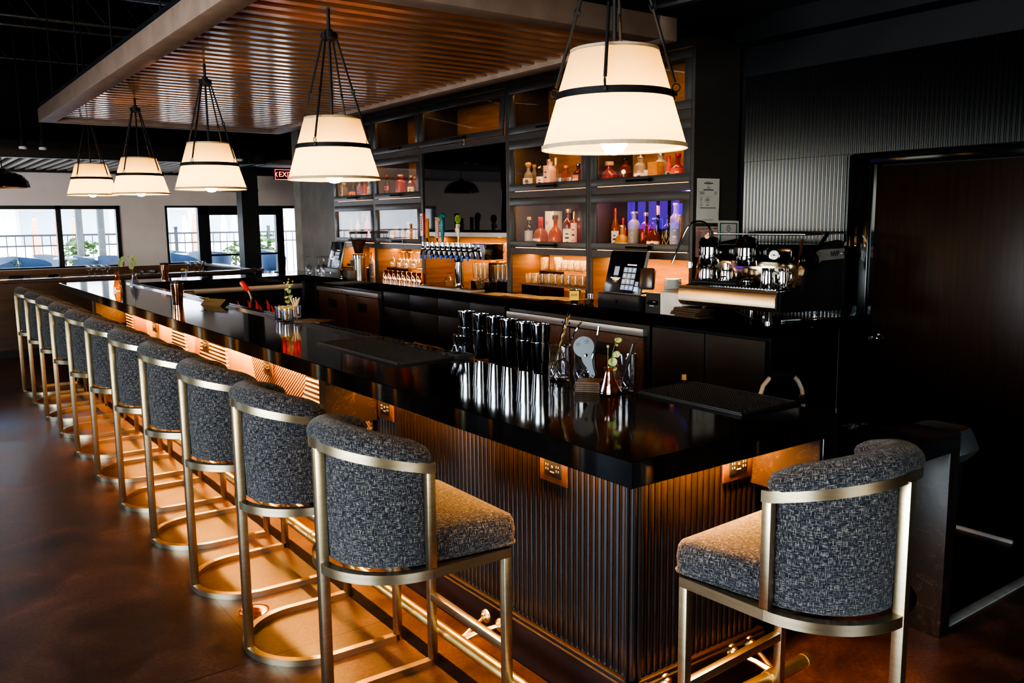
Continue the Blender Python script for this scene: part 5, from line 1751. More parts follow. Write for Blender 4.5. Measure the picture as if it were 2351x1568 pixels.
for i, y in enumerate(ylist):
    b = newbm()
    tube(b, [(-.07, y, .385), (-.10, y, .385), (-.125, y, .378), (-.14, y, .355), (-.148, y, .32)], [.012, .012, .014, .012, .009], 10)
    lathe(b, [(0, -.012), (.016, -.012), (.018, 0), (.014, .02), (.008, .026), (.007, .05), (.012, .055), (.012, .066), (0, .066)], (-.122, y, .39), n=14)
    tp = obj('tap', b, 'chrome', t)
    b = newbm(); cyl(b, (-.148, y, .325), (-.151, y, .285), .013, .010, n=12); obj('blue_cap', b, 'blue', tp)
    if i in hand:
        kind, mt, h = hand[i]
        z0 = .456
        b = newbm()
        if kind == 'sign':
            tube(b, [(-.122, y, z0), (-.122, y, z0 + .07)], [.008, .012], 10, mi=1)
            bx(b, -.134, -.11, y - .028, y + .028, z0 + .06, z0 + h + .02, .003, mi=0); bx(b, -.134, -.108, y - .042, y - .028, z0 + .06, z0 + h + .02, .002, mi=2)
            for k in range(7): bx(b, -.1352, -.134, y - .012, y + .012, z0 + .12 + k * .022, z0 + .132 + k * .022, 0, mi=3)
            obj('tap_handle', b, [mt, 'blue_label', 'red', 'ink'], tp)['label'] = 'white and red upright sign handle'
        elif kind == 'bar':
            tube(b, [(-.122, y, z0), (-.122, y, z0 + .05)], [.006, .013], 10, mi=1)
            bx(b, -.136, -.108, y - .022, y + .022, z0 + .04, z0 + h, .006)
            for k in range(6): bx(b, -.1372, -.136, y - .008, y + .008, z0 + .09 + k * .02, z0 + .1 + k * .02, 0, mi=2)
            lathe(b, [(0, 0), (.014, 0), (.014, .0012), (0, .0013)], n=18, mi=2, mw=facing((-.1365, y, z0 + h - .025), (-1, 0, 0)))
            obj('tap_handle', b, [mt, 'chrome', 'red_label'], tp)['label'] = ('ochre' if mt == 'ochre' else 'pale pink') + ' flat bar handle'
        elif kind == 'bird':
            tube(b, [(-.122, y, z0), (-.122, y, z0 + .05), (-.122, y, z0 + .12), (-.122, y, z0 + .17), (-.122, y - .002, z0 + .215), (-.122, y + .008, z0 + .245), (-.122, y - .012, z0 + .27), (-.122, y - .034, z0 + .262), (-.122, y - .05, z0 + .245)], [.009, .016, .024, .026, .025, .026, .026, .02, .009], 12)
            lathe(b, [(0, 0), (.015, 0), (.015, .006), (0, .009)], n=16, mi=1, mw=facing((-.149, y + .006, z0 + .225), (-1, .1, 0)))
            for k in range(5): box(b, (-.147, y + .004, z0 + .08 + k * .022), (.004, .02, .008), .001, mi=2)
            obj('tap_handle', b, [mt, 'flower', 'white_label'], tp)['label'] = 'teal carved handle with curled top'
        else:
            tube(b, [(-.122, y, z0), (-.122, y, z0 + .03), (-.122, y - .004, z0 + .07), (-.126, y + .006, z0 + .13), (-.122, y, z0 + .18)], [.011, .008, .013, .02, .024], 12, mi=1)
            box(b, (-.13, y + .02, z0 + .125), (.025, .03, .04), .008, mi=2); box(b, (-.14, y - .012, z0 + .155), (.02, .03, .03), .008, mi=1)
            for lv in range(6):
                for k in range(7):
                    a = 2 * PI * (k + .5 * (lv % 2)) / 7
                    r_ = .026 * math.sin(PI * (lv + 1.3) / 8)
                    c = Vector((-.122 + r_ * math.cos(a), y + r_ * math.sin(a), z0 + .19 + lv * .013))
                    lathe(b, [(0, -.006), (.008, 0), (.006, .008), (0, .016)], c, n=6, mi=0)
            obj('tap_handle', b, [mt, 'cream_label', 'orange_label'], tp)['label'] = 'carved handle topped by a green hop cone'
# drip tray
t = thing('drip_tray', 'perforated steel drip tray under the beer taps', 'tray', (2.89, 5.55, ZB))
b = newbm(); bx(b, -.1, .06, -.50, .52, 0, .008, .002); bx(b, -.1, -.094, -.5, .52, .008, .018); bx(b, -.094, .06, .514, .52, .008, .018); bx(b, -.094, .06, -.5, -.494, .008, .018); obj('pan', b, 'steel', t)
b = newbm()
for i in range(34):
    bx(b, -.09, .055, -.49 + i * .03, -.485 + i * .03, .012, .0165)
for x in (-.09, -.02, .05): bx(b, x, x + .004, -.49, .51, .0125, .016)
obj('grille', b, 'chrome', t)
# snifters
t = thing('snifter_glass', '', 'glass', group='upturned snifters beside the tap column')
b = newbm(); h = .135
lathe(b, [(r, h - z) for r, z in [(0, 0), (.035, 0), (.033, .003), (.006, .01), (.006, .03), (.03, .045), (.048, .075), (.045, .1), (.034, h), (.032, h), (.043, .1), (.045, .075), (.028, .047), (0, .035)]], n=22); obj('glass_body', b, 'glass_warm', t)
row(t, [(3.10, 5.93, ZB), (3.14, 5.80, ZB), (3.12, 5.38, ZB), (3.2, 5.27, ZB)], ['upturned snifter at the left of the tap column, outer one', 'upturned snifter at the left of the tap column, inner one', 'upturned snifter just right of the tap column', 'upturned snifter farther right of the tap column'])

# ------------------------------------------------------------------ tills
def till(label, loc, rz, reader):
    t = thing('till', label, 'till', loc, rz)
    # screen leans back, faces -x
    b = newbm()
    mw = Matrix.Translation((.0, 0, .105)) @ Matrix.Rotation(R(14), 4, 'Y')
    bx(b, 0, .03, -.17, .17, .0, .30, .012, mw=mw); obj('screen_case', b, mat('silver_till_case', (.5, .47, .43), .3, .6), t)
    b = newbm(); bx(b, -.002, .0, -.165, .165, .006, .294, .004, mw=mw); s = obj('screen_glass', b, 'black_gloss', t)
    b = newbm()
    keys = [(x, z) for z in (.165, .125, .085, .045) for x in (-.01, -.05, -.09)]
    for x, z in keys: box(b, (-.003, x, z), (.002, .035, .034), .002, mw)
    box(b, (-.003, .075, .155), (.002, .045, .062), .002, mw); box(b, (-.003, -.135, .075), (.002, .03, .03), .002, mw)
    obj('keypad', b, 'screen_on', s)
    b = newbm(); box(b, (-.003, -.135, .04), (.002, .036, .03), .002, mw); obj('enter_key', b, 'screen_blue', s)
    b = newbm()
    box(b, (-.003, -.06, .20), (.002, .085, .007), 0, mw); box(b, (-.003, .075, .105), (.002, .09, .006), 0, mw); box(b, (-.003, .07, .095), (.002, .06, .005), 0, mw)
    for (x, z), d in zip(keys, '123456789*0#'):
        pass
    obj('screen_text', b, 'screen_text', s)
    for (x, z), d in zip(keys, '123456789*0#'):
        text_mesh('key_digit', d, .02, mw @ facing((-.0045, x, z), (-1, 0, 0)), 'screen_text', s)
    b = newbm(); bx(b, .05, .2, -.09, .09, .10, .115, .004); tube(b, [(.09, 0, .11), (.07, 0, .25)], .03, 12); obj('stand', b, 'plastic', t)
    b = newbm(); bx(b, -.02, .36, -.2, .2, .0, .102, .004); dr = obj('cash_drawer', b, 'plastic' if reader else 'plastic_grey', t)
    b = newbm(); bx(b, -.023, -.02, -.195, .195, .018, .098, .002); obj('drawer_front', b, 'plastic' if reader else 'plastic_grey', dr)
    b = newbm(); bx(b, -.0245, -.023, .03, .15, .048, .055); bx(b, -.0245, -.023, -.15, -.03, .048, .055); obj('slot', b, 'black', dr)
    b = newbm(); cyl(b, (-.023, 0, .052), (-.03, 0, .052), .012, n=16); obj('lock', b, 'chrome', dr)
    t.scale = (1.15, 1.22, 1.1)
    return t


p = at(1424, 650, 0, 2.93)
POS = till('till with lit keypad beside the espresso machine', (2.80, 3.03, ZB), R(-4), True)
b = newbm(); mw = Matrix.Translation((.02, -.215, .22)) @ Matrix.Rotation(R(25), 4, 'Z') @ Matrix.Rotation(R(10), 4, 'Y'); bx(b, 0, .05, -.045, .045, -.07, .07, .012, mw=mw); obj('card_reader', b, mat('brown_card_reader', (.06, .03, .02), .25), POS)
till('far till with black screen at the left of the coffee grinder', (2.80, 8.12, ZB), R(-4), False)
# receipt printer
t = thing('receipt_printer', 'black receipt printer between the till and the espresso machine', 'printer', (2.80, 2.685, ZB))
b = newbm(); bx(b, 0, .25, -.075, .075, 0, .14, .008); prism(b, [(-.012, .0), (.0, .0), (.0, .135), (-.004, .135)], -.07, .07, 'y'); obj('body', b, 'plastic', t)
b = newbm(); bx(b, -.02, .0, -.05, .05, .06, .09, .006); obj('paper_slot', b, 'black_gloss', t)
b = newbm(); 
for k in range(3): box(b, (-.0135, .02 - k * .015, .05), (.003, .005, .004), 0)
obj('status_light', b, 'screen_text', t)
# stacked saucers
t = thing('saucer', '', 'saucer', group='stack of white saucers')
b = newbm(); lathe(b, [(0, 0), (.035, 0), (.06, .006), (.066, .012), (.063, .0125), (.034, .004), (0, .004)], n=32); obj('dish', b, 'white', t)
PX, PY = 3.0, 2.69
row(t, [(PX, PY, ZB + .141 + .0088 * i) for i in range(10)], [('bottom' if i == 0 else 'top' if i == 9 else ORD[i] + ' from the bottom') + ' saucer of the white stack on the printer' for i in range(10)])
# cream papers, menus
spots = [((2.86, 4.72), 3, 'cream menu sheet at the left end of the sheets on the back counter'), ((2.90, 4.42), -4, 'second cream menu sheet from the left on the back counter'), ((2.86, 4.10), 2, 'third cream menu sheet from the left on the back counter'), ((2.92, 3.84), -3, 'cream menu sheet nearest the BAR tin'), ((2.85, 3.95), 6, 'topmost overlapping menu sheet near the counter edge')]
for i, ((x, y), r_, lab) in enumerate(spots):
    b = newbm()
    sheet(b, lambda s, q: Vector(((s - .5) * .2, (q - .5) * .32, .0015 + .004 * math.sin(PI * q) * s)), 4, 6)
    bmesh.ops.solidify(b, geom=b.faces[:], thickness=.0012)
    tag(obj('menu_sheet', b, 'manila', loc=(x, y, ZB + .0015 + .004 * i)), lab, 'menu', 'cream menu sheets').rotation_euler = (0, 0, R(r_))
# BAR tin with sticky note
def tin(name, label, cat, loc, r0, r1, h, material, group=None):
    t = thing(name, label, cat, loc, 0, group)
    b = newbm(); lathe(b, [(0, 0), (r0, 0), (r0 * 1.01, .003), (r1, h), (r1 - .0015, h), (r0 - .002, .006), (0, .006)], n=36); obj('cup_body', b, material, t)
    b = newbm(); lathe(b, [(r1 - .002, h - .002), (r1 + .0012, h - .002), (r1 + .0012, h + .001), (r1 - .002, h + .001)], n=36, closed=True); obj('rim', b, material, t)
    return t


p = at(1326, 697, 2, ZB)
t = tin('mixing_tin', 'steel tin with a yellow sticky note reading BAR', 'tin', (2.815, p.y, ZB), .034, .046, .115, 'dark_chrome')
d = Vector((-.75, -.66, 0)).normalized()
b = newbm(); mw = facing(d * .0455 + Vector((0, 0, .070)), d); sheet(b, lambda s, q: mw @ Vector(((s - .5) * .075, (q - .5) * .075, .001 + .003 * math.sin(3 * s))), 4, 4); nt_ = obj('sticky_note', b, 'yellow', t)
text_mesh('note_writing', 'BAR', .028, facing(d * .0505 + Vector((0, 0, .074)), d), 'ink', nt_)
p = at(1356, 700, 2, ZB)
t = tumbler('clear tumbler half full of coffee beans beside the BAR tin', 2.83, p.y, ZB, .040, .046, .085, 'glass')
b = newbm(); lathe(b, [(0, .012), (.037, .012), (.040, .044), (.02, .05), (0, .048)], n=20); obj('coffee_beans', b, 'coffee', t)
t = thing('paper_pad', 'pale upright block of paper left of the till', 'paper', (2.98, 3.27, ZB)); b = newbm(); bx(b, -.05, .05, -.035, .035, 0, .13, .002); obj('block', b, 'white_paper', t)
b = newbm()
for k in range(6): bx(b, -.0512, .0512, -.0352, .0352, .018 + .02 * k, .0186 + .02 * k)
obj('page_edge', b, 'manila', t)
for i, (x, y, lab) in enumerate([(3.08, 2.80, 'white sugar sachet box left of the saucer stack'), (3.06, 2.60, 'small white cup right of the saucer stack')]):
    t = thing('sachet_box', lab, 'box', (x, y, ZB)); b = newbm(); bx(b, -.03, .03, -.03, .03, 0, .16, .003); obj('carton', b, 'white_paper', t)
    b = newbm(); bx(b, -.031, -.03, -.02, .02, .05, .1); obj('print', b, 'red_label', t)
# white paper bag / box right of printer
t = thing('white_carton', 'white paper carton right of the receipt printer', 'carton', (2.87, 2.50, ZB))
b = newbm(); bx(b, -.09, .09, -.10, .10, 0, .155, .003); obj('carton', b, 'white_paper', t)
b = newbm(); prism(b, [(-.092, .155), (.092, .155), (.06, .158), (-.06, .158)], -.1, .1, 'y'); obj('folded_top', b, 'white_paper', t)
t = thing('open_notebook', 'cream open pad of paper on top of the printer shelf', 'paper', (2.95, 2.55, ZB + .162)); b = newbm(); sheet(b, lambda s, q: Vector(((s - .5) * .16, (q - .5) * .2, .004 * math.sin(PI * s))), 6, 2); bmesh.ops.solidify(b, geom=b.faces[:], thickness=.004); obj('pages', b, 'manila', t)
# dark check folders
for i in range(5):
    b = newbm(); box(b, (0, 0, .007), (.14, .24, .012), .003)
    o = tag(obj('check_folder', b, 'kraft', loc=(2.80 - .004 * (i % 3), 2.30 + .012 * ((i * 3) % 4), ZB + .0135 * i)), ('bottom' if i == 0 else 'top' if i == 4 else ORD[i] + ' from the bottom') + ' dark check folder stacked under the espresso machine', 'folder', 'stack of dark check folders')
    o.rotation_euler = (0, 0, R((i * 37) % 9 - 4))

# ------------------------------------------------------------------ coffee grinder
p = at(832, 638, 2, ZB)
t = thing('coffee_grinder', 'steel coffee grinder with clear hopper of beans', 'grinder', (2.97, 7.74, ZB))
b = newbm(); lathe(b, [(0, 0), (.082, 0), (.082, .235), (0, .235)], n=36); obj('body', b, mat('satin_grinder_steel', (.28, .26, .24), .28, 1), t)
b = newbm(); lathe(b, [(.082, .235), (.088, .24), (.088, .275), (.07, .285), (0, .285)], n=36); obj('collar', b, 'chrome', t)
b = newbm(); lathe(b, [(.05, .285), (.055, .30), (.10, .50), (.108, .545), (.105, .545), (.097, .50), (.052, .30)], n=36); obj('hopper', b, 'glass', t)
b = newbm(); lathe(b, [(0, .29), (.05, .30), (.088, .45), (.04, .462), (0, .455)], n=30); obj('beans', b, 'coffee', t)
b = newbm(); lathe(b, [(.111, .528), (.112, .556), (0, .56), (0, .55), (.108, .545)], n=36); obj('lid', b, 'plastic', t)
b = newbm(); bx(b, -.15, -.07, -.05, .05, .0, .10, .008); bx(b, -.12, -.07, -.02, .02, .15, .22, .006); obj('dosing_spout', b, 'plastic_grey', t)
b = newbm(); tube(b, [(-.11, 0, .16), (-.15, .02, .17)], .012, 10); obj('fork', b, 'chrome', t)
# tamper and red brush beside the far till
t = thing('tamper', 'copper toned tamper standing between far till and grinder', 'tamper', (2.79, 7.86, ZB)); b = newbm(); lathe(b, [(0, 0), (.029, 0), (.029, .012), (.012, .02), (.01, .06), (.018, .08), (.02, .1), (0, .112)], n=24); obj('handle', b, 'copper', t)
b = newbm(); lathe(b, [(.0, -.0), (.0295, 0), (.0295, .01), (0, .01)], n=24); obj('base', b, 'chrome', t)
t = thing('red_cloth', 'small red folded cloth on the far cash drawer', 'cloth', (2.83, 7.985, ZB + .103)); b = newbm(); sheet(b, lambda s, q: Vector(((s - .5) * .06, (q - .5) * .09, .012 + .012 * math.sin(5 * q + 2 * s) + .01 * s)), 8, 8); bmesh.ops.solidify(b, geom=b.faces[:], thickness=.012); obj('cloth', b, 'red', t)
# blue labelled bottle and jar under the farthest cabinet
bb = bottle('pale blue bottle with orange cork at the right of the coffee grinder', 3.18, 7.83, ZB, .30, .036, 'whisky', 'white_label', 'orange_label', lab='blue_label', lz=(.05, .55), lt='red_label')
t = tumbler('amber tumbler between the grinder and the pale blue bottle', 3.12, 7.93, ZB, .035, .038, .18, 'glass_amber')

# ------------------------------------------------------------------ espresso machine (front faces -x)
t = thing('espresso_machine', 'two group chrome and black espresso machine on the back counter', 'espresso machine', (2.77, 2.01, ZB))
HW = .40
b = newbm()
for x, y in ((.12, -.26), (.12, .29), (.66, -.26), (.66, .29)):
    cyl(b, (x, y, .006), (x, y, .085), .022, n=20); cyl(b, (x, y, 0), (x, y, .008), .028, n=20)
    obj('foot', b, 'chrome', t) if False else None
b.free()
for x, y in ((.12, -.25), (.12, .28), (.62, -.25), (.62, .28)):
    b = newbm(); cyl(b, (x, y, .006), (x, y, .085), .022, n=20); cyl(b, (x, y, 0), (x, y, .008), .028, n=20); obj('foot', b, 'chrome', t)
b = newbm(); prism(b, [(.0, .10), (.02, .085), (.64, .075), (.64, .215), (.02, .215), (0, .20)], -HW, HW, 'y'); obj('base_tray', b, 'plastic', t)
b = newbm(); prism(b, [(-.012, .115), (.012, .085), (.02, .085), (.02, .216), (.008, .213), (-.012, .172)], -HW + .004, HW, 'y'); obj('front_panel', b, mat('brushed_warm_steel', (.62, .50, .36), .3, 1), t)
b = newbm(); bx(b, .03, .30, -HW + .03, HW - .03, .215, .222)
for k in range(30): bx(b, .04, .29, -HW + .04 + k * .0245, -HW + .048 + k * .0245, .222, .226)
obj('drip_grate', b, 'dark_chrome', t)
b = newbm(); bx(b, .33, .64, -HW + .02, HW - .02, .215, .40, .004); obj('rear_body', b, mat('mirror_back_panel', (.45, .36, .26), .13, 1), t)
b = newbm(); bx(b, .16, .66, -HW + .02, HW - .02, .385, .49, .012); obj('head_housing', b, 'black_gloss', t)
# side panel with lettering
b = newbm(); prism(b, [(.02, .085), (.66, .06), (.69, .10), (.69, .50), (.60, .52), (.42, .50), (.30, .43), (.24, .22), (.02, .215)], -HW - .012, -HW + .004, 'y'); sp_ = obj('side_panel', b, mat('black_side_panel', (.012, .012, .012), .3), t)
b = newbm(); prism(b, [(.30, .345), (.37, .37), (.43, .392), (.665, .398), (.665, .465), (.41, .462), (.33, .44)], -HW - .016, -HW - .012, 'y'); obj('steel_band', b, 'steel', sp_)
text_mesh('machine_letters', 'NVP', .05, facing((.56, -HW - .0175, .43), (0, -1, 0)), 'black_gloss', sp_)
b = newbm(); lathe(b, [(0, 0), (.012, 0), (.012, .006), (0, .007)], n=16, mw=facing((.645, -HW - .016, .43), (0, -1, 0))); obj('screw', b, 'chrome', sp_)
b = newbm(); prism(b, [(.02, .085), (.66, .06), (.69, .10), (.69, .50), (.60, .52), (.42, .50), (.30, .43), (.24, .22), (.02, .215)], HW - .004, HW + .012, 'y'); obj('side_panel', b, 'black_gloss', t)
b = newbm(); tube(b, [(.16, -HW, .23), (.19, -HW - .002, .36), (.235, -HW, .53)], .009, 10); obj('side_post', b, 'copper', t); b = newbm(); tube(b, [(.16, HW, .23), (.19, HW, .36), (.235, HW, .53)], .009, 10); obj('side_post', b, 'copper', t)
b = newbm(); tube(b, [(.22, HW - .05, .56), (.24, -HW - .015, .56), (.66, -HW - .015, .565), (.68, -HW - .015, .53), (.68, -HW - .012, .48)], .008, 10); tube(b, [(.22, HW - .05, .56), (.25, HW - .05, .49)], .008, 10); tube(b, [(.66, -HW - .015, .565), (.66, HW - .05, .565)], .008, 10); obj('cup_rail', b, 'chrome', t)
for y in (.22, -.09):
    b = newbm(); lathe(b, [(0, .36), (.062, .36), (.066, .37), (.066, .42), (.056, .425), (.056, .475), (.06, .48), (0, .485)], (.09, y, 0), n=36); bx(b, .09, .2, y - .04, y + .04, .40, .47, .01); g_ = obj('group_head', b, 'chrome', t)
    b = newbm(); lathe(b, [(.0, .48), (.066, .48), (.072, .50), (.06, .535), (.02, .55), (0, .55)], (.09, y, 0), n=30); tube(b, [(.06, y, .52), (.0, y - .06, .545), (-.05, y - .1, .55)], [.012, .014, .016], 10); obj('lever_cap', b, 'black_gloss', g_)
    b = newbm(); cyl(b, (.03, y + .115, .335), (.03, y + .115, .375), .018, n=16); obj('nozzle', b, 'chrome', t)
b = newbm(); lathe(b, [(0, 0), (.034, 0), (.036, .01), (.034, .018), (.028, .02), (0, .02)], n=28, mw=facing((.08, -.31, .435), (-.85, -.5, .1)) @ Matrix.Translation((0, 0, -.012))); gz = obj('gauge', b, 'dark_chrome', t)
b = newbm(); mw = facing((.08, -.31, .435), (-.85, -.5, .1)) @ Matrix.Translation((0, 0, .0085)); lathe(b, [(0, 0), (.028, 0), (.028, .001), (0, .001)], n=24, mw=mw); obj('dial', b, 'white', gz)
b = newbm(); box(b, (0, -.002, .002), (.034, .003, .001), 0, mw); lathe(b, [(0, .002), (.005, .002), (.004, .004), (0, .004)], n=10, mw=mw); obj('needle', b, 'ink', gz)
b = newbm(); lathe(b, [(0, 0), (.05, 0), (.058, .012), (.058, .03), (.05, .05), (0, .055)], n=36, mw=facing((.27, -HW - .015, .40), (-.35, -1, 0))); tube(b, [(.28, -HW - .05, .44), (.34, -HW - .06, .50), (.42, -HW - .05, .56)], [.01, .012, .013], 10); obj('steam_knob', b, 'black_gloss', t)
b = newbm()
pts = [Vector((.22, HW - .08, .49)), Vector((.215, HW - .08, .60)), Vector((.17, HW - .05, .65)), Vector((.10, HW - .01, .645)), Vector((.06, HW + .015, .58)), Vector((.02, HW + .06, .42)), Vector((.0, HW + .075, .36))]
fine = []
for i in range(len(pts) - 1):
    for k in range(4): fine.append(pts[i].lerp(pts[i + 1], k / 4))
fine.append(pts[-1])
for _ in range(3):
    fine = [fine[0]] + [(fine[i - 1] + fine[i] * 2 + fine[i + 1]) / 4 for i in range(1, len(fine) - 1)] + [fine[-1]]
tube(b, fine, .0065, 10); w_ = obj('steam_wand', b, 'dark_chrome', t)
b = newbm(); cyl(b, (.22, HW - .08, .49), (.215, HW - .08, .58), .013, n=14); obj('grip', b, 'plastic', w_)
# things on the machine
def jug(label, x, y, z, r, h):
    t = thing('milk_jug', label, 'jug', (x, y, z), 0, 'steel milk jugs on the espresso machine')
    b = newbm(); lathe(b, [(0, 0), (r, 0), (r * 1.02, .004), (r * .98, h * .5), (r * .86, h * .86), (r * .92, h), (r * .89, h), (r * .83, h * .86), (r * .94, h * .5), (r * .96, .006), (0, .006)], n=32); obj('jug_body', b, 'chrome', t)
    b = newbm(); tube(b, [(r * .2, -r * .9, h * .88), (r * .3, -r * 1.5, h * .8), (r * .3, -r * 1.5, h * .3), (r * .2, -r * .95, h * .2)], .005, 8); obj('handle', b, 'chrome', t)
    return t
mz = ZB + .227
jug('large steel milk jug at the left on the drip grate', 2.90, 2.29, mz, .052, .115)
jug('second steel milk jug right of the large one', 2.97, 2.17, mz, .046, .10)
jug('steel milk jug at the right end of the drip grate', 2.84, 1.735, mz, .044, .125)
jug('slim dark steel milk jug against the right post', 2.93, 1.69, mz, .036, .12)
for i, (y, lab) in enumerate([(2.10, 'portafilter with black handle lying left on the drip grate'), (1.92, 'portafilter with black handle lying right on the drip grate')]):
    t = thing('portafilter', lab, 'portafilter', (2.80, y, mz + .018), R(8), 'portafilters on the drip grate')
    b = newbm(); tube(b, [(0, .02, 0), (0, .08, .002), (0, .2, .0)], [.011, .015, .017], 12); obj('handle', b, 'plastic', t)
    b = newbm(); lathe(b, [(.0, -.016), (.02, -.016), (.033, -.004), (.035, .02), (.032, .02), (.03, 0), (0, -.008)], (.01, -.03, 0), n=28); tube(b, [(0, -.0, 0), (0, .025, 0)], .009, 10); cyl(b, (.01, -.03, -.017), (.01, -.05, -.016), .008, n=10); obj('basket', b, 'chrome', t)
    b = newbm(); tube(b, [(-.02, -.03, .02), (-.03, -.03, .035), (-.01, -.05, .045), (.03, -.05, .04)], .006, 8); obj('spring_clip', b, 'chrome', t)
# cable, pens, cup lids under the machine
b = newbm(); tube(b, [(2.92, 2.08, ZB + .11), (2.93, 2.05, ZB + .05), (2.98, 1.96, ZB + .006), (3.02, 1.84, ZB + .005), (3.1, 1.76, ZB + .005)], .004, 8); tag(obj('power_cable', b, 'plastic'), 'black cable drooping under the espresso machine', 'cable')
t = thing('cable_plug', 'white plug lying under the espresso machine', 'plug', (3.06, 1.89, ZB)); b = newbm(); cyl(b, (0, 0, .012), (.0, .04, .012), .011, n=12); obj('body', b, 'white', t); b = newbm(); tube(b, [(0, .0, .01), (0, -.06, .006), (.05, -.16, .005)], .004, 8); obj('lead', b, 'plastic', t)
for i, (x, y, r_, mt, lab) in enumerate([(3.0, 1.74, 80, 'white', 'white pen lying at the right end of the back counter'), (2.98, 1.70, 60, 'dark_chrome', 'dark steel knife lying at the right end of the back counter'), (3.24, 1.71, 70, 'brown_wood', 'brown wooden handled brush at the right end of the back counter')]):
    t = thing(('pen', 'knife', 'brush')[i], lab, ('pen', 'knife', 'brush')[i], (x, y, ZB + .007), R(r_ - 90))
    b = newbm(); tube(b, [(0, 0, 0), (.1, 0, 0), (.16, 0, 0)], [.006, .006, .004], 10); obj('shaft', b, mt, t)
    b = newbm(); tube(b, [(.16, 0, 0), (.2, 0, 0)], [.004, .001], 10); obj('tip', b, 'plastic', t)

# ------------------------------------------------------------------ things on the bar top
shk = [(1072, 819), (1104, 828), (1137, 837), (1169, 846), (1206, 856), (1240, 863)]
t = tin('shaker_tin', '', 'shaker', (0, 0, 0), .034, .045, .14, 'dark_chrome', 'pairs of nested shaker tins')
first = True
for i, (u, v) in enumerate(shk):
    p = at(u + 1, v - 6, 2, ZB)
    for k in range(2):
        lab = nth(i, 6) + ' shaker column, ' + ('lower tin standing on the bar' if k == 0 else 'upper tin nested in the lower one')
        q = (p.x + .004, p.y + .004, ZB + .078 * k)
        if first:
            t.location = q; t['label'] = lab; first = False
        else:
            dup(t, lab, q)
# jiggers
t = thing('jigger', '', 'jigger', group='steel jiggers')
b = newbm(); lathe(b, [(.02, 0), (.021, .001), (.008, .042), (.007, .048), (.024, .098), (.023, .098), (.006, .052), (.006, .044), (.018, .002)], n=26); obj('double_cone', b, 'dark_chrome', t)
row(t, [(.675, 1.98, ZB), (.668, 1.915, ZB)], ['steel jigger left of the shaker tins, outer one', 'steel jigger left of the shaker tins, next to the leftmost tin'])
# crystal mixing glasses
t = thing('mixing_glass', '', 'glass', group='cut crystal mixing glasses')
b = newbm()
N = 36
prof = [(.0, 0), (.044, 0), (.046, .004), (.046, .145), (.048, .15), (.0455, .15), (.043, .143), (.042, .02), (0, .016)]
lathe(b, prof, n=N); obj('glass_wall', b, 'glass_crystal', t)
b = newbm()
for s in (1, -1):
    for k in range(10):
        pts = []
        for i in range(6):
            q = i / 5; a = 2 * PI * k / 10 + s * q * .75
            pts.append((.0465 * math.cos(a), .0465 * math.sin(a), .01 + q * .055))
        tube(b, pts, .0016, 5)
obj('diamond_cut', b, 'glass_crystal', t)
row(t, [(.62, 1.075, ZB), (.655, .955, ZB), (.665, .735, ZB)], ['crystal mixing glass holding the bar spoons', 'crystal mixing glass holding the round strainer', 'crystal mixing glass behind the amber bud vase'])
# bar spoons
rr = random.Random(11)
for i, (dx, dy, lab, gm) in enumerate([(.018, -.045, 'twisted bar spoon, leftmost, with polished bowl up', 'dark_chrome'), (.03, -.05, 'brassy twisted bar spoon in the middle of the crystal glass', 'gold'), (.038, -.03, 'brassy twisted bar spoon leaning behind the others', 'gold'), (.06, -.095, 'thin bar spoon leaning right with wide bowl', 'chrome')]):
    t = thing('bar_spoon', lab, 'spoon', (.612, 1.09 + .006 * i, ZB + .02), 0, 'bar spoons in the crystal glass')
    top = Vector((dx, dy, .245 - .01 * i))
    p0 = Vector((-.012 + .008 * i, .02, 0))
    b = newbm()
    pts = []
    for k in range(25):
        q = k / 24
        a = q * 40
        pts.append(p0.lerp(top, q) + Vector((.0018 * math.cos(a), .0018 * math.sin(a), 0)))
    tube(b, pts, .0032, 6); obj('twisted_shaft', b, gm, t)
    b = newbm()
    mw = Matrix.Translation(top + (top - p0).normalized() * .014) @ (top - p0).to_track_quat('Z', 'Y').to_matrix().to_4x4() @ Matrix.Rotation(R(215), 4, 'Z')
    g = sheet(b, lambda s, q: mw @ Vector((.011 * math.sin(PI * s) ** .7 * (2 * q - 1), .006 * (1 - (2 * q - 1) ** 2) * math.sin(PI * s), (s - .5) * .034)), 10, 6)
    bmesh.ops.solidify(b, geom=b.faces[:], thickness=.001); obj('bowl', b, gm if i != 3 else 'chrome', t)
    if i < 3:
        b = newbm(); lathe(b, [(0, -.006), (.006, 0), (0, .007)], p0.lerp(top, .90), n=12); obj('bead', b, gm, t)
# julep strainer / hawthorne paddle strainer
t = thing('strainer', 'broad flat steel strainer paddle leaning out of the crystal glass', 'strainer', (.63, .935, ZB + .02))
mw = facing((-.02, -.04, .11), (-.72, -.66, .18), up=(-.25, .2, 1))
b = newbm()
out_ = []
for i in range(41):
    a = R(-60 + 300 * i / 40)
    out_.append((.042 * math.cos(a), .042 * math.sin(a) + .035))
out_ += [(-.022, -.02), (-.012, -.05), (-.010, -.085), (0, -.095), (.012, -.085), (.012, -.05)]
A = [b.verts.new(mw @ Vector((x, y, .0008))) for x, y in out_]; B_ = [b.verts.new(mw @ Vector((x, y, -.0008))) for x, y in out_]
n = len(out_)
b.faces.new(A); b.faces.new(B_[::-1])
for i in range(n): b.faces.new((A[i], B_[i], B_[(i + 1) % n], A[(i + 1) % n]))
pd = obj('paddle', b, mat('satin_pale_steel', (.13, .155, .17), .32, .7), t)
b = newbm()
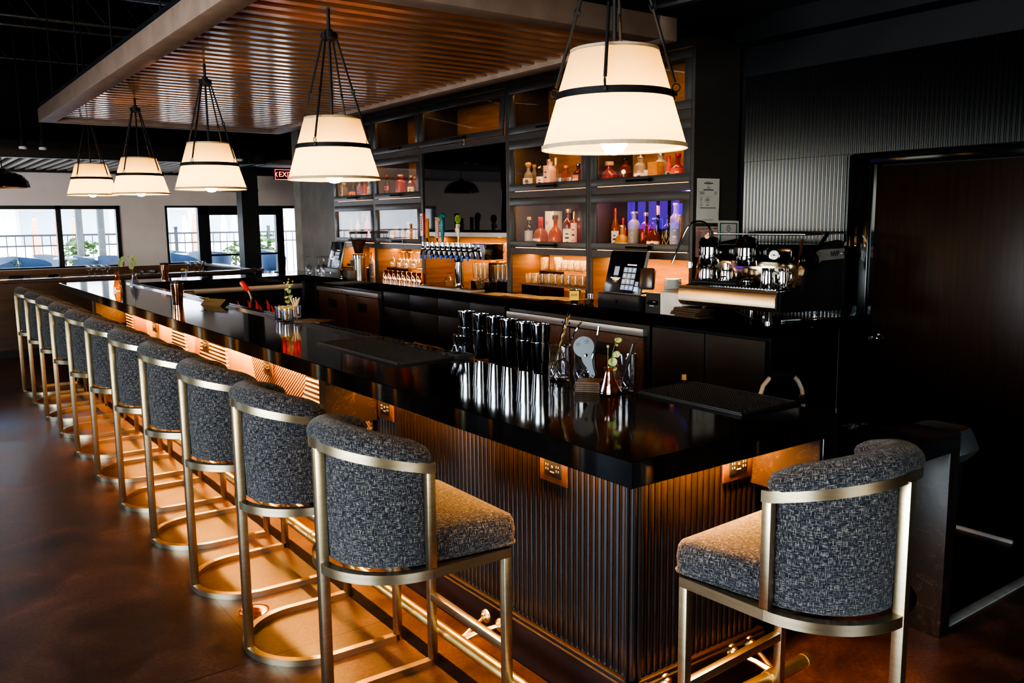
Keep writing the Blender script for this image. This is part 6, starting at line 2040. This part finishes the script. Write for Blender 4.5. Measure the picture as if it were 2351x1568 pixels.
for c in (-.020, .02):
    for k in range(7):
        for r_ in (0, .006):
            a = 2 * PI * k / 7
            lathe(b, [(0, 0), (.0016, 0), (0, .0005)], n=6, mw=mw @ Matrix.Translation((c + (.004 + r_) * math.cos(a), .052 + (.004 + r_) * math.sin(a), .0012)))
obj('perforation', b, 'ink', pd)
b = newbm(); lathe(b, [(0, 0), (.007, 0), (.006, .004), (0, .005)], n=16, mw=mw @ Matrix.Translation((-.0, .0, .001))); obj('rivet', b, 'copper', pd)
b = newbm(); lathe(b, [(0, 0), (.004, 0), (0, .001)], n=14, mw=mw @ Matrix.Translation((.0, -.085, .001))); obj('hang_hole', b, 'ink', pd)
# round mesh strainer in the same glass with handle up
t = thing('fine_strainer', 'small mesh strainer standing upside down in the crystal glass', 'strainer', (.655, .965, ZB + .02))
b = newbm(); lathe(b, [(.034, .03), (.03, .015), (.018, .004), (0, .0)], n=20); obj('mesh_cup', b, 'dark_chrome', t)
b = newbm(); tube(b, [(0, -.03, .03), (.02, -.05, .13), (.03, -.062, .22)], .004, 8); obj('handle', b, 'chrome', t)
# tongs in the glass behind the vase
t = thing('tongs', 'dark handled tongs leaning out of the glass behind the bud vase', 'tongs', (.668, .738, ZB + .02))
b = newbm(); tube(b, [(0, .01, 0), (.01, -.01, .09), (.02, -.03, .17)], .006, 8); obj('arm', b, 'plastic', t)
b = newbm(); tube(b, [(.006, .018, 0), (.018, .0, .09), (.02, -.03, .17)], .006, 8); obj('arm', b, 'plastic', t)
# napkin holder triangle seen behind the glass
t = thing('menu_card', 'brown folded menu card behind the crystal glasses', 'menu', (.70, 1.03, ZB - .0)) if False else None
# coasters
p = at(1345, 902, 2, ZB)
for i in range(5):
    b = newbm(); box(b, (0, 0, .004), (.098, .098, .0075), .0015)
    bmesh.ops.bevel(b, geom=[e for e in b.edges if abs(e.verts[0].co.z - e.verts[1].co.z) > .004], offset=.012, segments=4, affect='EDGES')
    o = tag(obj('coaster', b, 'kraft', loc=(p.x + .045, p.y + .03, ZB + .0082 * i)), ('bottom' if i == 0 else 'topmost' if i == 4 else ORD[i] + ' from the bottom') + ' brown coaster of the stack beside the bud vase', 'coaster', 'stack of brown coasters')
    o.rotation_euler = (0, 0, R(38 + (i * 5) % 4))


def leafpad(b, mw, r):
    g = []
    N = 14
    c = b.verts.new(mw @ Vector((0, 0, -.12 * r)))
    ring = [b.verts.new(mw @ Vector((r * (1 - .12 * math.cos(a)) * math.cos(a), r * .9 * math.sin(a), .1 * r * math.cos(2 * a)))) for a in [2 * PI * i / N for i in range(N)]]
    for i in range(N): b.faces.new((c, ring[i], ring[(i + 1) % N]))


def budvase(label, loc, h, rb, material, stems, leaves, balls, flutes_=True):
    t = thing('bud_vase', label, 'vase', loc, 0, 'bud vases along the bar')
    b = newbm()
    prof = [(0, 0), (rb * .9, 0), (rb, h * .04), (rb * .98, h * .14), (rb * .72, h * .45), (rb * .46, h * .78), (rb * .42, h * .86), (rb * .52, h), (rb * .48, h), (rb * .37, h * .86), (rb * .4, h * .78), (rb * .62, h * .45), (rb * .85, h * .1), (0, h * .06)]
    N = 32
    rings = []
    for r, z in prof:
        ring = []
        for i in range(N):
            a = 2 * PI * i / N
            k = 1 + (.045 if flutes_ else .02) * (1 if i % 2 else -1)
            ring.append(b.verts.new((r * k * math.cos(a), r * k * math.sin(a), z)))
        rings.append(ring)
    for a_, c_ in zip(rings, rings[1:]):
        for i in range(N): b.faces.new((a_[i], a_[(i + 1) % N], c_[(i + 1) % N], c_[i]))
    bmesh.ops.remove_doubles(b, verts=b.verts, dist=1e-5)
    obj('glass_body', b, material, t)
    for pts, lv in leaves:
        b = newbm(); tube(b, [Vector(p_) for p_ in pts], .0014, 6); st = obj('eucalyptus_stem', b, 'leaf_dark', t)
        b = newbm()
        for (q, r, d) in lv: leafpad(b, facing(q, d) , r)
        obj('leaves', b, 'leaf', st, fix=False)
    for pts in balls:
        b = newbm(); tube(b, [Vector(p_) for p_ in pts], .0009, 6); st = obj('flower_stem', b, 'leaf', t)
        b = newbm(); lathe(b, [(0, -.006), (.005, -.003), (.006, .001), (.004, .005), (0, .006)], Vector(pts[-1]), n=12); obj('flower_ball', b, 'ochre', st)
    return t


p = at(1397, 908, 2, ZB)
F = (-.7, -.65, .2)
S = Vector(RT.x and (RT.x, RT.y, 0)).normalized()
def sv(a, z): return tuple(S * a + Vector((0, 0, z)))
budvase('amber fluted bud vase with eucalyptus beside the coasters', (p.x + .02, p.y + .02, ZB), .105, .034, 'glass_amber', 1,
        [([sv(0, .03), sv(.006, .11), sv(.016, .17), sv(.03, .215)], [(sv(.016, .125), .018, F), (sv(.030, .155), .014, F), (sv(.036, .21), .014, (-.5, -.5, .7)), (sv(.02, .10), .012, (-.3, -.6, .7)), (sv(.022, .15), .008, (-.8, -.2, .2)), (sv(.03, .19), .006, (-.2, -.8, .2))])],
        [[sv(-.002, .04), sv(-.004, .12), sv(-.004, .185)]])
# near short-side rubber mat and mid mat
def barmat(label, loc, sx, sy, nx, ny, rz=0, nubs=True):
    t = thing('bar_mat', label, 'mat', loc, rz, 'black rubber bar mats')
    b = newbm(); bx(b, -sx / 2, sx / 2, -sy / 2, sy / 2, 0, .006, .001)
    for q in ((-sx / 2, -sx / 2 + .008, -sy / 2, sy / 2), (sx / 2 - .008, sx / 2, -sy / 2, sy / 2), (-sx / 2, sx / 2, -sy / 2, -sy / 2 + .008), (-sx / 2, sx / 2, sy / 2 - .008, sy / 2)):
        bx(b, *q, .006, .012, .001)
    obj('mat_base', b, 'rubber', t)
    b = newbm()
    for i in range(nx):
        for j in range(ny):
            x, y = -sx / 2 + .014 + (sx - .028) * i / (nx - 1), -sy / 2 + .014 + (sy - .028) * j / (ny - 1)
            r = .0035
            A = [b.verts.new((x + r * dx, y + r * dy, .006)) for dx, dy in ((-1, -1), (1, -1), (1, 1), (-1, 1))]
            B_ = [b.verts.new((x + r * .7 * dx, y + r * .7 * dy, .0115)) for dx, dy in ((-1, -1), (1, -1), (1, 1), (-1, 1))]
            b.faces.new(B_)
            for k in range(4): b.faces.new((A[k], A[(k + 1) % 4], B_[(k + 1) % 4], B_[k]))
    o = obj('nubs', b, 'rubber', t, smooth=False, fix=False); o['kind'] = 'stuff'
    return t


barmat('studded black rubber mat on the short near end of the bar', (.835, .425, ZB), .31, .50, 26, 42)
barmat('flat black rubber service mat in front of the shaker tins', (.455, 2.315, ZB), .36, .93, 20, 52)
t = thing('rail_caddy', 'small black rubber tray on the drip rail left of the shaker tins', 'tray', (.63, 1.86, ZB))
b = newbm(); bx(b, -.045, .045, -.05, .05, 0, .006); bx(b, -.045, .045, -.05, -.044, .006, .022); bx(b, -.045, .045, .044, .05, .006, .022); bx(b, -.045, -.039, -.044, .044, .006, .022); bx(b, .039, .045, -.044, .044, .006, .022); bx(b, -.039, .039, -.003, .003, .006, .018); obj('tray', b, 'rubber', t)
# garnish glasses with flowers and stirring sticks
g1 = at(640, 735, 2, ZB); g2 = at(663, 739, 2, ZB); g3 = at(684, 733, 2, ZB)
G = 'cut glass tumblers in the middle of the bar'
for p, lab in ((g1, 'left cut glass tumbler in the middle of the bar, pinkish'), (g2, 'middle cut glass tumbler of yellow dried flowers'), (g3, 'right cut glass tumbler holding pale wooden sticks')):
    t = thing('cut_tumbler', lab, 'glass', (p.x + (.03 if p is g1 else .0), p.y + .03, ZB), 0, G)
    b = newbm(); N = 28
    prof = [(0, 0), (.037, 0), (.039, .004), (.042, .092), (.039, .092), (.036, .016), (0, .014)]
    rings = []
    for q, (r, z) in enumerate(prof):
        rings.append([b.verts.new((r * (1 + (.03 * (1 if i % 2 else -1) if q in (1, 2) else (.02 * (1 if i % 2 else -1) if q == 3 else 0))) * math.cos(2 * PI * i / N), r * (1 + (.03 * (1 if i % 2 else -1) if q in (1, 2) else 0)) * math.sin(2 * PI * i / N), z)) for i in range(N)])
    for a_, c_ in zip(rings, rings[1:]):
        for i in range(N): b.faces.new((a_[i], a_[(i + 1) % N], c_[(i + 1) % N], c_[i]))
    bmesh.ops.remove_doubles(b, verts=b.verts, dist=1e-5)
    obj('glass_body', b, 'glass_crystal', t)
    if p is g2:
        b = newbm()
        rr = random.Random(8)
        for k in range(60):
            a, r = rr.uniform(0, 2 * PI), .05 * rr.random() ** .5
            lathe(b, [(0, -.005), (.005, 0), (0, .005)], (r * math.cos(a), r * math.sin(a), .085 + rr.uniform(0, .022)), n=6)
        for k in range(10):
            a = rr.uniform(0, 2 * PI); tube(b, [(.01 * math.cos(a), .01 * math.sin(a), .02), (.035 * math.cos(a), .035 * math.sin(a), .095)], .0012, 5)
        tag(obj('dried_flowers', b, 'flower', loc=(p.x, p.y + .03, ZB)), 'bunch of tiny yellow dried flowers in the middle cut tumbler', 'flowers')['kind'] = 'stuff'
    if p is g3:
        for k in range(13):
            a = 2 * PI * k / 13
            d = Vector((math.cos(a) * (.5 + .5 * ((k * 5) % 3) / 2), math.sin(a), 0)) * .030
            p0 = -d * .55 + Vector((0, 0, .02)); p1 = d * 1.45 + Vector((0, 0, .142 + .004 * (k % 3)))
            b = newbm()
            mwx = Matrix.Translation((p0 + p1) / 2) @ (p1 - p0).to_track_quat('Z', 'Y').to_matrix().to_4x4()
            box(b, (0, 0, 0), (.008, .0022, (p1 - p0).length), .0006, mwx)
            tag(obj('stir_stick', b, 'wood_light', loc=(p.x, p.y + .03, ZB)), 'pale wooden stir stick standing in the right cut tumbler', 'stir stick', 'stir sticks in the right cut tumbler')
    
budvase('clear bud vase with eucalyptus and three flower balls in the middle of the bar', (g1.x + .10, g1.y + .06, ZB), .105, .034, 'glass_crystal', 1,
        [([sv(0, .03), sv(-.002, .12), sv(.004, .18), sv(0, .25)], [(sv(-.014, .15), .014, (-.5, -.5, .8)), (sv(.018, .155), .016, (-.4, -.6, .7)), (sv(.008, .19), .015, F), (sv(-.010, .205), .013, (-.4, -.6, .6)), (sv(.012, .225), .011, F), (sv(-.004, .24), .010, F), (sv(.003, .255), .008, (-.5, -.6, .5)), (sv(-.004, .12), .018, (-.3, -.5, .8))])],
        [[sv(.0, .04), sv(-.02, .15), sv(-.024, .25)], [sv(0, .04), sv(.012, .16), sv(.036, .26)], [sv(0, .04), sv(.004, .16), sv(.008, .275)]])
p = at(715, 742, 2, ZB)
t = thing('menu_book', 'dark closed menu book lying beside the stir sticks', 'menu', (p.x + .02, p.y, ZB), R(25))
b = newbm(); box(b, (0, 0, .010), (.15, .22, .018), .002); obj('cover', b, 'kraft', t); b = newbm(); bx(b, -.068, .0765, -.112, .112, .004, .0155); obj('pages', b, 'plastic', t)
# black slate tent cards and copper shakers farther along
for (u, v, lab) in [(525, 698, 'black card holder with brass pen on the bar left of the flowers'), ]:
    p = at(u, v, 2, ZB)
    t = thing('card_holder', lab, 'card holder', (.56, p.y, ZB), R(20))
    b = newbm(); prism(b, [(-.05, 0), (.05, 0), (.02, .05), (.012, .05)], -.13, .13, 'y'); obj('holder', b, 'black', t)
    b = newbm(); tube(b, [(-.02, .05, .054), (-.02, .18, .056)], .004, 8); obj('pen', b, 'gold', t)
p = at(403, 700, 2, ZB)
t = tin('copper_shaker', 'copper tin standing on the bar, nearer one', 'shaker', (p.x + .02, p.y, ZB), .040, .05, .175, 'copper', 'copper tins with black straws')
b = newbm(); lathe(b, [(0, .172), (.047, .172), (.05, .20), (.02, .205), (0, .2)], n=24); obj('black_straws', b, 'plastic', t)
p = at(379, 642, 2, ZB)
dup(t, 'copper tin with black straws on the far turn of the bar', (p.x, min(p.y, 9.3), ZB))
p = at(408, 640, 2, ZB)
t = thing('garnish_glass', 'glass of small yellow garnish beside the far copper tin', 'glass', (p.x + .08, min(p.y, 9.35), ZB))
b = newbm(); lathe(b, [(0, 0), (.03, 0), (.04, .1), (.037, .1), (.027, .01), (0, .01)], n=20); obj('glass_wall', b, 'glass_crystal', t)
b = newbm(); rr = random.Random(2); [lathe(b, [(0, -.006), (.007, 0), (0, .006)], (rr.uniform(-.03, .03), rr.uniform(-.03, .03), .1 + rr.uniform(0, .02)), n=6) for _ in range(24)]; obj('garnish', b, 'flower', t)['kind'] = 'stuff'
# two far bud vases
p = at(271, 668, 2, ZB)
budvase('tall twisted amber bud vase at the far end of the bar', (p.x, p.y, ZB), .19, .042, 'glass_amber', 1, [([sv(0, .05), sv(.02, .22), sv(.06, .33)], [(sv(.05, .27), .03, F), (sv(.06, .31), .03, F), (sv(.075, .33), .024, F)])], [[sv(0, .05), sv(-.01, .2), sv(-.04, .32)]])
p = at(310, 660, 2, ZB)
budvase('clear bud vase at the far end of the bar, right of the amber one', (p.x, p.y, ZB), .15, .05, 'glass_crystal', 1, [([sv(0, .05), sv(-.01, .2), sv(0, .33)], [(sv(-.02, .22), .03, F), (sv(.0, .26), .034, F), (sv(.01, .3), .03, F), (sv(-.005, .33), .02, F)])], [[sv(0, .05), sv(-.05, .25), sv(-.1, .36)], [sv(0, .05), sv(-.02, .25), sv(-.05, .33)]])

# glasses and napkins on the partition and beyond
t = wineglass('', 'wine glasses standing on the partition rail', h=.16, rb=.04, material='glass')
sp, lb = [], []
for i, u in enumerate((203, 219, 235, 248)):
    p = at(u, 628, 1, 11.45); sp.append((p.x, 11.40 + .07 * (i % 2), 1.031)); lb.append(nth(i, 4) + ' wine glass of the left group on the partition rail')
for i, u in enumerate((430, 446, 456, 468)):
    p = at(u, 625, 1, 11.45); sp.append((p.x, 11.40 + .07 * (i % 2), 1.031)); lb.append(nth(i, 4) + ' wine glass of the right group on the partition rail')
row(t, sp, lb)
for i, (u, lab) in enumerate([(37, 'rolled dark napkin with cutlery at the far left of the partition'), (122, 'rolled dark napkin with cutlery left of the wine glasses'), (325, 'rolled napkin with cutlery behind the clear bud vase'), (352, 'dark folded napkin just left of the far copper tin')]):
    p = at(u, 632, 1, 11.45)
    t = thing('napkin_roll', lab, 'napkin', (p.x, 11.44, 1.031), R(10 + 30 * i), 'rolled napkins on the partition rail')
    b = newbm(); tube(b, [(-.1, 0, .025), (0, 0, .028), (.08, 0, .024)], [.02, .026, .02], 12); obj('napkin', b, 'rubber', t)
    b = newbm(); tube(b, [(.06, 0, .03), (.12, .01, .03), (.16, .0, .028)], [.004, .004, .01], 8); tube(b, [(.06, .01, .035), (.15, .03, .034)], .004, 8); obj('cutlery', b, 'chrome', t)
# ------------------------------------------------------------------ bartender's side of the bar
t = thing('under_bar_sink', 'stainless steel sink unit behind the far half of the bar', 'sink', (.92, 7.4, 0))
b = newbm()
bx(b, -.26, .26, -.9, .9, .80, .82, .004); bx(b, -.26, .26, -.9, -.88, .0, .80); bx(b, -.26, .26, .88, .9, 0, .8); bx(b, -.26, -.24, -.9, .9, .82, .95)
obj('basin', b, 'steel', t)
b = newbm()
tube(b, [(-.18, -.2, .82), (-.18, -.2, 1.0), (-.14, -.2, 1.06), (-.06, -.2, 1.06), (-.03, -.2, 1.0)], .011, 10); obj('tap', b, 'chrome', t)
t = thing('steel_shelf', 'stainless shelf strip under the far turn of the bar', 'shelf', (1.5, 8.86, .93)); b = newbm(); bx(b, -.85, 1.2, -.02, .03, -.03, .03, .004); obj('edge', b, 'steel', t); b = newbm(); bx(b, -.85, 1.2, .03, .135, -.02, -.01); obj('plate', b, 'steel', t)
# soda gun
p = at(556, 655, 0, 1.15)
t = thing('soda_gun', 'red soda gun hanging on its curved steel hose behind the bar', 'soda gun', (0, 0, 0))
q0, q1, q2, q3 = at(556, 650, 0, 1.15), at(570, 668, 0, 1.15), at(577, 685, 0, 1.15), at(575, 705, 0, 1.15)
b = newbm(); tube(b, [q0 + (q0 - q1) * .1, q0, q0.lerp(q1, .6), q1], [.018, .026, .026, .018], 14); obj('handle', b, 'red', t)
b = newbm(); tube(b, [q1, q1.lerp(q2, .6) + Vector((0, -.01, 0)), q2, q3, q3 + Vector((0, 0, -.3))], .010, 10); obj('hose', b, 'steel', t)
# speed rail with red pourers
t = thing('speed_rail', 'steel speed rail of pourer bottles behind the bar', 'rack', (1.06, 5.75, 0))
b = newbm(); bx(b, -.16, .16, -.62, .62, .66, .675); bx(b, -.16, -.15, -.62, .62, .675, .80); bx(b, .15, .16, -.62, .62, .675, .80); obj('trough', b, 'steel', t)
b = newbm()
for y in (-.6, .6): bx(b, -.02, .02, y - .02, y + .02, 0, .66)
obj('leg', b, 'steel', t)
for i in range(8):
    bottle(nth(i, 8) + ' red spouted bottle in the speed rail', 1.0 + .12 * (i % 2), 6.24 - i * .145, .676, .30 + .012 * ((i * 5) % 4), .036, 'whisky', ['dark_bottle', 'deep_amber', 'dark_bottle', 'amber'][i % 4], 'red', lab=['red_label', 'cream_label', None, 'grey_label'][i % 4], capstyle='pourer', group='pourer bottles in the speed rail')
# cork topped bottle and folding step handle behind the near end
p = at(1582, 872, 1, .95)
bottle('corked bottle standing behind the short end of the bar, only its cork showing', p.x, .98, .70, p.z + .02 - .70, .038, 'wine', 'dark_bottle', 'cork', capstyle='foil')
t = thing('service_shelf', 'low black work shelf behind the near end of the bar', 'shelf', (1.2, 1.0, 0))
b = newbm(); bx(b, -.3, .3, -.12, .14, .68, .70, .002); obj('board', b, 'cab_base', t)
b = newbm(); bx(b, -.29, -.26, -.1, .12, 0, .68); bx(b, .26, .29, -.1, .12, 0, .68); obj('side', b, 'cab_base', t)
t = thing('folding_step', 'folding step with pale arched handle and black grip behind the bar end', 'step ladder', (0, 0, 0))
Y0 = 1.02
pts = [at(u, v, 1, Y0) for u, v in ((1745, 935), (1745, 908), (1752, 886), (1766, 869), (1782, 861), (1800, 859), (1820, 862), (1832, 874), (1841, 893), (1844, 915), (1844, 940))]
b = newbm(); pts2 = [pts[0] + Vector((0, 0, -.75))] + pts + [pts[-1] + Vector((0, 0, -.75))]
tube(b, pts2, .011, 12); obj('arch_frame', b, noise_mat('cream_tube_paint', (.5, .42, .32), (.58, .48, .38), (20, 20, 20), 3, .35), t)
b = newbm(); tube(b, [pts[3], pts[4], pts[5], pts[6]], .016, 12); obj('grip', b, 'rubber', t)
c = pts[5]
b = newbm()
for z in (.25, .5): bx(b, c.x - .18, c.x + .22, Y0, Y0 + .2, z - .01, z + .01, .003)
obj('tread', b, 'rubber', t)
b = newbm(); box(b, pts[9] + Vector((0, -.005, .0)), (.05, .04, .05), .008); obj('clamp', b, 'plastic', t)
# crumpled wrapper on the well behind the mat
p = at(980, 790, 0, .80)
t = thing('foil_tray', 'gold foil wrapped tray behind the service mat', 'tray', (.80, 2.35, 1.02)); rr = random.Random(9)
b = newbm(); sheet(b, lambda s, q: Vector(((s - .5) * .16, (q - .5) * .8, rr.uniform(-.012, .012))), 6, 20); bmesh.ops.solidify(b, geom=b.faces[:], thickness=.004); obj('foil', b, 'gold', t, smooth=False)
b = newbm(); bx(b, -.09, .09, -.42, .42, -.05, -.02); bx(b, -.09, -.08, -.42, .42, -.3, -.05); obj('well_edge', b, 'steel', t)
# ------------------------------------------------------------------ light
# warm LED line under the bar top
def strip(name, x, y0, y1, z, w, e, col, rot=(0, 0, 0), along='y'):
    l = bpy.data.lights.new(name, 'AREA'); l.shape = 'RECTANGLE'; l.energy = e; l.color = col
    l.size, l.size_y = (w, y1 - y0) if along == 'y' else (y1 - y0, w)
    o = bpy.data.objects.new(name, l); COL.objects.link(o)
    o.location = (x, (y0 + y1) / 2, z) if along == 'y' else ((y0 + y1) / 2, x, z)
    o.rotation_euler = rot
    return o


WARM = (1, .45, .11)
strip('under_bar_led', .245, 2.25, 7.5, ZB - T - .016, .012, 210, WARM, (0, R(0), 0))
strip('under_bar_led', .245, .35, 2.05, ZB - T - .016, .012, 45, WARM, (0, 0, 0))
strip('under_bar_led', .245, .35, .85, ZB - T - .016, .012, 38, WARM, (0, 0, 0), 'x')
for y0, y1, zz in ((2.66, 3.66, 1.43), (3.79, 4.80, 1.43), (4.93, 6.4, 1.575), (6.5, 7.5, 1.43), (7.6, 8.62, 1.43)):
    strip('nook_led', 3.35, y0, y1, zz - .006, .04, 17, (1, .45, .12), (0, 0, 0))
for (y0, y1) in ((2.66, 3.66), (3.79, 4.80), (6.5, 7.5), (7.6, 8.62)):
    strip('compartment_led', 3.16, y0 + .05, y1 - .05, 1.926, .02, 7, (1, .5, .17), (0, 0, 0))
    strip('compartment_led', 3.16, y0 + .05, y1 - .05, 2.44, .02, 7, (1, .5, .17), (0, 0, 0))
    strip('compartment_led', 3.125, y0 + .05, y1 - .05, 1.492, .006, 2.5, (1, .5, .17), (0, R(150), 0))
    strip('compartment_led', 3.125, y0 + .05, y1 - .05, 2.0, .006, 2.5, (1, .5, .17), (0, R(150), 0))
    strip('compartment_led', 3.2, y0 + .05, y1 - .05, 2.93, .02, 3, (1, .45, .13), (0, 0, 0))
strip('compartment_led', 3.2, 4.95, 6.38, 2.93, .02, 4, (1, .45, .13), (0, 0, 0))
# unseen violet point light, added to tint the right hand compartment
l = bpy.data.lights.new('violet_fill', 'POINT'); l.energy = 5; l.color = (.22, .06, 1); l.shadow_soft_size = .03
o = bpy.data.objects.new('violet_fill', l); COL.objects.link(o); o.location = (3.46, 2.95, 1.86)
# added far-room fill, then daylight through the left and rear window openings
area('dining_fill_light', (-7.3, 9.0, 1.5), (3.2, 1.9), 110, (.95, .96, 1), (.75, 1, .05), spread=R(80))  # unseen fill added to brighten the far plaster, no known window
area('left_window_daylight', (-7.3, -.5, 1.5), (6, 3.0), 1000, (.80, .90, 1), (1, 0.05, -.05))
area('rear_window_daylight', (-1.2, -5.9, 1.6), (2.7, 1.7), 22, (.82, .92, 1), (.1, 1, -.05))
# sun on the patio, from behind over the roof
s = bpy.data.lights.new('sun', 'SUN'); s.energy = 15; s.angle = R(1); s.color = (1, .95, .88)
o = bpy.data.objects.new('sun', s); COL.objects.link(o); o.rotation_euler = (R(18), 0, R(-12))
w = bpy.data.worlds.new('world'); sc.world = w; w.use_nodes = True
nt = w.node_tree; nt.nodes.clear()
out = nt.nodes.new('ShaderNodeOutputWorld'); bg = nt.nodes.new('ShaderNodeBackground')
sky = nt.nodes.new('ShaderNodeTexSky'); sky.sky_type = 'NISHITA'; sky.sun_disc = False; sky.sun_elevation = R(48); sky.sun_rotation = R(170)
nt.links.new(sky.outputs[0], bg.inputs[0]); bg.inputs[1].default_value = 2.0
nt.links.new(bg.outputs[0], out.inputs[0])

sc.view_settings.view_transform = 'AgX'
sc.view_settings.look = 'AgX - High Contrast'
sc.view_settings.exposure = 0.0
c = sc.cycles
c.max_bounces = 7; c.diffuse_bounces = 3; c.glossy_bounces = 4; c.transmission_bounces = 4; c.transparent_max_bounces = 16
c.caustics_reflective = False; c.caustics_refractive = False
c.sample_clamp_indirect = 4.0; c.blur_glossy = .5
c.use_denoising = True
